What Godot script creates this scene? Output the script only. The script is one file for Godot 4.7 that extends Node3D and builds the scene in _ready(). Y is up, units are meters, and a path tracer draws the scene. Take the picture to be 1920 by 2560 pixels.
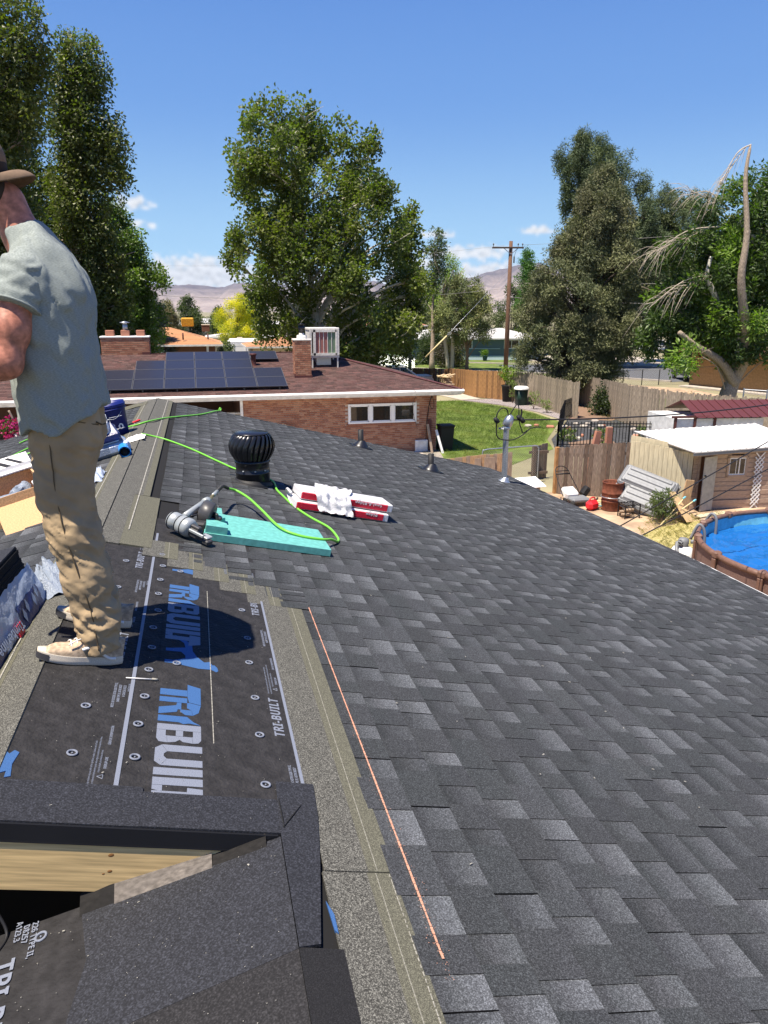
extends Node3D

# A half-shingled roof above a row of back gardens, on a clear summer noon.
var rng := RandomNumberGenerator.new()
var M := {}
var taken := {}
var MEAN := {}
const SL := 0.249                    # roof pitch, rise over run
const RX := -0.61                    # main ridge
const RY := 4.2494
const TH := 0.24406                  # atan(SL)
const NX := 0.1414                   # lower ridge nearest the camera
const NY := 4.0607
const NS := 0.226

# ---------------------------------------------------------------- naming and tagging
func numbered(parent: Node, called: String) -> String:
	var key := str(parent.get_instance_id()) + called
	if not taken.has(key):
		taken[key] = 0
		return called
	taken[key] += 1
	return "%s_%03d" % [called, taken[key]]

func thing(called: String, label: String, category: String, at := Vector3.ZERO, turn := 0.0, group := "") -> Node3D:
	var o := Node3D.new()
	o.name = numbered(self, called)
	add_child(o, true)
	o.position = at
	o.rotation.y = turn
	tag(o, label, category, group)
	return o

func tag(o: Node, label: String, category: String, group := "") -> Node:
	o.set_meta("label", label)
	o.set_meta("category", category)
	if group != "":
		o.set_meta("group", group)
	return o

func inst(called: String, mesh: Mesh, m: Material, parent: Node = null) -> MeshInstance3D:
	var p: Node = parent if parent else self
	var o := MeshInstance3D.new()
	o.name = numbered(p, called)
	o.mesh = mesh
	if m:
		o.material_override = m
	p.add_child(o, true)
	return o

func obj(called: String, st: SurfaceTool, m: Material, parent: Node = null) -> MeshInstance3D:
	return inst(called, done(st), m, parent)

func struct(called: String, st: SurfaceTool, m: Material) -> MeshInstance3D:
	var o := obj(called, st, m)
	o.set_meta("kind", "structure")
	return o

func stuff(o: Node) -> Node:
	o.set_meta("kind", "stuff")
	return o

func copy(src: Node3D, at: Vector3, turn: float, label: String) -> Node3D:
	var r: Node3D = src.duplicate()
	r.name = numbered(self, str(src.name).split("_0")[0])
	add_child(r, true)
	r.position = at
	r.rotation.y = turn
	r.set_meta("label", label)
	return r

# ---------------------------------------------------------------- mesh helpers
func mb(smooth := false) -> SurfaceTool:
	var st := SurfaceTool.new()
	st.begin(Mesh.PRIMITIVE_TRIANGLES)
	st.set_smooth_group(0 if smooth else -1)
	st.set_color(Color.WHITE)
	return st

func done(st: SurfaceTool) -> Mesh:
	st.generate_normals()
	return st.commit()

func tri(st: SurfaceTool, a: Vector3, b: Vector3, c: Vector3) -> void:
	st.add_vertex(a); st.add_vertex(b); st.add_vertex(c)

func quad(st: SurfaceTool, a: Vector3, b: Vector3, c: Vector3, d: Vector3) -> void:
	tri(st, a, b, c); tri(st, a, c, d)

func box(st: SurfaceTool, c: Vector3, s: Vector3, b := Basis.IDENTITY) -> void:
	var h := s * 0.5
	var p := []
	for i in 8:
		p.append(c + b * Vector3(h.x if i & 1 else -h.x, h.y if i & 2 else -h.y, h.z if i & 4 else -h.z))
	quad(st, p[4], p[6], p[7], p[5]); quad(st, p[1], p[3], p[2], p[0])
	quad(st, p[5], p[7], p[3], p[1]); quad(st, p[0], p[2], p[6], p[4])
	quad(st, p[6], p[2], p[3], p[7]); quad(st, p[0], p[4], p[5], p[1])

func bev(st: SurfaceTool, c: Vector3, s: Vector3, r: float, b := Basis.IDENTITY) -> void:
	# a box with every edge chamfered
	var h := s * 0.5
	var f := func(sx: float, sy: float, sz: float, ax: int) -> Vector3:
		var v := Vector3(sx * h.x, sy * h.y, sz * h.z)
		if ax != 0: v.x -= sx * r
		if ax != 1: v.y -= sy * r
		if ax != 2: v.z -= sz * r
		return c + b * v
	for s1 in [-1.0, 1.0]:
		for ax in 3:
			var q := []
			for t in [[-1.0, -1.0], [-1.0, 1.0], [1.0, 1.0], [1.0, -1.0]]:
				var v := [s1, t[0], t[1]]
				var w := [v[(3 - ax) % 3], v[(4 - ax) % 3], v[(5 - ax) % 3]]
				q.append(f.call(w[0], w[1], w[2], ax))
			if s1 > 0: quad(st, q[0], q[3], q[2], q[1])
			else: quad(st, q[0], q[1], q[2], q[3])
	for s1 in [-1.0, 1.0]:
		for s2 in [-1.0, 1.0]:
			for k in 3:
				var a := []
				for t in [-1.0, 1.0]:
					var v := [0.0, 0.0, 0.0]
					v[k] = t; v[(k + 1) % 3] = s1; v[(k + 2) % 3] = s2
					a.append(f.call(v[0], v[1], v[2], (k + 1) % 3)); a.append(f.call(v[0], v[1], v[2], (k + 2) % 3))
				if s1 * s2 > 0: quad(st, a[0], a[2], a[3], a[1])
				else: quad(st, a[1], a[3], a[2], a[0])
			for s3 in [-1.0, 1.0]:
				if s1 * s2 * s3 > 0: tri(st, f.call(s1, s2, s3, 0), f.call(s1, s2, s3, 2), f.call(s1, s2, s3, 1))
				else: tri(st, f.call(s1, s2, s3, 0), f.call(s1, s2, s3, 1), f.call(s1, s2, s3, 2))

func tube(st: SurfaceTool, pts: Array, rad: Variant, n := 8, caps := true) -> void:
	var rings := []
	var up := Vector3.UP
	for i in pts.size():
		var d: Vector3 = pts[mini(i + 1, pts.size() - 1)] - pts[maxi(i - 1, 0)]
		d = d.normalized()
		if i == 0:
			up = Vector3.UP if absf(d.y) < 0.9 else Vector3.RIGHT
		var sx := up.cross(d).normalized()
		up = d.cross(sx).normalized()
		var r: float = rad[i] if rad is Array else rad
		var ring := PackedVector3Array()
		for k in n:
			var a := TAU * k / n
			ring.append(pts[i] + (sx * cos(a) + up * sin(a)) * r)
		rings.append(ring)
	loft(st, rings, caps)

func loft(st: SurfaceTool, rings: Array, caps := true, closed := true) -> void:
	var n: int = rings[0].size()
	for i in rings.size() - 1:
		for k in (n if closed else n - 1):
			var k2 := (k + 1) % n
			quad(st, rings[i][k], rings[i + 1][k], rings[i + 1][k2], rings[i][k2])
	if caps:
		for e in [0, rings.size() - 1]:
			var c := Vector3.ZERO
			for v in rings[e]: c += v
			c /= n
			for k in n:
				if e == 0: tri(st, c, rings[e][k], rings[e][(k + 1) % n])
				else: tri(st, c, rings[e][(k + 1) % n], rings[e][k])

func lathe(st: SurfaceTool, prof: Array, n: int, t := Transform3D.IDENTITY, a0 := 0.0, a1 := TAU) -> void:
	var rings := []
	for k in n + 1:
		var a := lerpf(a0, a1, float(k) / n)
		var ring := PackedVector3Array()
		for p in prof:
			ring.append(t * Vector3(cos(a) * p[0], p[1], sin(a) * p[0]))
		rings.append(ring)
	loft(st, rings, false, false)

func prism(st: SurfaceTool, poly: PackedVector2Array, depth: float, t := Transform3D.IDENTITY) -> void:
	# poly in local xy, thick along local z from 0 to depth
	var ix := Geometry2D.triangulate_polygon(poly)
	for i in range(0, ix.size(), 3):
		var a := poly[ix[i]]; var b := poly[ix[i + 1]]; var c := poly[ix[i + 2]]
		tri(st, t * Vector3(a.x, a.y, depth), t * Vector3(c.x, c.y, depth), t * Vector3(b.x, b.y, depth))
		tri(st, t * Vector3(a.x, a.y, 0), t * Vector3(b.x, b.y, 0), t * Vector3(c.x, c.y, 0))
	for i in poly.size():
		var a := poly[i]; var b := poly[(i + 1) % poly.size()]
		quad(st, t * Vector3(a.x, a.y, 0), t * Vector3(a.x, a.y, depth), t * Vector3(b.x, b.y, depth), t * Vector3(b.x, b.y, 0))

func sheet(st: SurfaceTool, pts: Array, y: float) -> void:
	# a flat polygon on the ground
	var poly := PackedVector2Array()
	for p in pts: poly.append(Vector2(p[0], p[1]))
	var ix := Geometry2D.triangulate_polygon(poly)
	for i in range(0, ix.size(), 3):
		tri(st, Vector3(poly[ix[i]].x, y, poly[ix[i]].y), Vector3(poly[ix[i + 1]].x, y, poly[ix[i + 1]].y), Vector3(poly[ix[i + 2]].x, y, poly[ix[i + 2]].y))

func spline(pts: Array, per := 8) -> Array:
	var out := []
	for i in pts.size() - 1:
		var p0: Vector3 = pts[maxi(i - 1, 0)]; var p1: Vector3 = pts[i]; var p2: Vector3 = pts[i + 1]; var p3: Vector3 = pts[mini(i + 2, pts.size() - 1)]
		for k in per:
			out.append(p1.cubic_interpolate(p2, p0, p3, float(k) / per))
	out.append(pts[-1])
	return out

func dirbasis(d: Vector3, up := Vector3.UP) -> Basis:
	# x along d, y as close to up as can be
	var x := d.normalized()
	var z := x.cross(up).normalized()
	return Basis(x, z.cross(x), z)

# ---------------------------------------------------------------- roof frames
func ry(x: float) -> float:
	return 4.0975 - SL * x

func rt(x: float, z: float, lift := 0.0) -> Transform3D:
	# frame on the right slope: x runs down the slope, y out of it, z towards the camera
	var b := Basis(Vector3(cos(TH), -sin(TH), 0), Vector3(sin(TH), cos(TH), 0), Vector3(0, 0, 1))
	return Transform3D(b, Vector3(x, ry(x), z) + b.y * lift)

func lt(x: float, z: float, lift := 0.0) -> Transform3D:
	# frame on the left slope: x still runs to the right (up the slope)
	var b := Basis(Vector3(cos(TH), sin(TH), 0), Vector3(-sin(TH), cos(TH), 0), Vector3(0, 0, 1))
	return Transform3D(b, Vector3(x, RY + SL * (x - RX), z) + b.y * lift)

func nt(x: float, z: float, lift := 0.0) -> Transform3D:
	var a := atan(NS)
	var b := Basis(Vector3(cos(a), sin(a), 0), Vector3(-sin(a), cos(a), 0), Vector3(0, 0, 1))
	return Transform3D(b, Vector3(x, NY + NS * (x - NX), z) + b.y * lift)

# ---------------------------------------------------------------- materials
func lin(r: float, g: float, b: float) -> Color:
	return Color(r, g, b).linear_to_srgb()

func ntex(freq: float, lo: float, hi: float, px := 512, oct := 4, type := FastNoiseLite.TYPE_SIMPLEX_SMOOTH, sd := 1) -> NoiseTexture2D:
	var n := FastNoiseLite.new()
	n.noise_type = type
	n.frequency = freq
	n.fractal_octaves = oct
	n.seed = sd
	var g := Gradient.new()
	g.set_color(0, Color(lo, lo, lo)); g.set_color(1, Color(hi, hi, hi))
	var t := NoiseTexture2D.new()
	t.width = px; t.height = px
	t.seamless = true
	t.noise = n
	t.color_ramp = g
	var mid := (lo + hi) * 0.5
	MEAN[t] = Color(mid, mid, mid).srgb_to_linear().r
	return t

func mat(called: String, c: Color, rough := 0.9, o := {}) -> StandardMaterial3D:
	var m := StandardMaterial3D.new()
	m.resource_name = called
	if o.has("tex") and MEAN.has(o.tex): c = (c.srgb_to_linear() * minf(1.0 / float(MEAN[o.tex]), 0.95 / maxf(0.01, maxf(c.srgb_to_linear().r, maxf(c.srgb_to_linear().g, c.srgb_to_linear().b))))).linear_to_srgb()   # the tone asked for is the average of the textured surface
	m.albedo_color = c
	m.roughness = rough
	m.metallic = o.get("metal", 0.0)
	m.metallic_specular = o.get("spec", 0.4)
	if o.get("vc", false): m.vertex_color_use_as_albedo = true
	if o.has("tex"):
		m.albedo_texture = o.tex
		m.uv1_triplanar = true
		m.uv1_world_triplanar = o.get("world", true)
		m.uv1_scale = o.get("scale", Vector3.ONE)
		m.uv1_triplanar_sharpness = 8.0
	if o.has("bump"):
		m.heightmap_enabled = true
		m.heightmap_texture = o.bump
		m.heightmap_scale = o.get("depth", 0.2)
		if not o.has("tex"):
			m.uv1_triplanar = true
			m.uv1_world_triplanar = o.get("world", true)
			m.uv1_scale = o.get("scale", Vector3.ONE)
	if o.has("back"):
		m.backlight_enabled = true
		m.backlight = o.back
	M[called] = m
	return m

func text(parent: Node, called: String, s: String, h: float, t: Transform3D, m: Material, o := {}) -> MeshInstance3D:
	# flat print: letters h metres tall (capitals), reading along local x, standing along local y, facing local z
	var tm := TextMesh.new()
	tm.text = s
	var f := SystemFont.new()
	f.font_names = PackedStringArray([o.get("font", "Droid Sans")])
	f.font_weight = o.get("weight", 400)
	tm.font = f
	tm.font_size = 64
	tm.pixel_size = h / 64.0 / 0.714
	tm.depth = 0.0006
	tm.curve_step = 2.0
	tm.horizontal_alignment = o.get("align", HORIZONTAL_ALIGNMENT_LEFT)
	var mi := inst(called, tm, m, parent)
	var sh: float = o.get("shear", 0.0)
	mi.transform = t * Transform3D(Basis(Vector3(o.get("wide", 1.0), 0, 0), Vector3(sh, 1, 0), Vector3(0, 0, 1)), Vector3.ZERO)
	return mi

func _ready() -> void:
	rng.seed = 20240611
	# camera
	var cam := Camera3D.new()
	cam.name = "camera"
	add_child(cam)
	cam.position = Vector3(0, 5.5, 0)
	cam.rotation = Vector3(deg_to_rad(-15.268), deg_to_rad(-13.8555), 0)
	cam.fov = 69.363
	cam.near = 0.05
	cam.far = 20000.0
	cam.current = true
	# sky and sun
	var env := Environment.new()
	env.background_mode = Environment.BG_SKY
	env.sky = Sky.new()
	env.sky.sky_material = sky_material()
	env.background_energy_multiplier = 0.50
	env.tonemap_mode = Environment.TONE_MAPPER_LINEAR
	env.tonemap_exposure = 1.9
	env.fog_enabled = true
	env.fog_density = 0.000028
	env.fog_light_color = Color(0.78, 0.86, 1.0)
	env.sdfgi_enabled = true
	env.ssao_enabled = true
	env.ssil_enabled = true
	var we := WorldEnvironment.new()
	we.name = "world_environment"
	we.environment = env
	add_child(we)
	var sun := DirectionalLight3D.new()
	sun.name = "sun"
	add_child(sun)
	sun.look_at_from_position(Vector3(-0.62, 1.8, 0.30) * 50.0, Vector3.ZERO)
	sun.light_energy = 1.6
	sun.light_color = Color(1.0, 0.955, 0.89)
	sun.light_angular_distance = 0.53
	sun.shadow_enabled = true
	materials()
	ground()
	hills()
	our_house()
	neighbour_house()
	far_houses()
	fences()
	pool_yard()
	trees()
	wires()
	person()
	roof_things()

func sky_material() -> Material:
	var w := 2048
	var h := 1024
	var im := Image.create(w, h, false, Image.FORMAT_RGBF)
	var n := FastNoiseLite.new()
	n.seed = 11
	n.frequency = 1.0
	n.fractal_octaves = 5
	n.fractal_gain = 0.55
	var zen := Vector3(0.032, 0.145, 0.62)
	var mid := Vector3(0.21, 0.435, 0.88)
	var hor := Vector3(0.49, 0.80, 1.06)
	# cloud banks low over the hills: azimuth right of -z, elevation, half width, half height (degrees), weight
	var banks := [[0.4, 2.3, 5.0, 1.5, 1.0], [-9.0, 2.6, 5.0, 1.6, 0.9], [9.0, 1.7, 6.0, 1.1, 0.8], [20.0, 4.0, 3.6, 0.55, 0.85], [21.8, 2.4, 4.0, 1.0, 1.0], [24.9, 5.45, 1.25, 0.34, 1.0], [-3.9, 7.0, 1.5, 0.5, 0.7], [-3.2, 5.7, 0.9, 0.3, 0.7], [17.6, 5.3, 1.5, 0.32, 0.7], [40.0, 5.0, 2.4, 0.6, 0.9], [16.0, 3.2, 2.0, 0.6, 0.8], [34.0, 2.4, 6.0, 1.2, 0.9], [52.0, 3.0, 7.0, 1.4, 0.9], [-24.0, 3.2, 8.0, 1.6, 0.9], [-48.0, 4.0, 8.0, 1.6, 0.9], [80.0, 4.0, 9.0, 1.8, 0.8], [-85.0, 3.6, 9.0, 1.6, 0.8], [140.0, 4.0, 14.0, 2.0, 0.8], [-140.0, 3.6, 12.0, 1.8, 0.8]]
	for y in h:
		var el := (0.5 - (y + 0.5) / h) * PI
		var s := sin(maxf(el, 0.0))
		var c := hor.lerp(mid, smoothstep(0.0, 0.25, s)).lerp(zen, smoothstep(0.14, 0.62, s))
		c = c.lerp(Vector3(0.72, 0.84, 0.95), 0.55 * (1.0 - smoothstep(0.0, 0.055, s)))
		if el < 0.0: c = Vector3(0.22, 0.20, 0.17)
		var ed := rad_to_deg(el)
		for x in w:
			var cc := c
			if ed > -0.5 and ed < 9.0:
				var az := wrapf((x + 0.5) / w * 360.0, -180.0, 180.0)
				var m := -1.0
				for b in banks:
					var dx: float = absf(az - b[0]) / b[2]
					if dx > 1.6: continue
					var dy: float = (ed - b[1]) / b[3]
					if dy < 0.0: dy *= 1.25
					m = maxf(m, (1.0 - dx * dx - dy * dy) * float(b[4]))
				if m > -0.9:
					var q := n.get_noise_2d(az * 1.1, ed * 2.3)
					var fine := n.get_noise_2d(az * 3.4 + 50.0, ed * 6.0)
					var k := smoothstep(0.05, 0.55, m * 0.75 + q * 0.85 + fine * 0.35 + 0.12)
					var up := n.get_noise_2d(az * 1.1, (ed + 0.35) * 2.3)
					var lit := clampf(0.93 + 0.30 * (q - up) + 0.10 * fine, 0.70, 1.06)
					cc = cc.lerp(Vector3(0.96, 0.985, 1.02) * lit, k * 0.95)
			im.set_pixel(x, y, Color(cc.x, cc.y, cc.z))
	var m2 := PanoramaSkyMaterial.new()
	m2.panorama = ImageTexture.create_from_image(im)
	return m2

func grain_image(px: int, lo: int, hi: int, sd: int) -> ImageTexture:
	# loose mineral granules: a speckle of light and dark
	var r := RandomNumberGenerator.new()
	r.seed = sd
	var by := PackedByteArray()
	by.resize(px * px * 3)
	for i in px * px:
		var u := r.randf()
		var v := lerpf(lo, hi, u * u * 0.75 + r.randf() * 0.25)
		by[i * 3] = int(v); by[i * 3 + 1] = int(v); by[i * 3 + 2] = int(minf(v * 1.01, 255))
	var t := ImageTexture.create_from_image(Image.create_from_data(px, px, false, Image.FORMAT_RGB8, by))
	var mid := lerpf(lo, hi, 0.375) / 255.0
	MEAN[t] = Color(mid, mid, mid).srgb_to_linear().r * 1.05
	return t

func materials() -> void:
	var T := {}
	T.grain = grain_image(512, 100, 255, 3)
	T.grain2 = grain_image(512, 60, 255, 4)
	T.soft = ntex(0.01, 0.84, 1.0)
	T.fine = ntex(0.06, 0.74, 1.0, 512, 4)
	T.blotch = ntex(0.008, 0.66, 1.0, 512, 5, FastNoiseLite.TYPE_SIMPLEX_SMOOTH, 7)
	T.wood = ntex(0.02, 0.74, 1.0, 512, 5, FastNoiseLite.TYPE_PERLIN, 9)
	T.streak = ntex(0.03, 0.58, 1.0, 512, 5, FastNoiseLite.TYPE_PERLIN, 19)
	T.cell = ntex(0.04, 0.72, 1.0, 512, 2, FastNoiseLite.TYPE_CELLULAR, 4)
	T.weave = grain_image(256, 175, 255, 8)
	T.bumpy = ntex(0.03, 0.0, 1.0, 512, 4, FastNoiseLite.TYPE_SIMPLEX_SMOOTH, 31)
	var gs := Vector3.ONE * 0.95
	mat("shingle", lin(1, 1, 1), 0.92, {"vc": true, "tex": T.grain, "scale": gs, "spec": 0.35})
	mat("headlap_coarse", lin(0.084, 0.083, 0.070), 0.95, {"tex": T.grain2, "scale": Vector3.ONE * 1.0})
	mat("headlap_smooth", lin(0.098, 0.096, 0.068), 0.95, {"tex": T.grain, "scale": Vector3.ONE * 1.6})
	mat("underlay", lin(0.0195, 0.0188, 0.0195), 0.85, {"tex": T.blotch, "scale": Vector3(3.3, 3.3, 3.3), "bump": T.bumpy, "depth": 0.35})
	mat("underlay_dark", lin(0.0105, 0.0105, 0.011), 0.85, {"tex": T.grain, "scale": Vector3.ONE * 1.5})
	mat("membrane", lin(0.0205, 0.022, 0.0265), 0.8, {"tex": T.grain, "scale": Vector3.ONE * 0.7})
	mat("membrane_dark", lin(0.0165, 0.016, 0.0165), 0.8, {"tex": T.grain, "scale": Vector3.ONE * 0.7})
	mat("print_white", lin(0.17, 0.19, 0.235), 0.7, {"tex": T.fine, "scale": Vector3.ONE * 8})
	mat("print_blue", lin(0.036, 0.10, 0.245), 0.7, {"tex": T.fine, "scale": Vector3.ONE * 8})
	mat("print_dark", lin(0.012, 0.012, 0.014), 0.7)
	mat("chalk_white", lin(0.30, 0.29, 0.25), 0.95, {"tex": T.streak, "scale": Vector3(3, 3, 9)})
	mat("paint_line", lin(0.20, 0.195, 0.16), 0.95, {"tex": T.streak, "scale": Vector3(3, 3, 9)})
	mat("chalk_orange", lin(0.52, 0.26, 0.17), 0.95, {"tex": T.streak, "scale": Vector3(5, 5, 14)})
	mat("black_metal", lin(0.012, 0.013, 0.016), 0.35, {"spec": 0.5})
	mat("void_black", lin(0.01, 0.01, 0.01), 1.0)
	mat("black_rubber", lin(0.015, 0.015, 0.016), 0.6)
	mat("new_pine", lin(0.80, 0.56, 0.25), 0.7, {"tex": T.wood, "scale": Vector3(0.5, 9, 9), "world": false})
	mat("knot", lin(0.28, 0.13, 0.04), 0.7)
	mat("tar_wood", lin(0.012, 0.011, 0.010), 0.9, {"tex": T.streak, "scale": Vector3(3, 8, 8)})
	mat("dusty_wood", lin(0.13, 0.115, 0.10), 0.95, {"tex": T.streak, "scale": Vector3(3, 8, 8)})
	mat("white_paint", lin(0.72, 0.72, 0.70), 0.5, {"tex": T.soft, "scale": Vector3.ONE * 0.6})
	mat("brick_wall_paint", lin(0.5, 0.4, 0.3), 0.9)
	mat("turbine", lin(0.016, 0.017, 0.02), 0.28, {"spec": 0.55, "metal": 0.25})
	mat("galv", lin(0.42, 0.45, 0.48), 0.38, {"metal": 0.75, "tex": T.cell, "scale": Vector3.ONE * 3})
	mat("steel", lin(0.6, 0.6, 0.6), 0.25, {"metal": 0.9})
	mat("gun_silver", lin(0.36, 0.39, 0.39), 0.35, {"metal": 0.3})
	mat("gun_dark", lin(0.03, 0.03, 0.032), 0.4)
	mat("gun_grey", lin(0.06, 0.06, 0.062), 0.4, {"metal": 0.2})
	mat("foam_teal", lin(0.115, 0.375, 0.335), 0.95, {"tex": T.soft, "scale": Vector3.ONE * 4})
	mat("hose_green", lin(0.17, 0.52, 0.055), 0.35)
	mat("hose_spring", lin(0.03, 0.03, 0.03), 0.4)
	mat("brass", lin(0.55, 0.43, 0.18), 0.3, {"metal": 0.8})
	mat("pack_white", lin(0.62, 0.62, 0.63), 0.3, {"bump": T.bumpy, "scale": Vector3.ONE * 4, "depth": 0.2})
	mat("pack_red", lin(0.62, 0.018, 0.045), 0.28, {"bump": T.bumpy, "scale": Vector3.ONE * 6, "depth": 0.5})
	mat("pack_pink", lin(0.75, 0.05, 0.14), 0.3)
	mat("pack_navy", lin(0.02, 0.028, 0.11), 0.3, {"bump": T.bumpy, "scale": Vector3.ONE * 2, "depth": 0.25})
	mat("pack_film", lin(0.36, 0.42, 0.52), 0.25, {"bump": T.bumpy, "scale": Vector3.ONE * 2, "depth": 0.25})
	mat("pack_grey", lin(0.22, 0.26, 0.32), 0.35, {"bump": T.bumpy, "scale": Vector3.ONE * 5, "depth": 0.6})
	mat("bucket_blue", lin(0.012, 0.022, 0.16), 0.4)
	mat("roll_blue", lin(0.03, 0.26, 0.72), 0.35)
	mat("yellow_plastic", lin(0.75, 0.42, 0.03), 0.45)
	mat("cardboard", lin(0.55, 0.34, 0.17), 0.9, {"tex": T.fine, "scale": Vector3(2, 2, 8)})
	mat("cardboard_dark", lin(0.32, 0.19, 0.09), 0.9)
	mat("label_white", lin(0.75, 0.74, 0.71), 0.6)
	mat("ink", lin(0.015, 0.015, 0.015), 0.6)
	mat("ink_blue", lin(0.02, 0.06, 0.3), 0.6)
	mat("red_plastic", lin(0.6, 0.02, 0.03), 0.4)
	# neighbours
	mat("brick_a", lin(0.37, 0.17, 0.10), 0.92, {"tex": T.fine, "scale": Vector3.ONE * 2})
	mat("brick_b", lin(0.29, 0.125, 0.075), 0.92, {"tex": T.fine, "scale": Vector3.ONE * 2})
	mat("brick_c", lin(0.42, 0.22, 0.135), 0.92, {"tex": T.fine, "scale": Vector3.ONE * 2})
	mat("mortar", lin(0.52, 0.42, 0.34), 0.95)
	mat("brown_shingle", lin(1, 1, 1), 0.93, {"vc": true, "tex": T.grain, "scale": Vector3.ONE * 0.5})
	mat("flash_brown", lin(0.10, 0.035, 0.03), 0.6)
	mat("orange_roof", lin(0.46, 0.23, 0.115), 0.95, {"tex": T.fine, "scale": Vector3(0.5, 0.5, 2.0)})
	mat("solar", lin(0.022, 0.024, 0.037), 0.32, {"spec": 0.4, "vc": true})
	mat("solar_line", lin(0.04, 0.045, 0.06), 0.4)
	mat("solar_frame", lin(0.08, 0.083, 0.092), 0.45)
	mat("dark_window", lin(0.012, 0.014, 0.013), 0.04, {"spec": 0.6})
	mat("white_vinyl", lin(0.8, 0.8, 0.79), 0.45)
	mat("cooler_white", lin(0.62, 0.60, 0.55), 0.55, {"tex": T.soft, "scale": Vector3.ONE * 1.5})
	mat("pad_red", lin(0.30, 0.13, 0.115), 0.95, {"tex": T.fine, "scale": Vector3(6, 20, 6)})
	mat("pad_green", lin(0.14, 0.21, 0.14), 0.95, {"tex": T.fine, "scale": Vector3(6, 20, 6)})
	mat("clay", lin(0.38, 0.17, 0.11), 0.9)
	mat("concrete", lin(0.42, 0.375, 0.32), 0.95, {"tex": T.soft, "scale": Vector3.ONE * 0.4})
	mat("asphalt", lin(0.10, 0.105, 0.115), 0.9, {"tex": T.fine, "scale": Vector3.ONE * 0.5})
	mat("lawn", lin(0.105, 0.145, 0.027), 0.95, {"tex": T.blotch, "scale": Vector3(0.16, 1, 0.16)})
	mat("dirt", lin(0.40, 0.285, 0.185), 0.97, {"tex": T.blotch, "scale": Vector3.ONE * 0.22})
	mat("straw", lin(0.42, 0.36, 0.15), 0.97, {"tex": T.fine, "scale": Vector3.ONE * 0.9})
	mat("mulch", lin(0.2, 0.13, 0.09), 0.97, {"tex": T.fine, "scale": Vector3.ONE * 0.8})
	mat("weed_cloth", lin(0.05, 0.052, 0.055), 0.95, {"tex": T.blotch, "scale": Vector3.ONE * 0.7})
	mat("gravel", lin(0.42, 0.37, 0.36), 0.97, {"tex": T.grain2, "scale": Vector3.ONE * 0.25})
	mat("valley_floor", lin(0.22, 0.20, 0.12), 0.97, {"tex": T.blotch, "scale": Vector3.ONE * 0.03})
	mat("hill", lin(1, 1, 1), 0.97, {"vc": true, "tex": T.soft, "scale": Vector3.ONE * 0.004})
	mat("fence_brown", lin(0.145, 0.105, 0.078), 0.92, {"tex": T.streak, "scale": Vector3(5, 0.4, 5)})
	mat("fence_brown_b", lin(0.195, 0.148, 0.114), 0.92, {"tex": T.streak, "scale": Vector3(5, 0.4, 5)})
	mat("fence_brown_c", lin(0.11, 0.078, 0.058), 0.92, {"tex": T.streak, "scale": Vector3(5, 0.4, 5)})
	mat("fence_orange", lin(0.33, 0.175, 0.07), 0.9, {"tex": T.streak, "scale": Vector3(3, 0.35, 3)})
	mat("fence_orange_b", lin(0.22, 0.115, 0.05), 0.9, {"tex": T.streak, "scale": Vector3(3, 0.35, 3)})
	mat("fence_grey", lin(0.30, 0.245, 0.185), 0.95, {"tex": T.streak, "scale": Vector3(3, 0.35, 3)})
	mat("fence_grey_b", lin(0.225, 0.185, 0.14), 0.95, {"tex": T.streak, "scale": Vector3(3, 0.35, 3)})
	mat("cedar", lin(0.46, 0.30, 0.165), 0.85, {"tex": T.wood, "scale": Vector3(4, 0.5, 4)})
	mat("cedar_b", lin(0.34, 0.26, 0.19), 0.88, {"tex": T.wood, "scale": Vector3(4, 0.5, 4)})
	mat("beige_board", lin(0.52, 0.46, 0.31), 0.85, {"tex": T.soft, "scale": Vector3(3, 0.4, 3)})
	mat("pink_board", lin(0.40, 0.30, 0.23), 0.88, {"tex": T.soft, "scale": Vector3(1.2, 5, 5)})
	mat("white_roof", lin(0.80, 0.79, 0.75), 0.45, {"tex": T.soft, "scale": Vector3.ONE * 0.7})
	mat("maroon_roof", lin(0.095, 0.028, 0.030), 0.5)
	mat("door_grey", lin(0.40, 0.385, 0.34), 0.6, {"tex": T.soft, "scale": Vector3.ONE})
	mat("bronze_steel", lin(0.16, 0.09, 0.065), 0.55, {"tex": T.soft, "scale": Vector3.ONE * 2})
	mat("wicker", lin(0.17, 0.105, 0.085), 0.8, {"tex": T.weave, "scale": Vector3.ONE * 0.6})
	mat("pool_liner", lin(0.16, 0.50, 0.62), 0.5, {"tex": T.soft, "scale": Vector3.ONE})
	mat("rust", lin(0.16, 0.052, 0.028), 0.85, {"tex": T.blotch, "scale": Vector3.ONE * 2.0})
	mat("grey_plastic", lin(0.19, 0.20, 0.21), 0.42, {"tex": T.soft, "scale": Vector3.ONE * 1.5})
	mat("grey_plastic_dark", lin(0.18, 0.19, 0.20), 0.5)
	mat("osb", lin(0.60, 0.42, 0.22), 0.9, {"tex": T.cell, "scale": Vector3.ONE * 3})
	mat("iron_black", lin(0.012, 0.012, 0.013), 0.5)
	mat("green_bin", lin(0.015, 0.04, 0.03), 0.5)
	mat("pot_blue", lin(0.02, 0.07, 0.16), 0.4)
	mat("blue_wall", lin(0.11, 0.165, 0.20), 0.8)
	mat("blue_wall_pale", lin(0.48, 0.60, 0.68), 0.8)
	mat("tan_wall", lin(0.40, 0.245, 0.115), 0.9, {"tex": T.soft, "scale": Vector3.ONE})
	mat("cream_wall", lin(0.56, 0.49, 0.38), 0.9)
	mat("grey_roof", lin(0.58, 0.58, 0.57), 0.8)
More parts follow.
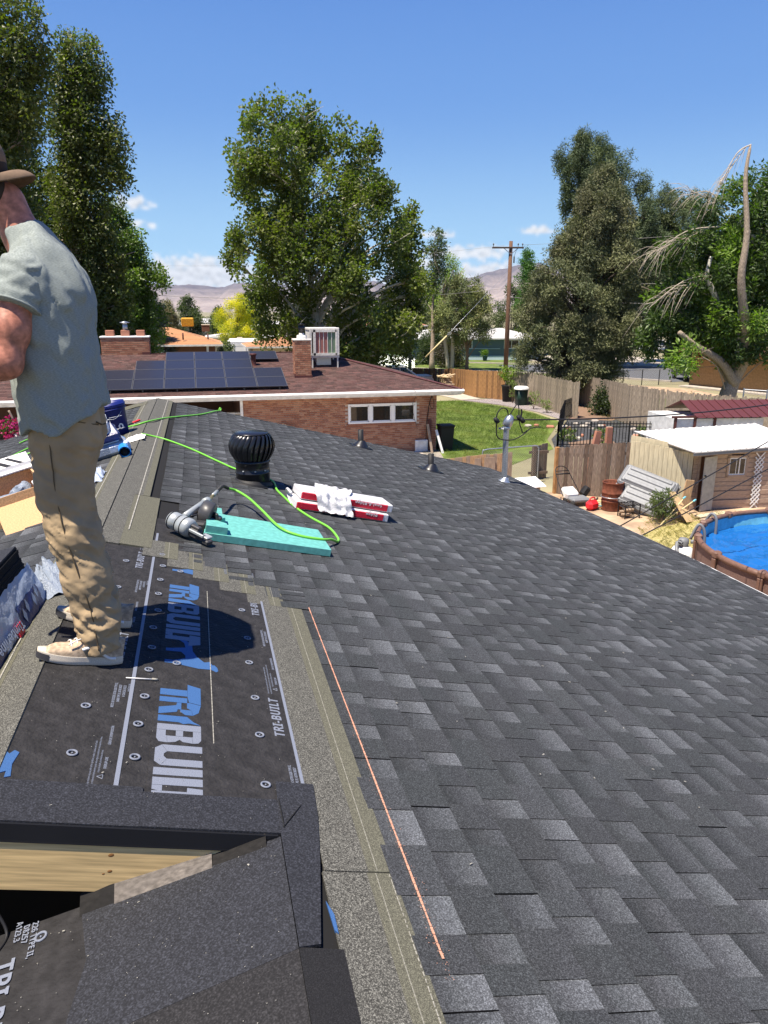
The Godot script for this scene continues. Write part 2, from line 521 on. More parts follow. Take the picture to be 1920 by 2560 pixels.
	mat("wall_brown", lin(0.16, 0.08, 0.05), 0.9)
	mat("pole_wood", lin(0.15, 0.085, 0.055), 0.95, {"tex": T.streak, "scale": Vector3(4, 0.4, 4)})
	mat("log_bark", lin(0.30, 0.22, 0.15), 0.95, {"tex": T.streak, "scale": Vector3.ONE * 3})
	mat("log_end", lin(0.66, 0.50, 0.30), 0.9)
	mat("car_white", lin(0.72, 0.71, 0.68), 0.25, {"spec": 0.55})
	mat("car_tan", lin(0.56, 0.47, 0.36), 0.35)
	mat("car_black", lin(0.012, 0.013, 0.016), 0.2, {"spec": 0.55})
	mat("tyre", lin(0.02, 0.02, 0.02), 0.85)
	mat("wire_black", lin(0.015, 0.015, 0.016), 0.6)
	mat("wire_pale", lin(0.30, 0.29, 0.27), 0.5)
	mat("guy_cover", lin(0.72, 0.58, 0.30), 0.6)
	mat("tarp_yellow", lin(0.62, 0.33, 0.03), 0.7, {"tex": T.streak, "scale": Vector3(2, 0.5, 2)})
	mat("pink_flower", lin(0.6, 0.03, 0.25), 0.8)
	# vegetation
	mat("leaf", lin(1, 1, 1), 0.45, {"vc": true, "back": Color(0.88, 1.0, 0.45), "spec": 0.5})
	mat("needle", lin(1, 1, 1), 0.7, {"vc": true, "back": Color(0.5, 0.55, 0.3)})
	mat("bark_pale", lin(0.52, 0.49, 0.42), 0.95, {"tex": T.blotch, "scale": Vector3(2, 0.7, 2)})
	mat("bark_brown", lin(0.20, 0.135, 0.095), 0.97, {"tex": T.streak, "scale": Vector3(2, 0.5, 2)})
	mat("bark_grey", lin(0.34, 0.275, 0.21), 0.97, {"tex": T.streak, "scale": Vector3(2.0, 0.5, 2.0), "bump": T.streak, "depth": 4.0})
	mat("bark_dark", lin(0.07, 0.055, 0.045), 0.97, {"tex": T.streak, "scale": Vector3(2, 0.5, 2)})
	mat("dead_wood", lin(0.46, 0.40, 0.32), 0.95)
	# person
	mat("skin", lin(0.40, 0.165, 0.108), 0.5, {"tex": T.blotch, "scale": Vector3.ONE * 7, "bump": T.fine, "depth": 0.05})
	mat("shirt", lin(0.245, 0.275, 0.255), 0.95, {"tex": T.fine, "scale": Vector3(3, 14, 3), "bump": T.weave, "depth": 0.03})
	mat("trousers", lin(0.345, 0.255, 0.148), 0.93, {"tex": T.soft, "scale": Vector3.ONE * 1.3, "bump": T.weave, "depth": 0.04})
	mat("cap_brown", lin(0.17, 0.115, 0.075), 0.92, {"tex": T.soft, "scale": Vector3.ONE * 6})
	mat("hair_dark", lin(0.03, 0.02, 0.014), 0.8)
	mat("suede", lin(0.42, 0.32, 0.22), 0.95, {"tex": T.blotch, "scale": Vector3.ONE * 9})
	mat("sole", lin(0.60, 0.54, 0.44), 0.8, {"tex": T.fine, "scale": Vector3.ONE * 9})
	mat("toe_rubber", lin(0.05, 0.05, 0.055), 0.7)
	mat("seam", lin(0.11, 0.08, 0.045), 0.95)
	# water
	var wtr := StandardMaterial3D.new()
	wtr.resource_name = "water"
	wtr.albedo_color = lin(0.012, 0.115, 0.36)
	wtr.roughness = 0.08
	wtr.metallic_specular = 0.5
	M["water"] = wtr
	var film := StandardMaterial3D.new()
	film.resource_name = "clear_film"
	film.albedo_color = Color(0.85, 0.9, 0.95, 0.25)
	film.transparency = BaseMaterial3D.TRANSPARENCY_ALPHA
	film.roughness = 0.15
	M["clear_film"] = film

# ---------------------------------------------------------------- ground and hills
func ground() -> void:
	var st := mb()
	var rings := [[0.0, 0.0], [40.0, 0.0], [120.0, 0.0], [400.0, -1.0], [1500.0, -4.0], [9000.0, -10.0]]
	for i in rings.size() - 1:
		for k in 48:
			var a := TAU * k / 48; var b := TAU * (k + 1) / 48
			var p := func(r: Array, t: float) -> Vector3: return Vector3(cos(t) * r[0], r[1], sin(t) * r[0])
			quad(st, p.call(rings[i], a), p.call(rings[i], b), p.call(rings[i + 1], b), p.call(rings[i + 1], a))
	struct("ground", st, M.valley_floor)
	st = mb()
	sheet(st, [[-14, -13.5], [-14, -37], [1.4, -37], [1.4, -28.4], [9.3, -28.4], [8.4, -24.2], [5.2, -19.0], [5.0, -11.6]], 0.012)
	struct("concrete_side_drive", st, M.concrete)
	st = mb()
	sheet(st, [[4, -25.5], [8.4, -24.0], [10.3, -20.6], [18.5, -19.5], [22, -24], [20, -12], [16, -2], [5, 2], [5.6, -12]], 0.006)
	struct("bare_dirt_yard", st, M.dirt)
	st = mb()
	sheet(st, [[10.3, -15.6], [11.2, -16.2], [12.4, -16.6], [14.5, -16.6], [15.5, -15.0], [12, -13.0], [10.8, -13.6], [9.4, -14.4]], 0.012)
	struct("dry_grass_patch", st, M.straw)
	st = mb()
	sheet(st, [[8.4, -26.2], [10.3, -24.2], [13.9, -27.4], [14.7, -29.6], [17.7, -34.4], [17.9, -38], [17.2, -41.5], [15.8, -44.3], [9.0, -44.3]], 0.012)
	struct("back_lawn", st, M.lawn)
	st = mb()
	sheet(st, [[18.1, -34.6], [18.2, -38], [17.5, -41.5], [16.0, -44.4], [18.3, -44.6], [19.5, -41], [18.9, -36]], 0.018)
	struct("gravel_border", st, M.gravel)
	st = mb()
	sheet(st, [[13.9, -27.2], [14.9, -29.6], [18.3, -34.6], [21.9, -40.6], [22.9, -33.5], [21.5, -30.6], [17, -22.5], [14.5, -22.8]], 0.010)
	struct("planting_bed", st, M.weed_cloth)
	st = mb()
	sheet(st, [[18.6, -35.2], [21.6, -40.2], [22.6, -35.6], [20.4, -34.0]], 0.016)
	sheet(st, [[14.6, -27.2], [15.2, -28.6], [17.5, -29.4], [17.0, -27.5]], 0.016)
	struct("bark_mulch", st, M.mulch)
	st = mb()
	sheet(st, [[16.0, -44.5], [15.0, -50], [17.2, -50], [17.4, -44.7]], 0.018)
	struct("concrete_strip", st, M.concrete)
	# street, kerbs, drive and the lawns beyond it
	st = mb()
	sheet(st, [[20, -70.2], [31, -60.4], [36.2, -52.0], [47, -54], [44, -66.5], [38, -70.2], [28, -76.2], [18, -76.2]], 0.010)
	struct("street", st, M.asphalt)
	st = mb()
	sheet(st, [[44.4, -66.5], [38.2, -70.4], [36.0, -79.5], [39.0, -86.0], [51.0, -84.0], [57, -62]], 0.012)
	struct("concrete_driveway", st, M.concrete)
	st = mb()
	sheet(st, [[24.5, -61.5], [19, -66], [19.0, -81.5], [36.5, -81.0], [34.0, -72.2], [30.0, -73.2], [29.6, -64.6], [30.2, -60.0]], 0.016)
	struct("front_lawn", st, M.lawn)
	st = mb()
	sheet(st, [[22.6, -43.5], [22.8, -35.5], [26.5, -33.5], [33, -38.5], [33.2, -45.5], [27, -47.5]], 0.012)
	struct("side_yard_grass", st, M.lawn)
	st = mb()
	sheet(st, [[27.5, -49], [28.5, -45], [31.5, -42.5], [33.6, -42.0], [34.2, -47], [31, -51.5]], 0.018)
	struct("side_yard_dirt", st, M.dirt)
	for e in [[[31.0, -60.4], [36.2, -52.0]], [[38.0, -70.2], [44.0, -66.5]], [[28.0, -76.2], [38.0, -70.2]], [[20.0, -70.2], [31.0, -60.4]]]:
		st = mb()
		var a := Vector3(e[0][0], 0, e[0][1]); var b := Vector3(e[1][0], 0, e[1][1])
		box(st, (a + b) / 2 + Vector3(0, 0.06, 0), Vector3(a.distance_to(b), 0.13, 0.3), dirbasis(b - a))
		struct("kerb", st, M.concrete)
	# grass standing on the lawns and the dry weeds by the pool: too many blades to count
	var bl := leaf_cluster(9, 0.05, 0.09, 0.012, 0.0, 5)
	grass("lawn_grass", bl, [[9.2, -26.0], [14.2, -28.8], [17.5, -35.0], [17.6, -39], [15.6, -44.0], [9.0, -44.0]], 15000, [lin(0.17, 0.25, 0.03).srgb_to_linear(), lin(0.10, 0.165, 0.025).srgb_to_linear(), lin(0.26, 0.26, 0.07).srgb_to_linear()], 1.0)
	var wd := leaf_cluster(10, 0.10, 0.22, 0.012, 0.0, 6)
	grass("dry_weeds", wd, [[10.0, -15.2], [11.4, -17.0], [14.5, -17.0], [15.4, -15.2], [12, -13.2], [9.6, -14.2]], 1500, [lin(0.5, 0.42, 0.17).srgb_to_linear(), lin(0.42, 0.38, 0.14).srgb_to_linear(), lin(0.2, 0.2, 0.06).srgb_to_linear()], 0.8)
	grass("yard_weeds", wd, [[19.0, -31], [22.0, -35], [33, -44], [28, -48], [23, -42]], 1200, [lin(0.13, 0.17, 0.04).srgb_to_linear(), lin(0.3, 0.26, 0.1).srgb_to_linear()], 1.0)

func grass(called: String, blade: Mesh, poly: Array, n: int, cols: Array, size: float) -> void:
	var pg := PackedVector2Array()
	var lo := Vector2(1e9, 1e9); var hi := Vector2(-1e9, -1e9)
	for p in poly:
		pg.append(Vector2(p[0], p[1])); lo = lo.min(Vector2(p[0], p[1])); hi = hi.max(Vector2(p[0], p[1]))
	var xs := []; var cs := []
	var nz := FastNoiseLite.new()
	nz.frequency = 0.35
	nz.seed = n
	while xs.size() < n:
		var p := Vector2(rng.randf_range(lo.x, hi.x), rng.randf_range(lo.y, hi.y))
		if not Geometry2D.is_point_in_polygon(p, pg): continue
		var v := nz.get_noise_2dv(p)
		var c: Color = cols[0] if v + rng.randf_range(-0.2, 0.2) > -0.05 else cols[1]
		if cols.size() > 2 and v + rng.randf_range(-0.2, 0.2) > 0.38: c = cols[2]
		xs.append(Transform3D(Basis(Vector3.UP, rng.randf() * TAU).scaled(Vector3.ONE * size * rng.randf_range(0.6, 1.2)), Vector3(p.x, 0.01, p.y)))
		cs.append(c * rng.randf_range(0.8, 1.15))
	stuff(multi(called, blade, M.leaf, null, xs, cs))

func multi(called: String, mesh: Mesh, m: Material, parent: Node, xs: Array, cs: Array) -> MultiMeshInstance3D:
	var mm := MultiMesh.new()
	mm.transform_format = MultiMesh.TRANSFORM_3D
	mm.use_colors = cs.size() > 0
	mm.mesh = mesh
	mm.instance_count = xs.size()
	for i in xs.size():
		mm.set_instance_transform(i, xs[i])
		if cs.size(): mm.set_instance_color(i, cs[i])
	var o := MultiMeshInstance3D.new()
	var p: Node = parent if parent else self
	o.name = numbered(p, called)
	o.multimesh = mm
	o.material_override = m
	p.add_child(o, true)
	return o

func hills() -> void:
	# a long pale escarpment with eroded badland skirts, several kilometres off
	var n := FastNoiseLite.new()
	n.seed = 21; n.frequency = 1.0; n.fractal_octaves = 5
	var rg := FastNoiseLite.new()
	rg.seed = 8; rg.frequency = 1.0; rg.fractal_type = FastNoiseLite.FRACTAL_RIDGED; rg.fractal_octaves = 4
	var st := mb(true)
	var nu := 260; var nv := 40
	var grid := []
	for i in nu + 1:
		var az := lerpf(-58.0, 62.0, float(i) / nu)       # degrees right of the ridge line (-z)
		var row := []
		for j in nv + 1:
			var d := lerpf(4200.0, 7600.0, float(j) / nv)
			var t := float(j) / nv
			var dir := Vector3(sin(deg_to_rad(az)), 0, -cos(deg_to_rad(az)))
			var crest := 250.0 + 70.0 * n.get_noise_2d(az * 0.05, 1.0) + 28.0 * n.get_noise_2d(az * 0.35, 5.0)
			crest *= 0.94 + 0.10 * smoothstep(-25.0, 40.0, az)
			# a single pyramid shaped peak to the right, smaller mounds in front
			crest += 150.0 * maxf(0.0, 1.0 - absf(az - 24.5) / 7.5)
			var spur := 1.0 - absf(rg.get_noise_2d(az * 0.22, t * 1.2))
			var face := smoothstep(0.10, 0.72, t + 0.22 * n.get_noise_2d(az * 0.3, 20.0) - 0.16 * spur)
			var y := -10.0 + crest * (0.25 * smoothstep(0.0, 0.35, t - 0.10 * spur) + 0.75 * face) + 16.0 * rg.get_noise_2d(az * 1.2, t * 8.0) * smoothstep(0.03, 0.2, t)
			if t < 0.03: y = -14.0
			row.append([dir * d + Vector3(0, y, 0), t, face])
		grid.append(row)
	for i in nu:
		for j in nv:
			for o in [[0, 0], [1, 0], [1, 1], [0, 0], [1, 1], [0, 1]]:
				var v: Array = grid[i + o[0]][j + o[1]]
				var p: Vector3 = v[0]
				var band := 0.5 + 0.5 * sin(p.y * 0.11 + 2.0 * n.get_noise_2d(p.x * 0.002, p.z * 0.002))
				var pale := Vector3(0.40, 0.335, 0.295).lerp(Vector3(0.27, 0.225, 0.205), band * 0.7)
				var rock := Vector3(0.165, 0.145, 0.15).lerp(Vector3(0.095, 0.092, 0.105), band)
				var c := pale.lerp(rock, clampf(v[2] * 1.25 - 0.15 + 0.3 * n.get_noise_2d(p.x * 0.004, p.z * 0.004), 0, 1))
				st.set_color(Color(c.x, c.y, c.z))
				st.add_vertex(p)
	struct("hills", st, M.hill)

func eave_z(x: float) -> float:
	# how far back the right slope reaches at x (the eave turns in towards the far gable)
	var t := [[4.62, -11.34], [4.73, -11.15], [4.834, -10.07], [5.048, -8.70], [5.201, -7.68], [5.303, -6.79], [5.33, -5.0], [5.42, 0.6]]
	if x <= 4.62: return -11.34
	for i in t.size() - 1:
		if x <= t[i + 1][0]:
			return lerpf(t[i][1], t[i + 1][1], inverse_lerp(t[i][0], t[i + 1][0], x))
	return 0.6

func shingle_mesh(sd: int) -> Mesh:
	# one laminated strip, a metre along z: a base layer, and teeth of a second layer on it
	var r := RandomNumberGenerator.new()
	r.seed = 900 + sd
	var st := mb()
	var L := 0.150
	var z := 0.0
	var raised := r.randf() < 0.5
	var tone := r.randf_range(0.95, 1.06)
	while z < 0.997:
		var w := r.randf_range(0.085, 0.20) if raised else r.randf_range(0.075, 0.17)
		if 1.0 - (z + w) < 0.07: w = 0.997 - z
		var z1 := z + w
		if raised:
			var k := tone * r.randf_range(0.90, 1.24)
			var c := Color(0.105, 0.114, 0.1185) * k
			var c2 := Color(0.120, 0.130, 0.1355) * k
			var hi := 0.0100; var tp := 0.0055
			st.set_color(c2); st.add_vertex(Vector3(0, hi, z)); st.add_vertex(Vector3(0, hi, z1)); st.set_color(c); st.add_vertex(Vector3(-L, tp, z1))
			st.set_color(c2); st.add_vertex(Vector3(0, hi, z)); st.set_color(c); st.add_vertex(Vector3(-L, tp, z1)); st.add_vertex(Vector3(-L, tp, z))
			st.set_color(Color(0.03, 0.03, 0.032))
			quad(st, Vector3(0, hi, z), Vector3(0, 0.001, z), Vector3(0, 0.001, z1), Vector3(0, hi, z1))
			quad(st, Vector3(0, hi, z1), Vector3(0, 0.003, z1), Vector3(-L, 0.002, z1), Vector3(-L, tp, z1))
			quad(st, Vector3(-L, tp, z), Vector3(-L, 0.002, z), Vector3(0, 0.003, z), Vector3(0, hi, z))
		else:
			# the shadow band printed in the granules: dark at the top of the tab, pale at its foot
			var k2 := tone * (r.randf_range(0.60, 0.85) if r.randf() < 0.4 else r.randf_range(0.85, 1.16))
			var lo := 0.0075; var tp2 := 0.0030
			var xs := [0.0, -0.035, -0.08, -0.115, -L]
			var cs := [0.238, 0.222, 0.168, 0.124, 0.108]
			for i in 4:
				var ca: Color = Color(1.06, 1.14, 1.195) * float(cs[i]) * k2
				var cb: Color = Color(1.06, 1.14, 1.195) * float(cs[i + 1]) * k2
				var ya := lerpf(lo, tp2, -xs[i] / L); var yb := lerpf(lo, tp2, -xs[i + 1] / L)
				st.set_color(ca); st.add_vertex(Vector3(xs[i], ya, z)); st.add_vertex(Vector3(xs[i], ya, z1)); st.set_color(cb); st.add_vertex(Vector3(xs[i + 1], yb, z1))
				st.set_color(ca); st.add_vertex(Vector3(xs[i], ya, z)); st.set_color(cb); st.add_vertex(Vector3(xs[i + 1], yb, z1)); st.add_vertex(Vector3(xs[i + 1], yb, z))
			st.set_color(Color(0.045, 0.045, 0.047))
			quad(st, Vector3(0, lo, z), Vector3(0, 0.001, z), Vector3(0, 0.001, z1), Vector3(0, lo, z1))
		z = z1
		raised = not raised
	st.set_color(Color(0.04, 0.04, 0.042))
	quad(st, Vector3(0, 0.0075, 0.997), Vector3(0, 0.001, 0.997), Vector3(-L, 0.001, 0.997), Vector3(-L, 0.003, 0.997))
	return done(st)

func our_house() -> void:
	var h := thing("grey_shingled_house", "grey shingled house roof being re-covered, underlayment still bare along its ridge", "house")
	# deck, walls and trim
	var st := mb()
	var e := [[RX, -11.34], [4.62, -11.34], [4.834, -10.07], [5.048, -8.70], [5.201, -7.68], [5.303, -6.79], [5.40, 0.6], [NX, 0.6], [NX, -1.80], [RX, -1.80]]
	var top := []; var bot := []
	for p in e:
		top.append(Vector3(p[0], ry(p[0]) - 0.004, p[1])); bot.append(Vector3(p[0], ry(p[0]) - 0.022, p[1]))
	var poly := PackedVector2Array()
	for p in e: poly.append(Vector2(p[0], p[1]))
	var ix := Geometry2D.triangulate_polygon(poly)
	for i in range(0, ix.size(), 3):
		tri(st, top[ix[i]], top[ix[i + 1]], top[ix[i + 2]]); tri(st, bot[ix[i]], bot[ix[i + 2]], bot[ix[i + 1]])
	for i in e.size():
		quad(st, top[i], bot[i], bot[(i + 1) % e.size()], top[(i + 1) % e.size()])
	for s in [[-6.4, RX, -11.34, -1.80, -SL, RY], [-5.0, NX, -1.795, 0.6, -NS, NY]]:
		var ya: float = s[5] + s[4] * (s[1] - s[0])
		var a := Vector3(s[0], ya - 0.004, s[2]); var b := Vector3(s[1], s[5] - 0.004, s[2]); var c := Vector3(s[1], s[5] - 0.004, s[3]); var d := Vector3(s[0], ya - 0.004, s[3])
		var dn := Vector3(0, -0.018, 0)
		quad(st, a, b, c, d); quad(st, a + dn, d + dn, c + dn, b + dn); quad(st, d, c, c + dn, d + dn); quad(st, a + dn, b + dn, b, a); quad(st, a, d, d + dn, a + dn)
	obj("roof_deck", st, M.void_black, h)
	st = mb()
	box(st, Vector3(-0.6, 1.30, -5.6), Vector3(10.6, 2.6, 10.8))
	box(st, Vector3(0.2, 1.3, 0.0), Vector3(9.0, 2.58, 1.2))
	obj("wall", st, M.tan_wall, h)
	st = mb()
	for g in [-11.0, -2.6]:
		st = mb()
		prism(st, PackedVector2Array([Vector2(-5.9, 2.605), Vector2(4.3, 2.605), Vector2(4.3, ry(4.3) - 0.06), Vector2(RX, RY - 0.06), Vector2(-5.9, RY - SL * 5.29 - 0.06)]), 0.02, Transform3D(Basis.IDENTITY, Vector3(0, 0, g)))
		obj("gable_wall", st, M.void_black, h)
	st = mb()
	for i in range(1, 6):
		var a := Vector3(e[i][0], ry(e[i][0]), e[i][1]); var b := Vector3(e[i + 1][0], ry(e[i + 1][0]), e[i + 1][1])
		box(st, (a + b) / 2 + Vector3(0.012, -0.095, 0), Vector3(a.distance_to(b), 0.17, 0.02), dirbasis(b - a))
	obj("fascia", st, M.white_paint, h)
	st = mb()
	for i in range(1, 6):
		var a := Vector3(e[i][0], ry(e[i][0]), e[i][1]); var b := Vector3(e[i + 1][0], ry(e[i + 1][0]), e[i + 1][1])
		box(st, (a + b) / 2 + Vector3(0.006, -0.006, 0), Vector3(a.distance_to(b), 0.006, 0.03), dirbasis(b - a))
	obj("drip_edge", st, M.white_paint, h)
	st = mb()
	var ra := Vector3(RX, RY - 0.07, -11.345); var rb := Vector3(4.62, ry(4.62) - 0.07, -11.345)
	box(st, (ra + rb) / 2, Vector3(ra.distance_to(rb), 0.13, 0.02), dirbasis(rb - ra))
	ra = Vector3(RX, RY - 0.07, -11.345); rb = Vector3(-6.4, RY - SL * 5.79 - 0.07, -11.345)
	box(st, (ra + rb) / 2, Vector3(ra.distance_to(rb), 0.13, 0.02), dirbasis(rb - ra))
	obj("far_rake_board", st, M.void_black, h)
	# shingle courses
	var meshes := []
	for i in 10: meshes.append(shingle_mesh(i))
	var near := []
	var cam := Vector3(0, 5.5, 0)
	var k := -6
	while true:
		var x := 0.57 + 0.1345 * k
		if k < 0: x = 0.484 + 0.1345 * (k + 1)
		if x > 5.43: break
		var z0 := eave_z(x)
		var z1 := 0.6
		if k < 0:
			z1 = -3.583 + (x - 0.316 - 0.168) * 0.93
			if k == -6: z1 = -5.38
		var z := z0
		var off := fmod(absf(float(k)) * 0.377, 1.0)
		var first := true
		while z < z1 - 0.03:
			var len := 1.0
			if first: len = maxf(0.12, off)
			len = minf(len, z1 - z)
			var t := rt(x, z, 0.001 + rng.randf() * 0.0012)
			t.basis = t.basis * Basis(Vector3(0, 0, 1), rng.randf_range(-0.0012, 0.0022))
			t = t * Transform3D(Basis.from_scale(Vector3(1, 1, len - 0.0015)), Vector3(rng.randf_range(-0.002, 0.002), 0, 0))
			near.append([(t * Vector3(-0.07, 0, 0.5)).distance_to(cam), t, meshes[rng.randi() % meshes.size()], k])
			z += len
			first = false
		k += 1
	# left slope
	for j in 24:
		var x := -0.897 - 0.1345 * j
		var z := -11.36 + fmod(j * 0.377, 1.0) - 1.0
		while z < -1.83:
			var len := minf(1.0, -1.82 - z)
			var za := maxf(z, -11.34)
			len -= za - z
			if len > 0.03:
				var b := Basis(Vector3(-cos(TH), -sin(TH), 0), Vector3(-sin(TH), cos(TH), 0), Vector3(0, 0, -1))
				var t := Transform3D(b, lt(x, za + len).origin + b.y * 0.0015) * Transform3D(Basis.from_scale(Vector3(1, 1, len - 0.0015)), Vector3.ZERO)
				near.append([(t * Vector3(0, 0, 0.5)).distance_to(cam), t, meshes[rng.randi() % meshes.size()], -100])
			z += 1.0
	near.sort_custom(func(a, b): return a[0] < b[0])
	var rest := mb()
	var many := 0
	for s in near:
		var wp: Vector3 = s[1] * Vector3(0, 0, 0.5)
		if many < 298 and wp.z < -0.35:
			var mi := inst("shingle", s[2], M.shingle, h)
			mi.transform = s[1]
			many += 1
		else:
			rest.append_from(s[2], 0, s[1])
	var fld := inst("shingle_courses", rest.commit(), M.shingle, h)
	stuff(fld)
	# cut shingles where the eave turns in
	var cut := mb()
	cut.set_color(Color(0.11, 0.111, 0.118))
	for kk in range(30, 37):
		var x := 0.57 + 0.1345 * kk
		var za := eave_z(x); var zb := eave_z(x - 0.1345)
		if x - 0.1345 < 5.3 and zb < za - 0.05:
			var xb := x - 0.1345
			tri(cut, rt(xb, zb, 0.006).origin, rt(x, za, 0.008).origin, rt(xb, za, 0.006).origin)
	obj("cut_shingle", cut, M.shingle, h)
	headlaps(h)
	underlayment(h)
	near_slope(h)

func slab(called: String, parent: Node, m: Material, fr: Transform3D, x0: float, x1: float, z0: float, z1: float, y0: float, y1: float) -> MeshInstance3D:
	# a thin sheet lying on a roof slope; x0, x1 are run distances from the frame's origin, z is world z
	var st := mb()
	var nx := maxi(1, int((x1 - x0) / 0.12)); var nz := maxi(1, int((z1 - z0) / 0.15))
	var s := 1.0 / cos(TH)
	var f := func(i: int, j: int) -> Vector3:
		var x := lerpf(x0, x1, float(i) / nx); var z := lerpf(z0, z1, float(j) / nz)
		var wob := 0.0002 * sin(x * 23.0 + z * 7.0) + 0.0002 * sin(z * 17.0 - x * 9.0)
		return fr * Vector3(x * s, y1 + wob, z - fr.origin.z)
	for i in nx:
		for j in nz:
			quad(st, f.call(i, j), f.call(i + 1, j), f.call(i + 1, j + 1), f.call(i, j + 1))
	var dn := fr.basis.y * (y1 - y0)
	for i in nx:
		quad(st, f.call(i, nz), f.call(i + 1, nz), f.call(i + 1, nz) - dn, f.call(i, nz) - dn)
		quad(st, f.call(i + 1, 0), f.call(i, 0), f.call(i, 0) - dn, f.call(i + 1, 0) - dn)
	for j in nz:
		quad(st, f.call(0, j), f.call(0, j + 1), f.call(0, j + 1) - dn, f.call(0, j) - dn)
		quad(st, f.call(nx, j + 1), f.call(nx, j), f.call(nx, j) - dn, f.call(nx, j + 1) - dn)
	return obj(called, st, m, parent)

func headlaps(h: Node3D) -> void:
	# the bare upper part of the topmost laid course, in two tones with a white line
	var O := rt(0, 0)
	var lap := func(edge: float, z0: float, z1: float, y: float, top: float) -> void:
		slab("headlap_coarse", h, M.headlap_coarse, O, top, edge - 0.205, z0, z1, 0.0, y)
		slab("headlap_smooth", h, M.headlap_smooth, O, edge - 0.205, edge - 0.130, z0, z1, 0.0, y + 0.0008)
		slab("paint_line", h, M.paint_line, O, edge - 0.182, edge - 0.1794, z0 + 0.002, z1 - 0.002, y - 0.001, y + 0.0014)
	lap.call(0.57, -3.62, -1.66, 0.0065, 0.243)
	lap.call(0.563, -1.655, 0.6, 0.0065, 0.236)
	for i in 60:
		var z := -1.65 + 0.02 * i
		slab("paint_line", h, M.chalk_white, O, 0.4185 + rng.randf() * 0.001, 0.421, z, z + rng.randf_range(0.008, 0.018), 0.004, 0.0089)
	for k in range(-5, 0):
		var x := 0.484 + 0.1345 * (k + 1)
		var z1 := -3.583 + (x - 0.316 - 0.168) * 0.93
		lap.call(x, z1 - 0.30, z1 - 0.001, 0.0056 + 0.0008 * (-k), maxf(x - 0.316, -0.6))
	# ridge: both top courses folded up to it
	slab("ridge_strip", h, M.headlap_coarse, O, -0.609, -0.50, -11.34, -4.21, 0.0, 0.0125)
	slab("ridge_strip", h, M.headlap_coarse, O, -0.50, -0.445, -11.34, -5.40, 0.002, 0.0135)
	slab("ridge_strip", h, M.headlap_smooth, O, -0.500, -0.330, -5.40, -4.22, 0.002, 0.0115)
	slab("ridge_strip", h, M.headlap_smooth, O, -0.445, -0.400, -11.34, -5.40, 0.002, 0.0148)
	slab("chalk_line", h, M.chalk_white, O, -0.475, -0.468, -11.3, -4.5, 0.010, 0.0165)
	var P := lt(RX, 0)
	slab("ridge_strip", h, M.headlap_coarse, P, -0.13, -0.002, -11.34, -1.85, 0.0, 0.0115)
	slab("ridge_strip", h, M.headlap_smooth, P, -0.20, -0.13, -11.34, -1.85, 0.0, 0.0125)
	slab("chalk_line", h, M.chalk_white, P, -0.152, -0.146, -11.3, -2.2, 0.010, 0.0155)
	# snapped layout line
	var st := mb()
	var n := 90
	for i in n:
		var za := lerpf(-3.61, -1.36, float(i) / n); var zb := lerpf(-3.61, -1.36, (i + 0.93) / n)
		var w := lerpf(0.0022, 0.0030, float(i) / n) * rng.randf_range(0.75, 1.25)
		quad(st, rt(0.480 - w, za, 0.0135).origin, rt(0.480 + w, za, 0.0135).origin, rt(0.480 + w, zb, 0.0135).origin, rt(0.480 - w, zb, 0.0135).origin)
	for i in 200:
		var z := -3.4 + 2.1 * pow(rng.randf(), 0.4)
		var x := 0.480 + rng.randfn() * 0.011 * inverse_lerp(-4.2, -1.4, z)
		var r := rng.randf_range(0.0004, 0.0011)
		quad(st, rt(x - r, z - r, 0.0138).origin, rt(x + r, z - r, 0.0138).origin, rt(x + r, z + r, 0.0138).origin, rt(x - r, z + r, 0.0138).origin)
	obj("orange_chalk_line", st, M.chalk_orange, h)
	# scraps and crumbs of shingle lying about
	st = mb()
	for i in 90:
		var z := -0.7 - 5.0 * pow(rng.randf(), 1.3)
		var x := rng.randf_range(0.6, 4.2)
		var t := rt(x, z, 0.013)
		t.basis = t.basis * Basis(Vector3.UP, rng.randf() * TAU)
		box(st, t.origin, Vector3(rng.randf_range(0.004, 0.013), 0.002, rng.randf_range(0.002, 0.005)), t.basis)
	stuff(obj("crumbs", st, M.chalk_white, h))

func ring_mark(parent: Node, fr: Transform3D) -> void:
	# a plastic cap nail: pale rim, dark dish, nail head
	var st := mb(true)
	lathe(st, [[0.0105, 0.0], [0.0112, 0.0030], [0.0145, 0.0036], [0.0165, 0.0026], [0.0168, 0.0]], 18, fr)
	lathe(st, [[0.0, 0.003], [0.0022, 0.0026], [0.0028, 0.0]], 8, fr)
	obj("cap_nail", st, M.print_white, parent)

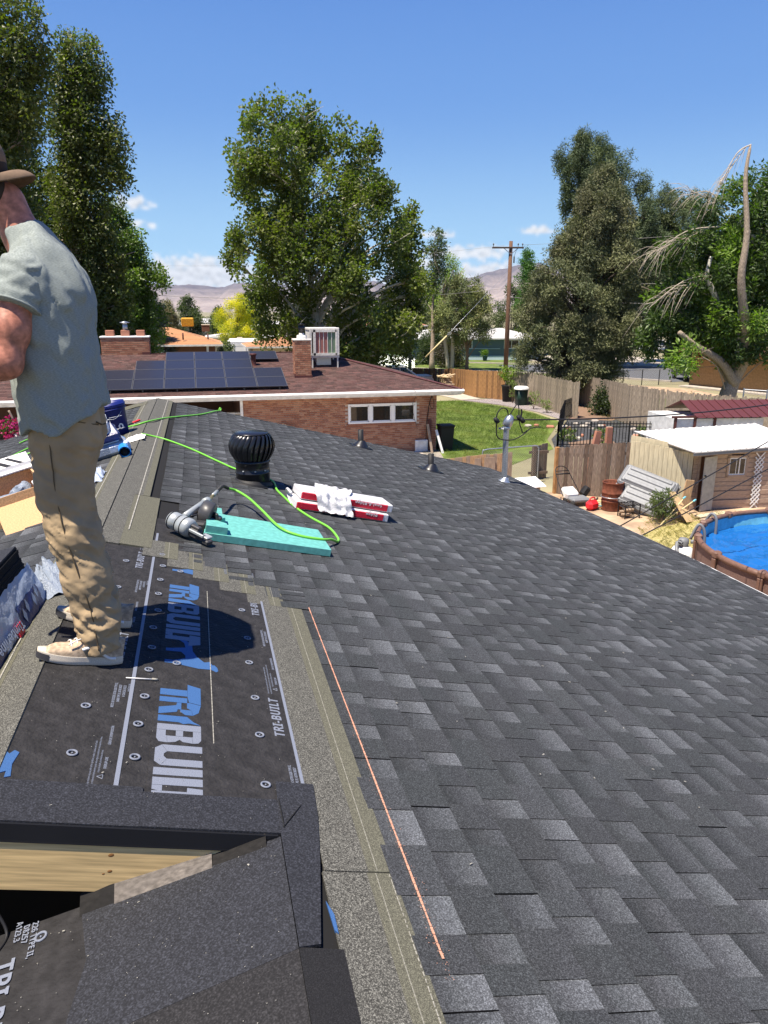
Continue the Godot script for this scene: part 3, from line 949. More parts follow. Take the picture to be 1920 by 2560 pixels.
func underlayment(h: Node3D) -> void:
	var O := rt(0, 0)
	var a := slab("underlayment_sheet", h, M.underlay, O, -0.622, -0.10, -4.9, -1.85, 0.0, 0.003)
	var b := slab("underlayment_sheet", h, M.underlay, O, -0.226, 0.246, -4.6, -1.88, 0.0028, 0.0052)
	slab("overlap_line", a, M.print_white, O, -0.315, -0.302, -4.55, -1.97, 0.004, 0.0058)
	slab("overlap_line", b, M.print_white, O, 0.232, 0.242, -3.62, -2.0, 0.004, 0.0078)
	slab("snapped_line", b, M.chalk_white, O, -0.0325, -0.0300, -3.66, -2.24, 0.004, 0.0072)
	var st0 := mb()
	var fr := func(x: float, z: float, lift: float) -> Transform3D:
		var t := rt(x, z, lift)      # reading towards the camera, tops down the slope
		return Transform3D(Basis(t.basis.z, t.basis.x, t.basis.y), t.origin)
	var up := func(x: float, z: float, lift: float) -> Transform3D:
		var t := rt(x, z, lift)      # reading away from the camera, tops up the slope
		return Transform3D(Basis(-t.basis.z, -t.basis.x, t.basis.y), t.origin)
	for z in [-2.60, -3.70]:
		logo(b, fr.call(-0.212, z, 0.0056), 0.148, 0.70)
	for z in [-2.93, -4.03]:
		fox(b, fr.call(-0.205, z, 0.0055))
	for q in [[0.196, -2.30], [0.196, -3.40]]:
		small_print(b, up, q[0], q[1], 0.0056, 1.0)
	for q in [[-0.372, -1.65], [-0.372, -2.75], [-0.372, -3.85]]:
		small_print(a, up, q[0], q[1], 0.0034, 1.0)
	st0 = mb()
	roof_poly(st0, [[-0.620, -2.00], [-0.598, -2.015], [-0.597, -1.985], [-0.582, -1.992], [-0.590, -2.05], [-0.583, -2.11], [-0.597, -2.12], [-0.607, -2.10], [-0.620, -2.115]], 0.0056)
	obj("printed_animal", st0, M.print_blue, a)
	for q in [[-0.269, -2.126], [-0.269, -2.32], [-0.262, -2.51], [-0.265, -2.72], [-0.262, -2.92], [-0.262, -3.12], [-0.258, -3.32], [-0.258, -3.53], [-0.262, -3.73], [-0.255, -3.95], [-0.26, -4.14]]:
		ring_mark(a, rt(q[0] + rng.randf_range(-0.006, 0.006), q[1], 0.0075))
	for q in [[0.119, -2.027], [0.124, -2.316], [0.128, -2.58], [0.126, -2.88], [0.135, -3.13], [0.13, -3.46], [-0.16, -2.80], [-0.165, -3.90]]:
		ring_mark(b, rt(q[0], q[1], 0.008))
	for q in [[-0.444, -2.126], [-0.442, -2.41], [-0.43, -2.78], [-0.44, -3.2], [-0.445, -3.55], [-0.44, -3.95], [-0.43, -4.25]]:
		ring_mark(a, rt(q[0], q[1], 0.006))
	# self-sealing membrane along the edge towards the camera
	slab("edge_membrane", h, M.membrane, O, -0.63, -0.235, -1.975, -1.80, 0.003, 0.0085)
	slab("edge_membrane", h, M.membrane, O, -0.2345, 0.175, -1.952, -1.80, 0.003, 0.0098)
	var st := mb()
	# corner patch running on down the low ridge
	var pts := [[0.150, -2.045], [0.268, -2.042], [0.2585, -1.88], [0.2365, -1.70], [0.192, -1.408], [0.1405, -1.399], [0.1405, -1.80]]
	roof_poly(st, pts, 0.0108)
	obj("corner_membrane", st, M.membrane, h)
	st = mb()
	roof_poly(st, [[0.1405, -1.401], [0.245, -1.395], [0.245, 0.5], [0.1405, 0.5]], 0.0075)
	obj("underlayment_sheet", st, M.underlay_dark, h)
	st = mb()
	roof_poly(st, [[0.226, -1.545], [0.240, -1.50], [0.240, -1.44], [0.232, -1.45]], 0.0105)
	obj("printed_fox_tail", st, M.print_blue, h)
	st = mb()
	# cuts and creases in the membrane
	for l in [[[0.150, -1.955], [0.1525, -1.82]], [[0.150, -1.822], [0.215, -1.93]]]:
		var p: Vector3 = rt(l[0][0], l[0][1], 0.0135).origin; var q: Vector3 = rt(l[1][0], l[1][1], 0.0135).origin
		tube(st, [p, (p + q) / 2, q], [0.001, 0.0022, 0.0008], 5)
	obj("knife_cut", st, M.void_black, h)
	# drip edge, pine rake board and the gap below
	st = mb()
	var pa := Vector3(-2.4, ry(-2.4) - 0.03, -1.797); var pb := Vector3(0.135, ry(0.135) - 0.03, -1.797)
	box(st, Vector3(pa.x, 0, 0).lerp(Vector3(pb.x, 0, 0), 0.5) + Vector3(0, (pa.y + pb.y) / 2 + 0.004, -1.797), Vector3(pa.distance_to(pb), 0.052, 0.006), dirbasis(pb - pa))
	box(st, Vector3((pa.x + pb.x) / 2, (pa.y + pb.y) / 2 + 0.031, -1.800), Vector3(pa.distance_to(pb), 0.004, 0.012), dirbasis(pb - pa))
	box(st, Vector3((pa.x + pb.x) / 2, (pa.y + pb.y) / 2 - 0.021, -1.7985), Vector3(pa.distance_to(pb), 0.004, 0.010), dirbasis(pb - pa))
	obj("black_drip_edge", st, M.black_metal, h)
	st = mb()
	# the board's own frame: x along the rake, so that its grain runs with it
	var bf := Transform3D(Basis(Vector3(cos(TH), -sin(TH), 0), Vector3(sin(TH), cos(TH), 0), Vector3(0, 0, 1)), Vector3(0, ry(0), -1.842))
	var bl := func(x: float, d: float) -> Vector2:
		var v := bf.basis.inverse() * (Vector3(x, ry(x) - d, -1.842) - bf.origin)
		return Vector2(v.x, v.y)
	prism(st, PackedVector2Array([bl.call(-2.4, 0.02), bl.call(0.075, 0.02), bl.call(-0.291, 0.204), bl.call(-2.4, 0.204)]), 0.044)
	var board := obj("pine_rake_board", st, M.new_pine, h)
	board.transform = bf
	for q in [[-0.318, 0.137, 0.010], [-0.335, 0.146, 0.006], [-0.118, 0.100, 0.006], [-0.31, 0.085, 0.012]]:
		st = mb(true)
		lathe(st, [[0.0, 0.0015], [q[2] * 0.6, 0.0012], [q[2], 0.0]], 12, Transform3D(Basis(Vector3(1, 0, 0), Vector3(0, 0, 1), Vector3(0, -0.7, 0)), Vector3(q[0], ry(q[0]) - q[1], -1.799)))
		obj("knot", st, M.knot, board).transform = bf.affine_inverse()
	st = mb()
	var c1 := Vector3(0.10, NY - 0.012, -1.79); var c2 := nt(-0.40, -1.79).origin
	for s in [[0.0, 0.30, 0.034], [0.82, 1.0, 0.05]]:
		var p := c1.lerp(c2, s[0]); var q := c1.lerp(c2, s[1])
		quad(st, p + Vector3(0, s[2], -0.016), q + Vector3(0, s[2] * 0.8, -0.016), q + Vector3(0, 0.002, 0.03), p + Vector3(0, 0.002, 0.03))
	obj("tarry_edge_strip", st, M.tar_wood, h)
	st = mb()
	var p2 := c1.lerp(c2, 0.30); var q2 := c1.lerp(c2, 0.82)
	quad(st, p2 + Vector3(0, 0.034, -0.014), q2 + Vector3(0, 0.046, -0.014), q2 + Vector3(0, 0.003, 0.034), p2 + Vector3(0, 0.003, 0.034))
	obj("dusty_edge_strip", st, M.dusty_wood, h)

func roof_poly(st: SurfaceTool, pts: Array, lift: float, fr := 0) -> void:
	var poly := PackedVector2Array()
	for p in pts: poly.append(Vector2(p[0], p[1]))
	var ix := Geometry2D.triangulate_polygon(poly)
	var f := func(p: Vector2) -> Vector3: return (rt(p.x, p.y, lift) if fr == 0 else nt(p.x, p.y, lift) if fr == 1 else lt(p.x, p.y, lift)).origin
	for i in range(0, ix.size(), 3):
		tri(st, f.call(poly[ix[i]]), f.call(poly[ix[i + 1]]), f.call(poly[ix[i + 2]]))
	for i in poly.size():
		var a: Vector3 = f.call(poly[i]); var b: Vector3 = f.call(poly[(i + 1) % poly.size()])
		quad(st, a, a - Vector3(0, lift * 0.8, 0), b - Vector3(0, lift * 0.8, 0), b)

func glyph(parent: Node, t: Transform3D, m: Material, polys: Array) -> void:
	var st := mb()
	for p in polys:
		var pg := PackedVector2Array()
		for v in p: pg.append(Vector2(v[0], v[1]))
		prism(st, pg, 0.0006, t)
	obj("printed_letter", st, m, parent)

func logo(parent: Node, t: Transform3D, hgt: float, len: float) -> void:
	# heavy slab capitals T R I - B U I L T; cap height 1, the whole word 1 wide
	var s := Transform3D(Basis(Vector3(len, 0, 0), Vector3(0, hgt, 0), Vector3(0, 0, 1)), Vector3.ZERO)
	var T0 := t * s
	var blue := [
		[[[-0.045, 0.66], [-0.015, 0.985], [0.165, 0.985], [0.145, 0.70], [0.085, 0.66]], [[0.02, 0.0], [0.085, 0.0], [0.085, 0.655], [0.02, 0.655]]],
		[[[0.105, 0.0], [0.155, 0.0], [0.155, 0.66], [0.105, 0.66]], [[0.155, 0.655], [0.150, 0.70], [0.170, 0.985], [0.245, 0.93], [0.275, 0.80], [0.225, 0.76], [0.205, 0.655]], [[0.275, 0.795], [0.275, 0.62], [0.245, 0.50], [0.225, 0.50], [0.225, 0.755]], [[0.157, 0.52], [0.224, 0.52], [0.224, 0.44], [0.250, 0.42], [0.280, 0.0], [0.215, 0.0], [0.185, 0.40], [0.157, 0.42]]],
		[[[0.292, 0.0], [0.348, 0.0], [0.348, 0.48], [0.362, 0.58], [0.352, 0.72], [0.365, 0.97], [0.335, 0.80], [0.292, 0.66]]],
	]
	var white := [
		[[[0.372, 0.0], [0.425, 0.0], [0.425, 0.98], [0.372, 0.98]], [[0.427, 0.98], [0.50, 0.98], [0.525, 0.92], [0.53, 0.80], [0.475, 0.78], [0.475, 0.80], [0.427, 0.80]], [[0.427, 0.0], [0.427, 0.20], [0.475, 0.20], [0.475, 0.22], [0.535, 0.24], [0.53, 0.06], [0.50, 0.0]], [[0.477, 0.225], [0.477, 0.775], [0.53, 0.795], [0.522, 0.58], [0.505, 0.51], [0.525, 0.42], [0.535, 0.245]], [[0.427, 0.58], [0.475, 0.58], [0.475, 0.42], [0.427, 0.42]]],
		[[[0.555, 1.0], [0.608, 1.0], [0.608, 0.26], [0.555, 0.14]], [[0.557, 0.135], [0.609, 0.255], [0.628, 0.19], [0.648, 0.19], [0.668, 0.255], [0.72, 0.135], [0.69, 0.0], [0.585, 0.0]], [[0.668, 0.26], [0.668, 1.0], [0.72, 1.0], [0.72, 0.14]]],
		[[[0.738, 0.0], [0.792, 0.0], [0.792, 1.0], [0.738, 1.0]]],
		[[[0.81, 0.0], [0.863, 0.0], [0.863, 1.0], [0.81, 1.0]], [[0.865, 0.0], [0.895, 0.0], [0.91, 0.20], [0.865, 0.20]]],
		[[[0.905, 0.0], [0.96, 0.0], [0.96, 0.68], [0.905, 0.68]], [[0.875, 0.69], [1.03, 0.66], [1.0, 1.0], [0.882, 1.0]]],
	]
	for g in blue: glyph(parent, T0, M.print_blue, g)
	for g in white: glyph(parent, T0, M.print_white, g)

func fox(parent: Node, t: Transform3D) -> void:
	# a plain standing dog-like silhouette, head down the slope, legs up it
	var b := [[-0.005, 0.02], [-0.005, 0.0], [0.012, 0.0], [0.010, 0.095], [0.030, 0.12], [0.045, 0.12], [0.062, 0.05], [0.062, -0.002], [0.080, -0.002], [0.080, 0.06], [0.088, 0.13], [0.096, 0.20], [0.094, 0.275], [0.105, 0.305], [0.098, 0.318], [0.080, 0.312], [0.068, 0.296], [0.070, 0.285], [0.052, 0.268], [0.058, 0.235], [0.030, 0.19], [0.0, 0.165], [-0.04, 0.16], [-0.075, 0.10], [-0.09, 0.05], [-0.072, 0.06], [-0.045, 0.11], [-0.018, 0.12]]
	var pg := PackedVector2Array()
	for v in b: pg.append(Vector2(v[0] * 1.6, v[1] * 0.66))
	var st := mb()
	prism(st, pg, 0.0006, t)
	obj("printed_animal", st, M.print_blue, parent)

func small_print(parent: Node, up: Callable, x: float, z: float, lift: float, k: float) -> void:
	if z < -1.98:
		brand_print(parent, up, x, z, lift, k)
	for i in 3:
		text(parent, "printed_lettering", ["Slip resistance may vary with surface conditions, weather, footwear and roof pitch.", "La resistencia al deslizamiento puede variar segun las condiciones de la superficie, el clima,", "el tipo de calzado y la inclinacion del techo"][i], 0.0055, up.call(x - 0.012 + 0.011 * i, z - 0.33 - 0.06 * (1 if i == 2 else 0), lift), M.print_white, {"wide": 0.8})
	text(parent, "printed_lettering", "OVERLAP LINE", 0.0085, up.call(x + 0.026, z - 0.41, lift), M.print_white, {"wide": 0.75, "weight": 600})
	text(parent, "printed_lettering", "LÍNEA DE SUPERPOSICIÓN", 0.0085, up.call(x + 0.026, z - 0.54, lift), M.print_white, {"wide": 0.75, "weight": 600})
	var st := mb()
	var t: Transform3D = up.call(x + 0.024, z - 0.36, lift)
	for e in [[0.0, 0.0, 0.02, 0.0], [0.02, 0.0, 0.01, 0.016], [0.01, 0.016, 0.0, 0.0]]:
		tube(st, [t * Vector3(e[0], e[1], 0), t * Vector3(e[2], e[3], 0)], 0.0012, 4)
	obj("printed_warning_triangle", st, M.print_white, parent)

func brand_print(parent: Node, up: Callable, x: float, z: float, lift: float, k: float) -> void:
	text(parent, "printed_lettering", "TRI-BUILT", 0.036 * k, up.call(x, z - 0.02, lift), M.print_white, {"weight": 900, "wide": 1.15, "shear": 0.12})
	text(parent, "printed_lettering", "MEETS OR EXCEEDS ASTM D226 TYPE II,", 0.0095, up.call(x + 0.010, minf(z + 0.33, -1.97), lift), M.print_white, {"wide": 0.72, "weight": 600})
	text(parent, "printed_lettering", "D4869 TYPE IV, ASTM D8257", 0.0095, up.call(x + 0.025, minf(z + 0.29, -1.97), lift), M.print_white, {"wide": 0.72, "weight": 600})
	text(parent, "printed_lettering", "& CAN/CSA A123.3", 0.0095, up.call(x + 0.040, minf(z + 0.25, -1.97), lift), M.print_white, {"wide": 0.72, "weight": 600})
	text(parent, "printed_lettering", "www.beca.com", 0.0085, up.call(x + 0.053, minf(z + 0.21, -1.97), lift), M.print_white, {"wide": 0.72})

func near_slope(h: Node3D) -> void:
	# the lower roof's left slope, right below the camera
	var st := mb()
	roof_poly(st, [[-3.0, -1.80], [0.139, -1.80], [0.139, 0.5], [-3.0, 0.5]], 0.003, 1)
	var a := obj("underlayment_sheet", st, M.underlay, h)
	st = mb()
	roof_poly(st, [[-0.398, -1.794], [-0.36, -1.60], [-0.383, -1.44], [-0.388, -1.30], [-0.232, -1.377], [0.1425, -1.401], [0.1425, -1.79], [-0.12, -1.795]], 0.0065, 1)
	obj("valley_membrane", st, M.membrane, h)
	st = mb()
	roof_poly(st, [[-0.39, -1.298], [-0.232, -1.379], [0.1425, -1.403], [0.1425, 0.4], [-0.36, 0.4]], 0.0055, 1)
	obj("valley_membrane", st, M.membrane_dark, h)
	var t := nt(-0.535, -1.735, 0.006)
	var f := Transform3D(Basis(t.basis.z, t.basis.x, t.basis.y).rotated(t.basis.y, 0.06), t.origin)
	text(a, "printed_lettering", "226 TYPE II,", 0.016, Transform3D(f.basis, nt(-0.515, -1.80, 0.007).origin), M.print_white, {"weight": 600})
	text(a, "printed_lettering", "D8257", 0.016, Transform3D(f.basis, nt(-0.537, -1.80, 0.007).origin), M.print_white, {"weight": 600})
	text(a, "printed_lettering", "A123.3", 0.016, Transform3D(f.basis, nt(-0.559, -1.82, 0.007).origin), M.print_white, {"weight": 600})
	text(a, "printed_lettering", "TRI-BUILT", 0.052, Transform3D(f.basis, nt(-0.572, -1.70, 0.007).origin), M.print_white, {"weight": 900, "wide": 1.0, "shear": 0.12})
	ring_mark(a, nt(-0.492, -1.74, 0.005))
	st = mb(true)
	tube(st, spline([nt(-0.60, -1.82, 0.07).origin, nt(-0.585, -1.79, 0.012).origin, nt(-0.60, -1.74, 0.006).origin, nt(-0.66, -1.66, 0.006).origin, nt(-0.8, -1.6, 0.006).origin], 6), 0.0045, 6)
	obj("hanging_cable", st, M.black_rubber, h)
	st = mb()
	for i in 160:
		var x := rng.randf_range(-0.6, 0.13); var z := rng.randf_range(-1.78, -1.0)
		var tt := nt(x, z, 0.0085)
		tt.basis = tt.basis * Basis(Vector3.UP, rng.randf() * TAU)
		var big := 2.4 if rng.randf() < 0.05 else 1.0
		box(st, tt.origin, Vector3(rng.randf_range(0.001, 0.003) * big, 0.0012, rng.randf_range(0.0008, 0.0016) * big), tt.basis)
	for i in 140:
		var x := rng.randf_range(-0.6, 0.22); var z := rng.randf_range(-3.6, -1.85)
		var tt := rt(x, z, 0.0095)
		tt.basis = tt.basis * Basis(Vector3.UP, rng.randf() * TAU)
		var big := 2.6 if rng.randf() < 0.06 else 1.0
		box(st, tt.origin, Vector3(rng.randf_range(0.001, 0.003) * big, 0.0012, rng.randf_range(0.0008, 0.0016) * big), tt.basis)
	stuff(obj("crumbs", st, M.chalk_white, h))

func brick_variants() -> Array:
	var out := []
	for i in 3:
		var st := mb()
		box(st, Vector3.ZERO, Vector3(0.193, 0.057 + 0.002 * i, 0.05))
		out.append(done(st))
	return out

func brick_face(parent: Node, t: Transform3D, w: float, rows: Array, called: String, each: bool, skip: Variant = null) -> void:
	# courses of bricks on a face: local x along the wall, y up, z out of the wall
	var bm: Array = M.bricks
	var ms := [M.brick_a, M.brick_b, M.brick_c]
	var sts := [mb(), mb(), mb()]
	var lone := 0
	for r in range(rows[0], rows[1]):
		var y := 0.075 * r + 0.037
		var x := -0.10 if r % 2 else 0.0
		while x < w - 0.005:
			var x1 := minf(x + 0.2, w); var x0 := maxf(x, 0.0)
			x += 0.2
			if x1 - x0 < 0.03: continue
			var c := Vector3((x0 + x1) / 2, y, -0.022 + rng.randf_range(-0.003, 0.003))
			if skip != null and skip.call(c): continue
			var k := rng.randi() % 3
			var tt := t * Transform3D(Basis.from_scale(Vector3((x1 - x0 - 0.008) / 0.193, 1, 1)), c)
			if each and lone < 296:
				inst(called, bm[k], ms[rng.randi() % 3], parent).transform = tt
				lone += 1
			else:
				sts[rng.randi() % 3].append_from(bm[k], 0, tt)
	for i in 3:
		var m: ArrayMesh = sts[i].commit()
		if m.get_surface_count():
			stuff(inst("brick_courses", m, ms[i], parent))

func neighbour_house() -> void:
	M["bricks"] = brick_variants()
	var h := thing("brick_house", "low brick house with brown shingled roof, solar panels and white gutter", "house")
	# front slope, ridge and hips
	var x0 := -12.0; var x1 := 9.95; var ze := -27.6; var zr := -32.6; var ye := 2.5; var yr := 3.75; var zb := -37.6
	var st := mb()
	quad(st, Vector3(x0, ye, ze), Vector3(x0, yr, zr), Vector3(x1 - 5.0, yr, zr), Vector3(x1, ye, ze))
	quad(st, Vector3(x0, yr, zr), Vector3(x0, ye, zb), Vector3(x1, ye, zb), Vector3(x1 - 5.0, yr, zr))
	tri(st, Vector3(x1, ye, ze), Vector3(x1 - 5.0, yr, zr), Vector3(x1, ye, zb))
	quad(st, Vector3(x0, ye - 0.02, ze), Vector3(x1, ye - 0.02, ze), Vector3(x1, ye - 0.02, zb), Vector3(x0, ye - 0.02, zb))
	obj("roof_deck", st, M.flash_brown, h)
	# its shingle courses: each tab a wedge with its own tone
	st = mb()
	var sl := 5.0 / 35.0
	for c in 35:
		var z := ze - c * sl
		var y := ye + 0.25 * c * sl
		var xe := x1 - c * sl
		var x := x0 + rng.randf() * 0.2
		while x < xe - 0.05:
			var w := minf(rng.randf_range(0.12, 0.34), xe - x)
			var k := rng.randf_range(0.70, 1.28)
			var warm := rng.randf_range(0.92, 1.1)
			st.set_color(Color(0.26 * k * warm, 0.145 * k, 0.122 * k))
			var hi := 0.016 if rng.randf() < 0.5 else 0.010
			quad(st, Vector3(x, y + hi, z), Vector3(x, y + 0.25 * sl + 0.006, z - sl - 0.01), Vector3(x + w - 0.004, y + 0.25 * sl + 0.006, z - sl - 0.01), Vector3(x + w - 0.004, y + hi, z))
			quad(st, Vector3(x, y, z), Vector3(x, y + hi, z), Vector3(x + w, y + hi, z), Vector3(x + w, y, z))
			x += w
	for c in 30:
		# hip side, seen at a grazing angle
		var f0 := c / 30.0; var f1 := (c + 1) / 30.0
		var k := rng.randf_range(0.8, 1.15)
		st.set_color(Color(0.26 * k, 0.145 * k, 0.122 * k))
		var a := Vector3(x1, ye, ze).lerp(Vector3(x1 - 5, yr, zr), f0); var b := Vector3(x1, ye, ze).lerp(Vector3(x1 - 5, yr, zr), f1)
		var c2 := Vector3(x1, ye, zb).lerp(Vector3(x1 - 5, yr, zr), f0); var d := Vector3(x1, ye, zb).lerp(Vector3(x1 - 5, yr, zr), f1)
		var u := Vector3(0.004, 0.014, 0)
		quad(st, a + u, b + u, d + u, c2 + u)
	stuff(obj("roof_shingles", st, M.brown_shingle, h))
	st = mb()
	var hv := Vector3(-5, 1.25, -5).normalized()
	for i in 26:
		var p := Vector3(x1, ye + 0.02, ze) + hv * (0.27 * i + 0.13)
		if p.z < zr: break
		box(st, p + Vector3(0, 0.006, 0), Vector3(0.30, 0.012, 0.2), dirbasis(hv))
	for i in 64:
		box(st, Vector3(x1 - 5.1 - i * 0.26, yr + 0.012, zr), Vector3(0.28, 0.014, 0.2))
	obj("ridge_cap", st, M.flash_brown, h)
	# gutter, fascia, soffit
	st = mb(true)
	var prof := [Vector3(0, 0.02, 0.0), Vector3(0, 0.025, 0.02), Vector3(0, -0.01, 0.125), Vector3(0, -0.045, 0.125), Vector3(0, -0.06, 0.105), Vector3(0, -0.115, 0.09), Vector3(0, -0.125, 0.02), Vector3(0, -0.125, 0.0)]
	for i in prof.size() - 1:
		quad(st, Vector3(x0, ye, ze) + prof[i], Vector3(x1 + 0.06, ye, ze) + prof[i], Vector3(x1 + 0.06, ye, ze) + prof[i + 1], Vector3(x0, ye, ze) + prof[i + 1])
	for e in [x0, x1 + 0.06]:
		for i in range(1, prof.size() - 1):
			tri(st, Vector3(e, ye, ze) + prof[0], Vector3(e, ye, ze) + prof[i], Vector3(e, ye, ze) + prof[i + 1])
	obj("gutter", st, M.white_paint, h)
	st = mb()
	box(st, Vector3((x0 + x1) / 2, ye - 0.10, ze - 0.015), Vector3(x1 - x0, 0.16, 0.025))
	box(st, Vector3(x1 - 0.01, ye - 0.07, (ze + zb) / 2 - 0.02), Vector3(0.025, 0.14, ze - zb - 0.06))
	box(st, Vector3((x0 + x1) / 2, ye - 0.19, (ze + zb) / 2), Vector3(x1 - x0 - 0.06, 0.02, ze - zb - 0.08))
	obj("fascia", st, M.white_paint, h)
	# walls
	var zw := -28.3
	st = mb()
	# back plane of mortar with the window opening left out
	for r in [[1.53, 5.54, 0.0, 2.31], [5.54, 8.30, 0.0, 1.24], [5.54, 8.30, 1.93, 2.31], [8.30, 9.15, 0.0, 2.31]]:
		box(st, Vector3((r[0] + r[1]) / 2, (r[2] + r[3]) / 2, zw - 0.135), Vector3(r[1] - r[0], r[3] - r[2], 0.23))
	box(st, Vector3(9.035, 1.155, -32.9), Vector3(0.23, 2.31, 8.7))
	box(st, Vector3(-1.4, 1.155, -37.1), Vector3(21.0, 2.31, 0.23))
	obj("wall", st, M.mortar, h)
	var win := func(c: Vector3) -> bool: return c.x > 3.92 and c.x < 6.86 and c.y > 1.10 and c.y < 2.02
	brick_face(h, Transform3D(Basis.IDENTITY, Vector3(1.53, 0.0, zw)), 7.62, [17, 31], "brick", true, win)
	brick_face(h, Transform3D(Basis.IDENTITY, Vector3(1.53, 0.0, zw)), 7.62, [0, 17], "brick", false, win)
	brick_face(h, Transform3D(Basis(Vector3.UP, PI / 2), Vector3(9.15, 0.0, zw - 0.02)), 6.0, [0, 31], "brick", false)
	# bricks on edge round the window
	st = mb()
	for i in 28:
		box(st, Vector3(5.52 + 0.1 * i, 2.06, zw - 0.022), Vector3(0.088, 0.18, 0.05))
	for i in 14:
		box(st, Vector3(5.57 + 0.2 * i, 1.165, zw - 0.004), Vector3(0.19, 0.065, 0.10))
	obj("soldier_course", st, M.brick_b, h)
	# clerestory window with three sliding lights
	st = mb()
	for b in [[5.54, 8.30, 1.90, 1.965], [5.54, 8.30, 1.205, 1.265], [5.54, 5.61, 1.265, 1.90], [8.23, 8.30, 1.265, 1.90], [6.37, 6.50, 1.265, 1.90], [7.27, 7.40, 1.265, 1.90]]:
		box(st, Vector3((b[0] + b[1]) / 2, (b[2] + b[3]) / 2, zw + 0.012), Vector3(b[1] - b[0], b[3] - b[2], 0.07))
	var wf := obj("window", st, M.white_vinyl, h)
	for b in [[5.61, 6.37], [6.50, 7.27], [7.40, 8.23]]:
		st = mb()
		box(st, Vector3((b[0] + b[1]) / 2, 1.582, zw - 0.02), Vector3(b[1] - b[0], 0.636, 0.012))
		obj("pane", st, M.dark_window, wf)
		st = mb()
		for e in [[b[0] + 0.02, 1.582, 0.04, 0.63], [b[1] - 0.02, 1.582, 0.04, 0.63], [(b[0] + b[1]) / 2, 1.285, b[1] - b[0], 0.04], [(b[0] + b[1]) / 2, 1.88, b[1] - b[0], 0.04]]:
			box(st, Vector3(e[0], e[1], zw - 0.004), Vector3(e[2], e[3], 0.02))
		obj("sash", st, M.white_vinyl, wf)
	# open carport to the left of the wall
	st = mb()
	box(st, Vector3(-5.3, 1.155, -35.5), Vector3(13.6, 2.31, 0.2))
	box(st, Vector3(1.50, 1.155, -31.9), Vector3(0.06, 2.31, 7.0))
	obj("carport_wall", st, M.wall_brown, h)
	st = mb()
	for x in [-3.2, 1.47]:
		box(st, Vector3(x, 1.155, zw), Vector3(0.10, 2.31, 0.10))
	obj("carport_post", st, M.white_paint, h)
	# things on the wall
	st = mb()
	bev(st, Vector3(8.51, 0.19, zw + 0.07), Vector3(0.52, 0.56, 0.12), 0.02)
	bev(st, Vector3(8.51, 0.19, zw + 0.135), Vector3(0.46, 0.48, 0.01), 0.004)
	obj("meter_box", st, M.white_paint, h)
	st = mb(true)
	tube(st, spline([Vector3(8.78, 2.28, zw + 0.5), Vector3(8.84, 2.05, zw + 0.12), Vector3(8.80, 1.7, zw + 0.05), Vector3(8.72, 1.0, zw + 0.05), Vector3(8.70, 0.1, zw + 0.05)], 5), 0.016, 5)
	tube(st, spline([Vector3(8.95, 2.2, zw + 0.05), Vector3(9.02, 1.85, zw + 0.06), Vector3(8.93, 1.7, zw + 0.06), Vector3(8.84, 1.95, zw + 0.06), Vector3(8.95, 2.2, zw + 0.05)], 5), 0.010, 5)
	tube(st, spline([Vector3(7.9, 2.55, zw + 0.82), Vector3(8.1, 2.4, zw + 0.75), Vector3(8.12, 1.9, zw + 0.08), Vector3(8.2, 1.4, zw + 0.06), Vector3(8.35, 0.9, zw + 0.05)], 5), 0.007, 5)
	obj("service_cable", st, M.wire_black, h)
	st = mb()
	box(st, Vector3(8.86, 0.65, zw + 0.035), Vector3(0.13, 1.25, 0.05))
	obj("conduit_cover", st, M.flash_brown, h)
	# solar panels on rails
	var pt := func(x: float, d: float, lift: float) -> Vector3: return Vector3(x, ye + 0.25 * d + lift, ze - d)
	var cols := [-4.62, -3.49, -2.37, -1.265, -0.14, 0.965, 2.09, 3.215]
	var rows := [0.44, 1.50, 2.58, 3.66, 4.72]
	for r in 4:
		for c in 7:
			if r == 2 and (c < 2 or c > 5): continue
			if r == 3 and (c < 3 or c > 6): continue
			if r < 2 and c > 6: continue
			if r == 3 and c == 6:
				pass
			var a: Vector3 = pt.call(cols[c] + 0.009, rows[r] + 0.009, 0.13); var b: Vector3 = pt.call(cols[c + 1] - 0.009, rows[r + 1] - 0.009, 0.13)
			st = mb()
			st.set_color(Color(1, 1, 1))
			var up := Vector3(0, 0.97, 0.2425)
			var bs := Basis(Vector3(1, 0, 0), up.normalized(), Vector3(1, 0, 0).cross(up).normalized())
			var ctr := (a + b) / 2
			box(st, ctr, Vector3(b.x - a.x, 0.035, Vector2(b.y - a.y, b.z - a.z).length()), bs)
			var pn := obj("solar_panel", st, M.solar, h)
			st = mb()
			var w2 := (b.x - a.x); var l2 := Vector2(b.y - a.y, b.z - a.z).length()
			for e in [[0.0, -l2 / 2 + 0.01, w2, 0.02], [0.0, l2 / 2 - 0.01, w2, 0.02], [-w2 / 2 + 0.01, 0.0, 0.02, l2], [w2 / 2 - 0.01, 0.0, 0.02, l2]]:
				box(st, ctr + bs * Vector3(e[0], 0.019, e[1]), Vector3(e[2], 0.006, e[3]), bs)
			obj("frame", st, M.solar_frame, pn)
			st = mb()
			for i in range(1, 10): box(st, ctr + bs * Vector3(-w2 / 2 + w2 * i / 10.0, 0.0178, 0), Vector3(0.004, 0.002, l2 - 0.04), bs)
			for i in range(1, 6): box(st, ctr + bs * Vector3(0, 0.0178, -l2 / 2 + l2 * i / 6.0), Vector3(w2 - 0.04, 0.002, 0.005), bs)
			stuff(obj("cell_lines", st, M.solar_line, pn))
	st = mb()
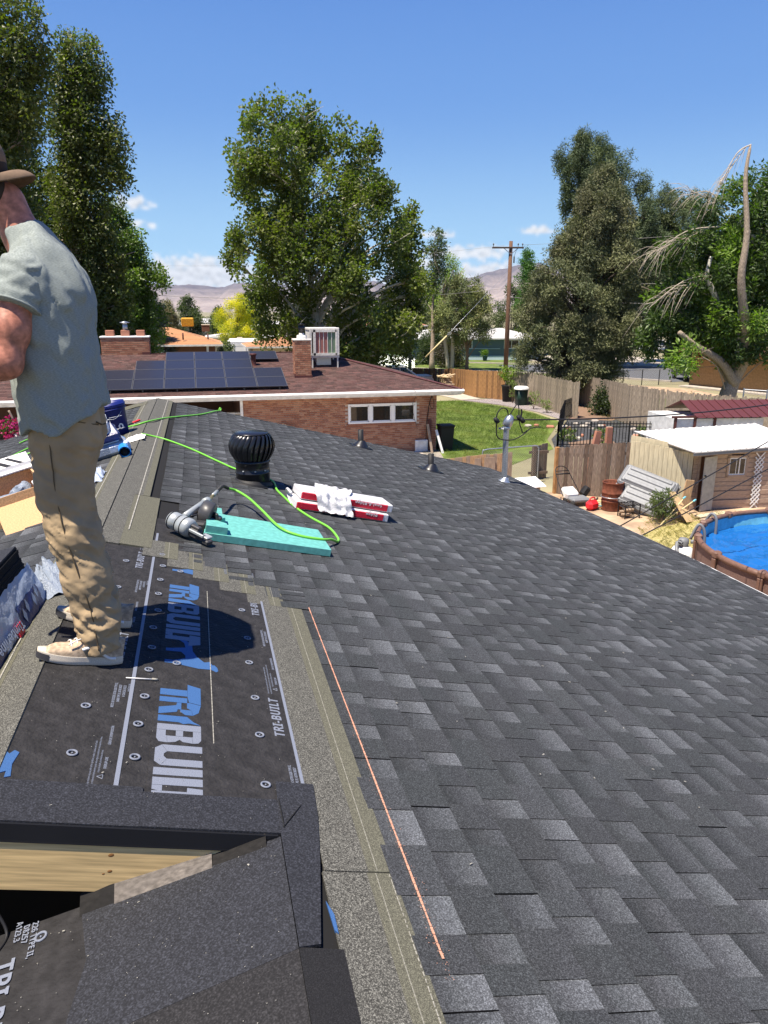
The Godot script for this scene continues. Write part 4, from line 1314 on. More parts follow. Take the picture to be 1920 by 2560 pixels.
	for d in [0.62, 1.3, 1.7, 2.4, 2.78, 3.45, 3.85, 4.5]:
		var xa := -4.6 if d < 2.5 else -2.3 if d < 3.6 else -1.2
		var xb := 3.2 if d < 2.5 or d > 3.6 else 2.05
		box(st, (pt.call(xa, d, 0.07) + pt.call(xb, d, 0.07)) / 2, Vector3(xb - xa, 0.04, 0.04))
	for x in [-4.2, -3.1, -2.0, -0.8, 0.5, 1.6, 2.9]:
		box(st, pt.call(x, 0.48, 0.05), Vector3(0.05, 0.12, 0.06))
	obj("panel_rail", st, M.black_metal, h)
	# chimneys
	chimney(h, Vector3(3.66, 2.70, -29.32), 0.64, 0.62, 22, false)
	chimney(h, Vector3(-3.78, 2.98, -32.5), 1.88, 0.72, 19, true)
	st = mb(true)
	lathe(st, [[0.16, 0.0], [0.12, 0.10], [0.10, 0.16], [0.10, 0.50], [0.135, 0.51], [0.135, 0.58], [0.0, 0.58]], 14, Transform3D(Basis.IDENTITY, Vector3(2.18, 3.22, -30.95)))
	obj("plumbing_vent", st, M.flash_brown, h)
	# evaporative cooler standing on the roof
	var k := thing("evaporative_cooler", "white rooftop evaporative cooler with pink and green slatted pad on thin legs", "cooler", Vector3(4.42, 3.62, -30.46))
	st = mb()
	bev(st, Vector3(0.60, 1.14, -0.55), Vector3(1.24, 0.10, 1.14), 0.02)
	bev(st, Vector3(0.60, 0.06, -0.55), Vector3(1.22, 0.12, 1.12), 0.015)
	for p in [[0.04, 0.0], [1.16, 0.0], [0.04, -1.1], [1.16, -1.1]]:
		box(st, Vector3(p[0], 0.6, p[1]), Vector3(0.09, 1.0, 0.07))
	box(st, Vector3(0.03, 0.6, -0.55), Vector3(0.04, 0.98, 1.04))
	box(st, Vector3(1.17, 0.6, -0.55), Vector3(0.04, 0.98, 1.04))
	box(st, Vector3(0.60, 0.6, -1.09), Vector3(1.12, 0.98, 0.03))
	for p in [[0.19, 0.6, 0.10, 1.0], [1.09, 0.6, 0.08, 1.0], [0.6, 0.14, 1.0, 0.10], [0.6, 1.06, 1.0, 0.08]]:
		box(st, Vector3(p[0], p[1], 0.02), Vector3(p[2], p[3], 0.05))
	obj("cabinet", st, M.cooler_white, k)
	for i in 5:
		st = mb()
		var xx := 0.24 + 0.165 * i
		box(st, Vector3(xx + 0.075, 0.6, -0.02), Vector3(0.162, 0.86, 0.03))
		obj("cooling_pad", st, M.pad_red if i < 3 else M.pad_green, k)
	for i in 6:
		st = mb()
		box(st, Vector3(0.24 + 0.165 * i, 0.6, 0.004), Vector3(0.024, 0.9, 0.02))
		obj("slat", st, M.cooler_white, k)
	for p in [[0.10, -0.02, 0.06], [1.14, -0.02, 0.1], [0.10, -1.05, 0.3], [1.14, -1.05, 0.3]]:
		st = mb()
		box(st, Vector3(p[0], -0.21, p[1]), Vector3(0.05, 0.5, 0.05))
		obj("leg", st, M.cooler_white, k)
	st = mb()
	box(st, Vector3(0.62, -0.16, -0.65), Vector3(0.6, 0.36, 0.6))
	obj("duct", st, M.galv, k)
	# clutter in the carport
	var b := thing("leaning_board", "white panel leaning in the carport shade beside the brick wall", "panel", Vector3(1.05, 0, -28.9))
	st = mb()
	box(st, Vector3(0, 0.86, 0), Vector3(0.84, 1.72, 0.04), Basis(Vector3.RIGHT, -0.05))
	obj("board", st, M.cream_wall, b)
	st = mb()
	box(st, Vector3(0, 1.68, 0.0), Vector3(0.80, 0.05, 0.07))
	obj("top_rail", st, M.white_paint, b)
	var g := thing("leaning_timber", "pale timber leaning on the brick wall beside the trash bin", "timber", Vector3(9.0, 0, -28.05))
	st = mb()
	box(st, Vector3(-0.25, 0.55, 0.2), Vector3(0.09, 1.2, 0.04), Basis(Vector3.BACK, 0.12) * Basis(Vector3.RIGHT, -0.2))
	obj("plank", st, M.cedar_b, g)
	st = mb()
	box(st, Vector3(0.12, 0.4, 0.35), Vector3(0.09, 1.1, 0.04), Basis(Vector3.BACK, 0.22) * Basis(Vector3.RIGHT, -0.3))
	obj("plank", st, M.white_paint, g)
	var tb := thing("trash_bin", "black wheeled trash bin standing at the corner of the brick house", "trash bin", Vector3(9.55, 0, -28.3))
	bin_shape(tb, M.black_rubber, M.black_rubber, 0.55, 1.05)
	g = thing("wall_lantern_post", "small wooden crate end leaning on the brick wall above the roof edge", "crate", Vector3(3.05, 0, -28.0))
	st = mb()
	for i in 4:
		box(st, Vector3(0.08 * i, 0.68, 0), Vector3(0.06, 1.36 - 0.06 * i, 0.03), Basis(Vector3.BACK, 0.12))
	obj("slat", st, M.cedar, g)

func bin_shape(p: Node3D, body: Material, lid: Material, w: float, hgt: float) -> void:
	var st := mb()
	var r := []
	for s in [[0.82, 0.03], [1.0, hgt * 0.9], [1.06, hgt * 0.92]]:
		var q: float = w / 2 * s[0]
		r.append(PackedVector3Array([Vector3(-q, s[1], -q), Vector3(-q, s[1], q), Vector3(q, s[1], q), Vector3(q, s[1], -q)]))
	loft(st, r)
	obj("body", st, body, p)
	st = mb()
	bev(st, Vector3(0, hgt * 0.96, 0), Vector3(w * 1.12, hgt * 0.07, w * 1.12), 0.02)
	obj("lid", st, lid, p)
	for s in [-1.0, 1.0]:
		st = mb(true)
		tube(st, [Vector3(s * w * 0.42 - 0.03, 0.12, -w * 0.42), Vector3(s * w * 0.42 + 0.03, 0.12, -w * 0.42)], 0.12, 12)
		obj("wheel", st, M.tyre, p)

func chimney(h: Node3D, at: Vector3, w: float, d: float, courses: int, big: bool) -> void:
	var st := mb()
	var hgt := courses * 0.075
	box(st, at + Vector3(w / 2, hgt / 2 - 0.002, -d / 2 - 0.01), Vector3(w - 0.05, hgt, d - 0.06))
	var c := obj("chimney", st, M.mortar, h)
	if big: c.set_meta("label", "wide brick chimney with three clay flue tiles")
	else: c.set_meta("label", "slim brick chimney with a dark metal cap")
	brick_face(c, Transform3D(Basis.IDENTITY, at), w, [0, courses], "brick", true)
	brick_face(c, Transform3D(Basis(Vector3.UP, PI / 2), at + Vector3(w, 0, 0)), d, [0, courses], "brick", false)
	brick_face(c, Transform3D(Basis(Vector3.UP, -PI / 2), at + Vector3(0, 0, -d)), d, [0, courses], "brick", false)
	brick_face(c, Transform3D(Basis(Vector3.UP, PI), at + Vector3(w, 0, -d)), w, [0, courses], "brick", false)
	var y := at.y + hgt
	st = mb()
	bev(st, Vector3(at.x + w / 2, y + 0.035, at.z - d / 2), Vector3(w + 0.06, 0.07, d + 0.06), 0.02)
	obj("cement_cap", st, M.white_paint if big else M.cooler_white, c)
	if big:
		for i in 3:
			st = mb()
			bev(st, Vector3(at.x + 0.35 + 0.60 * i, y + 0.18, at.z - d / 2), Vector3(0.33, 0.24, 0.30), 0.015)
			obj("flue_tile", st, M.clay, c)
		st = mb(true)
		lathe(st, [[0.07, 0.28], [0.10, 0.30], [0.10, 0.52], [0.085, 0.53], [0.085, 0.58], [0.20, 0.585], [0.20, 0.61], [0.0, 0.66]], 14, Transform3D(Basis.IDENTITY, Vector3(at.x + 0.96, y, at.z - d / 2)))
		obj("metal_cap", st, M.galv, c)
		# stepped flashing where the roof climbs past
		st = mb()
		for i in 6:
			box(st, at + Vector3(0.18 + 0.31 * i, 0.22 + 0.105 * i, 0.008), Vector3(0.32, 0.22, 0.012))
		obj("step_flashing", st, M.flash_brown, c)
	else:
		st = mb(true)
		lathe(st, [[0.20, 0.07], [0.19, 0.20], [0.10, 0.22], [0.10, 0.3]], 14, Transform3D(Basis.IDENTITY, Vector3(at.x + 0.33, y, at.z - d / 2)))
		obj("flue_collar", st, M.cooler_white, c)
		st = mb(true)
		lathe(st, [[0.10, 0.28], [0.10, 0.38], [0.13, 0.40], [0.13, 0.55], [0.09, 0.57], [0.09, 0.60], [0.20, 0.62], [0.0, 0.66]], 14, Transform3D(Basis.IDENTITY, Vector3(at.x + 0.33, y, at.z - d / 2)))
		obj("metal_cap", st, M.black_metal, c)
		st = mb()
		box(st, at + Vector3(w / 2, 0.24, 0.006), Vector3(w + 0.06, 0.17, 0.014))
		box(st, at + Vector3(-0.006, 0.26, -d / 2), Vector3(0.014, 0.22, d))
		box(st, at + Vector3(w + 0.006, 0.26, -d / 2), Vector3(0.014, 0.22, d))
		obj("flashing", st, M.flash_brown, c)
		st = mb()
		for i in 9: bev(st, at + Vector3(0.02 + 0.075 * i, 0.155, 0.03), Vector3(0.05, 0.02, 0.04), 0.006)
		obj("sealant_bead", st, M.white_paint, c)

func hip_house(called: String, label: String, c: Vector3, turn: float, w: float, d: float, eave: float, rise: float, wall: Material, roof: Material, hip := true, trim: Material = null) -> Node3D:
	var h := thing(called, label, "house", c, turn)
	var st := mb()
	box(st, Vector3(0, eave / 2, 0), Vector3(w, eave, d))
	obj("wall", st, wall, h)
	st = mb()
	var X := w / 2 + 0.6; var Z := d / 2 + 0.6
	var e := X - Z if hip else X
	var a := Vector3(-X, eave, Z); var b := Vector3(X, eave, Z); var cc := Vector3(X, eave, -Z); var dd := Vector3(-X, eave, -Z)
	var r1 := Vector3(-e, eave + rise, 0); var r2 := Vector3(e, eave + rise, 0)
	var n := 14
	for i in n:
		# courses, each lapping the one below
		var f0 := float(i) / n; var f1 := float(i + 1) / n
		var u := Vector3(0, 0.02, 0)
		quad(st, a.lerp(r1, f0) + u, a.lerp(r1, f1), b.lerp(r2, f1), b.lerp(r2, f0) + u)
		quad(st, cc.lerp(r2, f0) + u, cc.lerp(r2, f1), dd.lerp(r1, f1), dd.lerp(r1, f0) + u)
		if hip:
			quad(st, b.lerp(r2, f0) + u, b.lerp(r2, f1), cc.lerp(r2, f1), cc.lerp(r2, f0) + u)
			quad(st, dd.lerp(r1, f0) + u, dd.lerp(r1, f1), a.lerp(r1, f1), a.lerp(r1, f0) + u)
	quad(st, a, b, cc, dd)
	obj("roof", st, roof, h)
	if not hip:
		st = mb()
		for s in [-1.0, 1.0]:
			tri(st, Vector3(s * w / 2, eave, d / 2), Vector3(s * w / 2, eave + rise * d / (d + 1.2), 0), Vector3(s * w / 2, eave, -d / 2))
		obj("gable", st, wall, h)
	st = mb()
	for q in [[a, b], [b, cc], [cc, dd], [dd, a]]:
		var p: Vector3 = q[0]; var r: Vector3 = q[1]
		box(st, (p + r) / 2 - Vector3(0, 0.06, 0), Vector3(p.distance_to(r) + 0.03, 0.14, 0.04), dirbasis(r - p))
	obj("fascia", st, trim if trim else M.white_paint, h)
	return h

func win_box(h: Node3D, x: float, y: float, z: float, w: float, hh: float, n := 2) -> void:
	var st := mb()
	box(st, Vector3(x, y, z), Vector3(w + 0.12, hh + 0.12, 0.08))
	var f := obj("window", st, M.white_vinyl, h)
	for i in n:
		st = mb()
		box(st, Vector3(x - w / 2 + w * (i + 0.5) / n, y, z + 0.042), Vector3(w / n - 0.06, hh, 0.01))
		obj("pane", st, M.dark_window, f)

func far_houses() -> void:
	# orange-brown roof just beyond the brick house
	var h := hip_house("orange_roofed_house", "house with orange-brown hip roof beyond the solar panels", Vector3(-2.6, 0, -66.0), 0.0, 8.0, 7.0, 2.85, 1.25, M.wall_brown, M.orange_roof)
	var st := mb()
	box(st, Vector3(3.4, 1.45, 3.9), Vector3(0.18, 2.9, 0.18))
	obj("porch_post", st, M.white_paint, h)
	win_box(h, 1.6, 1.5, 3.46, 2.4, 1.2, 2)
	for p in [[1.55, 3.2, 3.3], [3.5, 3.1, 2.6]]:
		st = mb(true)
		tube(st, [Vector3(p[0], p[1], p[2]), Vector3(p[0], p[1] + 0.55, p[2])], 0.06, 8)
		obj("vent_pipe", st, M.flash_brown, h)
	var c := thing("covered_cooler", "rooftop cooler wrapped in a yellow tarp on the orange roof", "cooler", Vector3(-0.65, 4.02, -65.6))
	st = mb()
	bev(st, Vector3(0, 0.52, 0), Vector3(1.0, 0.70, 0.9), 0.08)
	for i in 8: box(st, Vector3(-0.44 + 0.125 * i, 0.45, 0.455), Vector3(0.05, 0.56, 0.02), Basis(Vector3.BACK, rng.randf_range(-0.08, 0.08)))
	obj("tarp", st, M.tarp_yellow, c)
	st = mb()
	for x in [-0.4, 0.4]: box(st, Vector3(x, 0.05, 0.3), Vector3(0.06, 0.36, 0.06))
	obj("leg", st, M.iron_black, c)
	c = thing("brown_cooler", "small brown rooftop cooler with pale lid on the orange roof", "cooler", Vector3(0.78, 3.75, -64.4))
	st = mb()
	bev(st, Vector3(0, 0.3, 0), Vector3(0.62, 0.5, 0.6), 0.02)
	obj("cabinet", st, M.wall_brown, c)
	st = mb()
	bev(st, Vector3(0, 0.58, 0), Vector3(0.7, 0.07, 0.66), 0.02)
	obj("lid", st, M.cream_wall, c)
	h = hip_house("tan_house", "cream walled house with orange tile roof right behind the evaporative cooler", Vector3(8.9, 0, -68.4), 0.0, 8.6, 6.0, 2.5, 0.7, M.cream_wall, M.orange_roof)
	h = hip_house("flat_white_house", "low house with pale flat roof behind the white vinyl fence", Vector3(6.2, 0, -98.0), 0.0, 9.0, 5.0, 2.3, 0.5, M.cream_wall, M.grey_roof)
	c = thing("white_camper", "white camper roof showing above the vinyl fence", "camper", Vector3(5.2, 0, -88.5))
	st = mb()
	bev(st, Vector3(0, 1.4, 0), Vector3(3.6, 1.9, 2.0), 0.3)
	obj("shell", st, M.white_paint, c)
	st = mb()
	box(st, Vector3(0.9, 1.5, 1.01), Vector3(0.9, 0.5, 0.02))
	obj("window", st, M.dark_window, c)
	st = mb()
	bev(st, Vector3(-0.4, 2.42, 0), Vector3(0.6, 0.14, 0.6), 0.03)
	obj("roof_vent", st, M.cream_wall, c)
	# houses across the street
	h = hip_house("blue_grey_house", "long blue-grey house with pale hip roof across the street", Vector3(31.0, 0, -84.5), -0.24, 15.0, 7.0, 2.45, 1.0, M.blue_wall, M.grey_roof)
	st = mb()
	box(st, Vector3(1.5, 0.24, 3.56), Vector3(11.0, 0.48, 0.14))
	obj("pale_plinth", st, M.blue_wall_pale, h)
	win_box(h, -1.2, 1.75, 3.52, 2.6, 0.85, 3)
	win_box(h, 4.6, 1.75, 3.52, 1.6, 0.85, 2)
	st = mb()
	box(st, Vector3(-1.2, 1.27, 3.57), Vector3(9.0, 0.06, 0.05))
	obj("belt_course", st, M.blue_wall_pale, h)
	h = hip_house("small_blue_house", "small blue house with white metal roof behind the green hedge", Vector3(23.9, 0, -97.5), -0.2, 3.4, 4.0, 1.85, 0.35, M.blue_wall, M.white_roof, false)
	for x in [-0.6, 0.4]:
		st = mb(true)
		lathe(st, [[0.14, 2.0], [0.14, 2.35], [0.2, 2.38], [0.2, 2.5], [0.0, 2.55]], 10, Transform3D(Basis.IDENTITY, Vector3(x, 0, 0.5)))
		obj("roof_vent", st, M.galv, h)
	for p in [[26.9, -79.9, "blue pot with a small green plant, first left of the yard pole"], [30.0, -79.3, "blue pot with a full green plant against the blue-grey house"], [34.8, -78.4, "blue pot half behind the juniper by the blue-grey house"]]:
		potted(Vector3(p[0] + 1.2, 0, p[1]), p[2])
	# low pale buildings and roofs far down the valley
	for q in [[-4.0, -150.0, 8.0, "pale flat roofed building far off below the badlands"], [2.0, -175.0, 10.0, "cream building between far trees under the hills"], [14.0, -130.0, 9.0, "far tan house behind the big cottonwood"]]:
		hip_house("distant_house", q[3], Vector3(q[0], 0, q[1]), 0.1, q[2], 7.0, 2.8, 0.9, M.cream_wall, M.grey_roof)
	hip_house("red_roofed_house", "house with dusty red roof behind the slim poplar", Vector3(27.5, 0, -118.0), 0.0, 14.0, 7.0, 3.2, 1.4, M.cream_wall, M.clay)
	# tan brick house on the right
	h = thing("tan_house", "tan brick house wall behind the thick trunk on the right", "house", Vector3(35.62, 0, -48.94), 0.0)
	st = mb()
	var d := Vector3(1.9, 0, 6.6).normalized()
	var b := dirbasis(d)
	box(st, d * 7.0 + b.z * -3.0 + Vector3(0, 1.25, 0), Vector3(14.0, 2.5, 6.0), b)
	obj("wall", st, M.tan_wall, h)
	st = mb()
	for r in 33:
		var y := 0.04 + r * 0.075
		box(st, d * 7.0 + b.z * 0.004 + Vector3(0, y, 0), Vector3(13.9, 0.062, 0.012), b)
	stuff(obj("brick_courses", st, M.tan_wall, h))
	st = mb()
	box(st, d * 7.0 + b.z * -2.6 + Vector3(0, 2.62, 0), Vector3(15.0, 0.2, 7.4), b)
	obj("roof_edge", st, M.wall_brown, h)
	st = mb()
	box(st, d * 7.0 + b.z * 0.6 + Vector3(0, 0.05, 0), Vector3(14.0, 0.10, 1.1), b)
	obj("path_slab", st, M.concrete, h)
	# vehicles
	vehicle("parked_pickup", "old tan pickup with white cab roof beyond the brick house", Vector3(13.7, 0, -51.2), 0.0, M.car_tan, M.car_white, 1)
	vehicle("dark_suv", "black car parked at the end of the tan house", Vector3(38.6, 0, -53.0), 1.25, M.car_black, M.car_black, 0)
	vehicle("parked_suv", "dark vehicle parked on the drive across the street", Vector3(57.0, 0, -80.5), -0.3, M.car_black, M.car_black, 0)
	vehicle("parked_sedan", "pale car under the trees across the street", Vector3(58.9, 0, -88.3), 0.2, M.car_white, M.car_white, 0)

func potted(at: Vector3, label: String) -> void:
	var p := thing("potted_plant", label, "potted plant", at, 0.0, "blue pots along the blue-grey house")
	var st := mb(true)
	lathe(st, [[0.0, 0.0], [0.20, 0.0], [0.30, 0.55], [0.33, 0.56], [0.33, 0.62], [0.28, 0.62], [0.26, 0.5], [0.0, 0.5]], 14)
	obj("pot", st, M.pot_blue, p)
	var cl := leaf_cluster(14, 0.14, 0.22, 0.05, 0.3, 41)
	var xs := []; var cs := []
	for i in 34:
		var v := Vector3(rng.randfn() * 0.18, 0.62 + rng.randf() * 0.5, rng.randfn() * 0.18)
		xs.append(Transform3D(rbasis(), v)); cs.append(Color(0.16, 0.26, 0.03) * rng.randf_range(0.7, 1.3))
	stuff(multi("leaves", cl, M.leaf, p, xs, cs))

func vehicle(called: String, label: String, at: Vector3, turn: float, body: Material, roof: Material, kind: int) -> void:
	var v := thing(called, label, "car", at, turn)
	# side profile along x, extruded across z, then a narrower cabin
	var st := mb()
	var pr := PackedVector2Array([Vector2(-2.3, 0.45), Vector2(-2.35, 0.9), Vector2(-1.6, 1.02), Vector2(1.0, 1.05), Vector2(2.2, 0.95), Vector2(2.35, 0.75), Vector2(2.3, 0.42)])
	prism(st, pr, 1.7, Transform3D(Basis.IDENTITY, Vector3(0, 0, -0.85)))
	bev(st, Vector3(1.65, 1.0, 0), Vector3(1.3, 0.09, 1.4), 0.04)
	obj("body", st, body, v)
	st = mb()
	var a := -1.5 if kind == 0 else -0.7
	var lo := [Vector3(a - 0.2, 1.03, 0.80), Vector3(1.15, 1.03, 0.80), Vector3(1.15, 1.03, -0.80), Vector3(a - 0.2, 1.03, -0.80)]
	var hi := [Vector3(a, 1.62, 0.66), Vector3(0.35, 1.62, 0.66), Vector3(0.35, 1.62, -0.66), Vector3(a, 1.62, -0.66)]
	for i in 4:
		quad(st, lo[i], hi[i], hi[(i + 1) % 4], lo[(i + 1) % 4])
	obj("window", st, M.dark_window, v)
	st = mb()
	bev(st, Vector3((a + 0.35) / 2, 1.67, 0), Vector3(0.5 - a, 0.10, 1.42), 0.04)
	for i in 4:
		tube(st, [lo[i], hi[i]], 0.05, 5)
	for z in [0.735, -0.735]:
		tube(st, [Vector3((a + 0.5) / 2, 1.03, z * 1.08), Vector3((a + 0.5) / 2, 1.64, z * 0.90)], 0.035, 5)
	obj("cab_roof", st, roof, v)
	for x in [-1.45, 1.5]:
		for z in [-0.8, 0.8]:
			st = mb(true)
			tube(st, [Vector3(x, 0.34, z - 0.1), Vector3(x, 0.34, z + 0.1)], 0.34, 16)
			var w := obj("wheel", st, M.tyre, v)
			st = mb(true)
			tube(st, [Vector3(x, 0.34, z - 0.11), Vector3(x, 0.34, z + 0.11)], 0.19, 12)
			obj("rim", st, M.galv, w)
	for z in [-0.6, 0.6]:
		st = mb()
		bev(st, Vector3(2.31, 0.75, z), Vector3(0.06, 0.16, 0.24), 0.02)
		obj("headlight", st, M.white_vinyl, v)
	st = mb()
	bev(st, Vector3(2.38, 0.50, 0), Vector3(0.10, 0.16, 1.66), 0.03)
	bev(st, Vector3(-2.38, 0.50, 0), Vector3(0.10, 0.16, 1.66), 0.03)
	obj("bumper", st, M.galv, v)
	for z in [-0.9, 0.9]:
		st = mb()
		bev(st, Vector3(0.75, 1.15, z), Vector3(0.08, 0.13, 0.16), 0.02)
		obj("mirror", st, body, v)

func fence_line(called: String, label: String, pts: Array, hs: Array, pw: float, ms: Array, each: bool, top: int, rail_back := true) -> Node3D:
	# upright boards along a ground line; top 0 flat, 1 dog-eared, 2 ragged
	var o := thing(called, label, "fence")
	var sts := []
	for m in ms: sts.append(mb())
	var rails := mb()
	for i in pts.size() - 1:
		var a := Vector3(pts[i][0], 0, pts[i][1]); var b := Vector3(pts[i + 1][0], 0, pts[i + 1][1])
		var L := a.distance_to(b)
		var n := maxi(1, int(round(L / pw)))
		var bs := dirbasis(b - a)
		for k in n:
			var f := (k + 0.5) / n
			var hh: float = lerpf(hs[i], hs[i + 1], f) + rng.randf_range(-0.015, 0.015) * (4.0 if top == 2 else 1.0)
			var w := L / n * (0.955 if top < 2 else 0.98)
			var p := a.lerp(b, f) + bs.z * rng.randf_range(-0.006, 0.006)
			var e := w * 0.24 if top == 1 else 0.004
			var pl := PackedVector2Array([Vector2(-w / 2, 0.02), Vector2(w / 2, 0.02), Vector2(w / 2, hh - e), Vector2(w / 2 - e, hh), Vector2(-w / 2 + e, hh), Vector2(-w / 2, hh - e)])
			var t := Transform3D(bs * Basis(Vector3.BACK, rng.randf_range(-0.008, 0.008)), p)
			var mi := rng.randi() % ms.size()
			if each:
				var st := mb()
				prism(st, pl, 0.018, t)
				obj("board", st, ms[mi], o)
			else:
				prism(sts[mi], pl, 0.018, t)
		if rail_back:
			for r in [0.3, lerpf(hs[i], hs[i + 1], 0.5) - 0.3]:
				box(rails, (a + b) / 2 + Vector3(0, r, 0) - bs.z * 0.03, Vector3(L, 0.09, 0.04), bs)
			box(rails, a + Vector3(0, hs[i] / 2 - 0.03, 0) - bs.z * 0.06, Vector3(0.09, hs[i], 0.09), bs)
	if not each:
		for i in ms.size():
			stuff(obj("boards", sts[i], ms[i], o))
	if rail_back:
		obj("rail", rails, ms[0], o)
	return o

func fences() -> void:
	fence_line("board_fence", "dark weathered board fence behind the pickup, up to the firewood", [[14.2, -54.6], [16.2, -53.0], [17.5, -51.6]], [1.35, 1.38, 1.40], 0.15, [M.fence_brown, M.fence_orange_b], false, 1)
	fence_line("cedar_fence", "orange-stained cedar board fence beside the firewood stack", [[17.5, -51.6], [17.35, -46.0], [18.6, -43.7]], [1.45, 1.72, 1.82], 0.15, [M.fence_orange, M.fence_orange_b, M.fence_orange], false, 1)
	fence_line("grey_fence", "sun-bleached grey board fence behind the trash bins and lawn", [[18.6, -43.7], [19.35, -41.0], [19.0, -36.4], [19.15, -35.2]], [1.82, 1.85, 1.9, 1.9], 0.12, [M.fence_grey, M.fence_grey_b], false, 2)
	fence_line("curved_reed_fence", "curved ragged-topped pale fence running behind the white roofed shed", [[22.8, -43.0], [21.6, -37.5], [20.5, -32.6], [20.9, -30.9], [22.2, -29.4], [25.0, -27.6], [29.5, -25.4]], [1.7, 1.8, 1.95, 1.9, 1.8, 1.7, 1.6], 0.09, [M.fence_grey, M.fence_grey_b, M.fence_grey], false, 2)
	fence_line("brown_fence", "tall knotty brown board fence behind the mower and barrel", [[10.55, -20.32], [11.4, -19.85], [12.26, -19.22]], [1.47, 1.62, 1.74], 0.135, [M.fence_brown, M.fence_brown_b, M.fence_brown_c], true, 1)
	var o := fence_line("patched_gate_fence", "low fence of raw cedar boards at the lawn's near end", [[7.3, -21.5], [9.55, -21.6]], [1.05, 1.13], 0.135, [M.cedar, M.cedar_b, M.cedar], true, 0, false)
	var st := mb()
	box(st, Vector3(8.35, 0.85, -21.52), Vector3(0.22, 0.30, 0.02)); box(st, Vector3(8.75, 0.8, -21.52), Vector3(0.36, 0.42, 0.02))
	obj("patch_board", st, M.cedar_b, o)
	o = fence_line("short_fence_panel", "narrow grey board panel with cross rails beside the gate post", [[10.55, -22.3], [11.2, -22.5]], [1.15, 1.2], 0.13, [M.fence_grey_b, M.fence_brown_b], true, 0, false)
	st = mb()
	box(st, Vector3(10.8, 0.25, -22.30), Vector3(0.7, 0.09, 0.04)); box(st, Vector3(10.8, 0.95, -22.30), Vector3(0.7, 0.09, 0.04)); box(st, Vector3(10.62, 0.6, -22.24), Vector3(0.10, 1.2, 0.09))
	obj("rail", st, M.fence_brown, o)
	var p := thing("gate_post", "orange-stained gate post with yellow hinge straps by the brown fence", "post", Vector3(10.5, 0, -20.42))
	st = mb()
	bev(st, Vector3(0, 0.73, 0), Vector3(0.12, 1.46, 0.12), 0.01)
	obj("post", st, M.fence_orange, p)
	st = mb()
	box(st, Vector3(0.07, 1.30, 0.065), Vector3(0.03, 0.13, 0.01), Basis(Vector3.BACK, 0.3)); box(st, Vector3(0.13, 1.32, 0.065), Vector3(0.03, 0.13, 0.01), Basis(Vector3.BACK, -0.5))
	obj("strap", st, M.yellow_plastic, p)
	for q in [[11.62, -20.35, 0.2, "leaning red-brown post end rising behind the brown fence"], [12.5, -20.9, 0.0, "upright red-brown post end behind the brown fence"]]:
		p = thing("spare_post", q[3], "post", Vector3(q[0], 0, q[1]))
		st = mb()
		bev(st, Vector3(0, 0.95, 0), Vector3(0.2, 1.95, 0.12), 0.01, Basis(Vector3.BACK, -q[2]))
		obj("post", st, M.clay, p)
		st = mb()
		box(st, Vector3(q[2] * 0.97, 1.935, 0), Vector3(0.17, 0.02, 0.09), Basis(Vector3.BACK, -q[2]))
		obj("cut_end", st, M.cedar_b, p)
	# chain link gate
	var g := thing("chain_link_gate", "galvanised tube gate with chain link mesh across the lawn's end", "gate", Vector3(8.65, 0, -21.9))
	st = mb(true)
	tube(st, spline([Vector3(0, 0.1, 0), Vector3(0, 1.05, 0), Vector3(0.08, 1.18, 0), Vector3(0.5, 1.21, 0), Vector3(1.75, 1.24, 0), Vector3(1.9, 1.20, 0), Vector3(1.95, 1.05, 0), Vector3(1.95, 0.1, 0)], 5), 0.02, 7)
	tube(st, [Vector3(0, 0.12, 0), Vector3(1.95, 0.12, 0)], 0.018, 6)
	obj("frame", st, M.galv, g)
	st = mb()
	mesh_wire(st, Vector3(0, 0.12, 0), Vector3(1.95, 0, 0), 1.02, 0.075, 0.003)
	stuff(obj("wire_mesh", st, M.galv, g))
	# black iron fence
	iron("iron_fence", "black iron picket fence along the lawn's right edge", [[14.25, -27.75], [16.2, -31.4], [18.2, -34.9], [19.4, -36.2]], 0.95)
	iron("iron_fence", "black iron picket fence across the planting bed behind the brown fence", [[14.25, -27.75], [15.6, -27.5], [17.2, -27.2], [19.0, -26.6], [20.4, -26.0]], 0.98)
	# far chain link and street fences
	chain("chain_link_fence", "chain link fence on grey posts before the green hedge", [[17.0, -82.5], [17.9, -77.0], [18.6, -71.5], [19.3, -66.4]], 1.25)
	chain("chain_link_fence", "dark chain link fence along the street beneath the right-hand trees", [[24.0, -46.6], [28.5, -49.0], [32.5, -50.3], [35.2, -50.0]], 1.15)
	chain("chain_link_fence", "galvanised chain link fence in front of the thick trunk", [[24.5, -29.6], [25.6, -27.9], [27.2, -26.0], [29.0, -24.4]], 1.95)
	# white vinyl
	var wv := thing("vinyl_fence", "white vinyl privacy fence beyond the brick house ridge", "fence")
	for i in 7:
		st = mb()
		var x := 2.6 + 1.25 * i
		box(st, Vector3(x, 0.95, -84.2), Vector3(0.14, 1.9, 0.14)); box(st, Vector3(x, 1.95, -84.2), Vector3(0.18, 0.06, 0.18))
		obj("post", st, M.white_vinyl, wv)
	for i in 6:
		st = mb()
		var x := 3.225 + 1.25 * i
		box(st, Vector3(x, 0.9, -84.2), Vector3(1.1, 1.66, 0.04)); box(st, Vector3(x, 1.78, -84.2), Vector3(1.1, 0.10, 0.07)); box(st, Vector3(x, 0.12, -84.2), Vector3(1.1, 0.12, 0.07))
		obj("panel", st, M.white_vinyl, wv)
	wv = thing("vinyl_fence", "short white vinyl fence piece at the tan house corner", "fence")
	st = mb()
	box(st, Vector3(14.3, 0.9, -65.8), Vector3(1.0, 1.8, 0.06))
	obj("panel", st, M.white_vinyl, wv)
	st = mb()
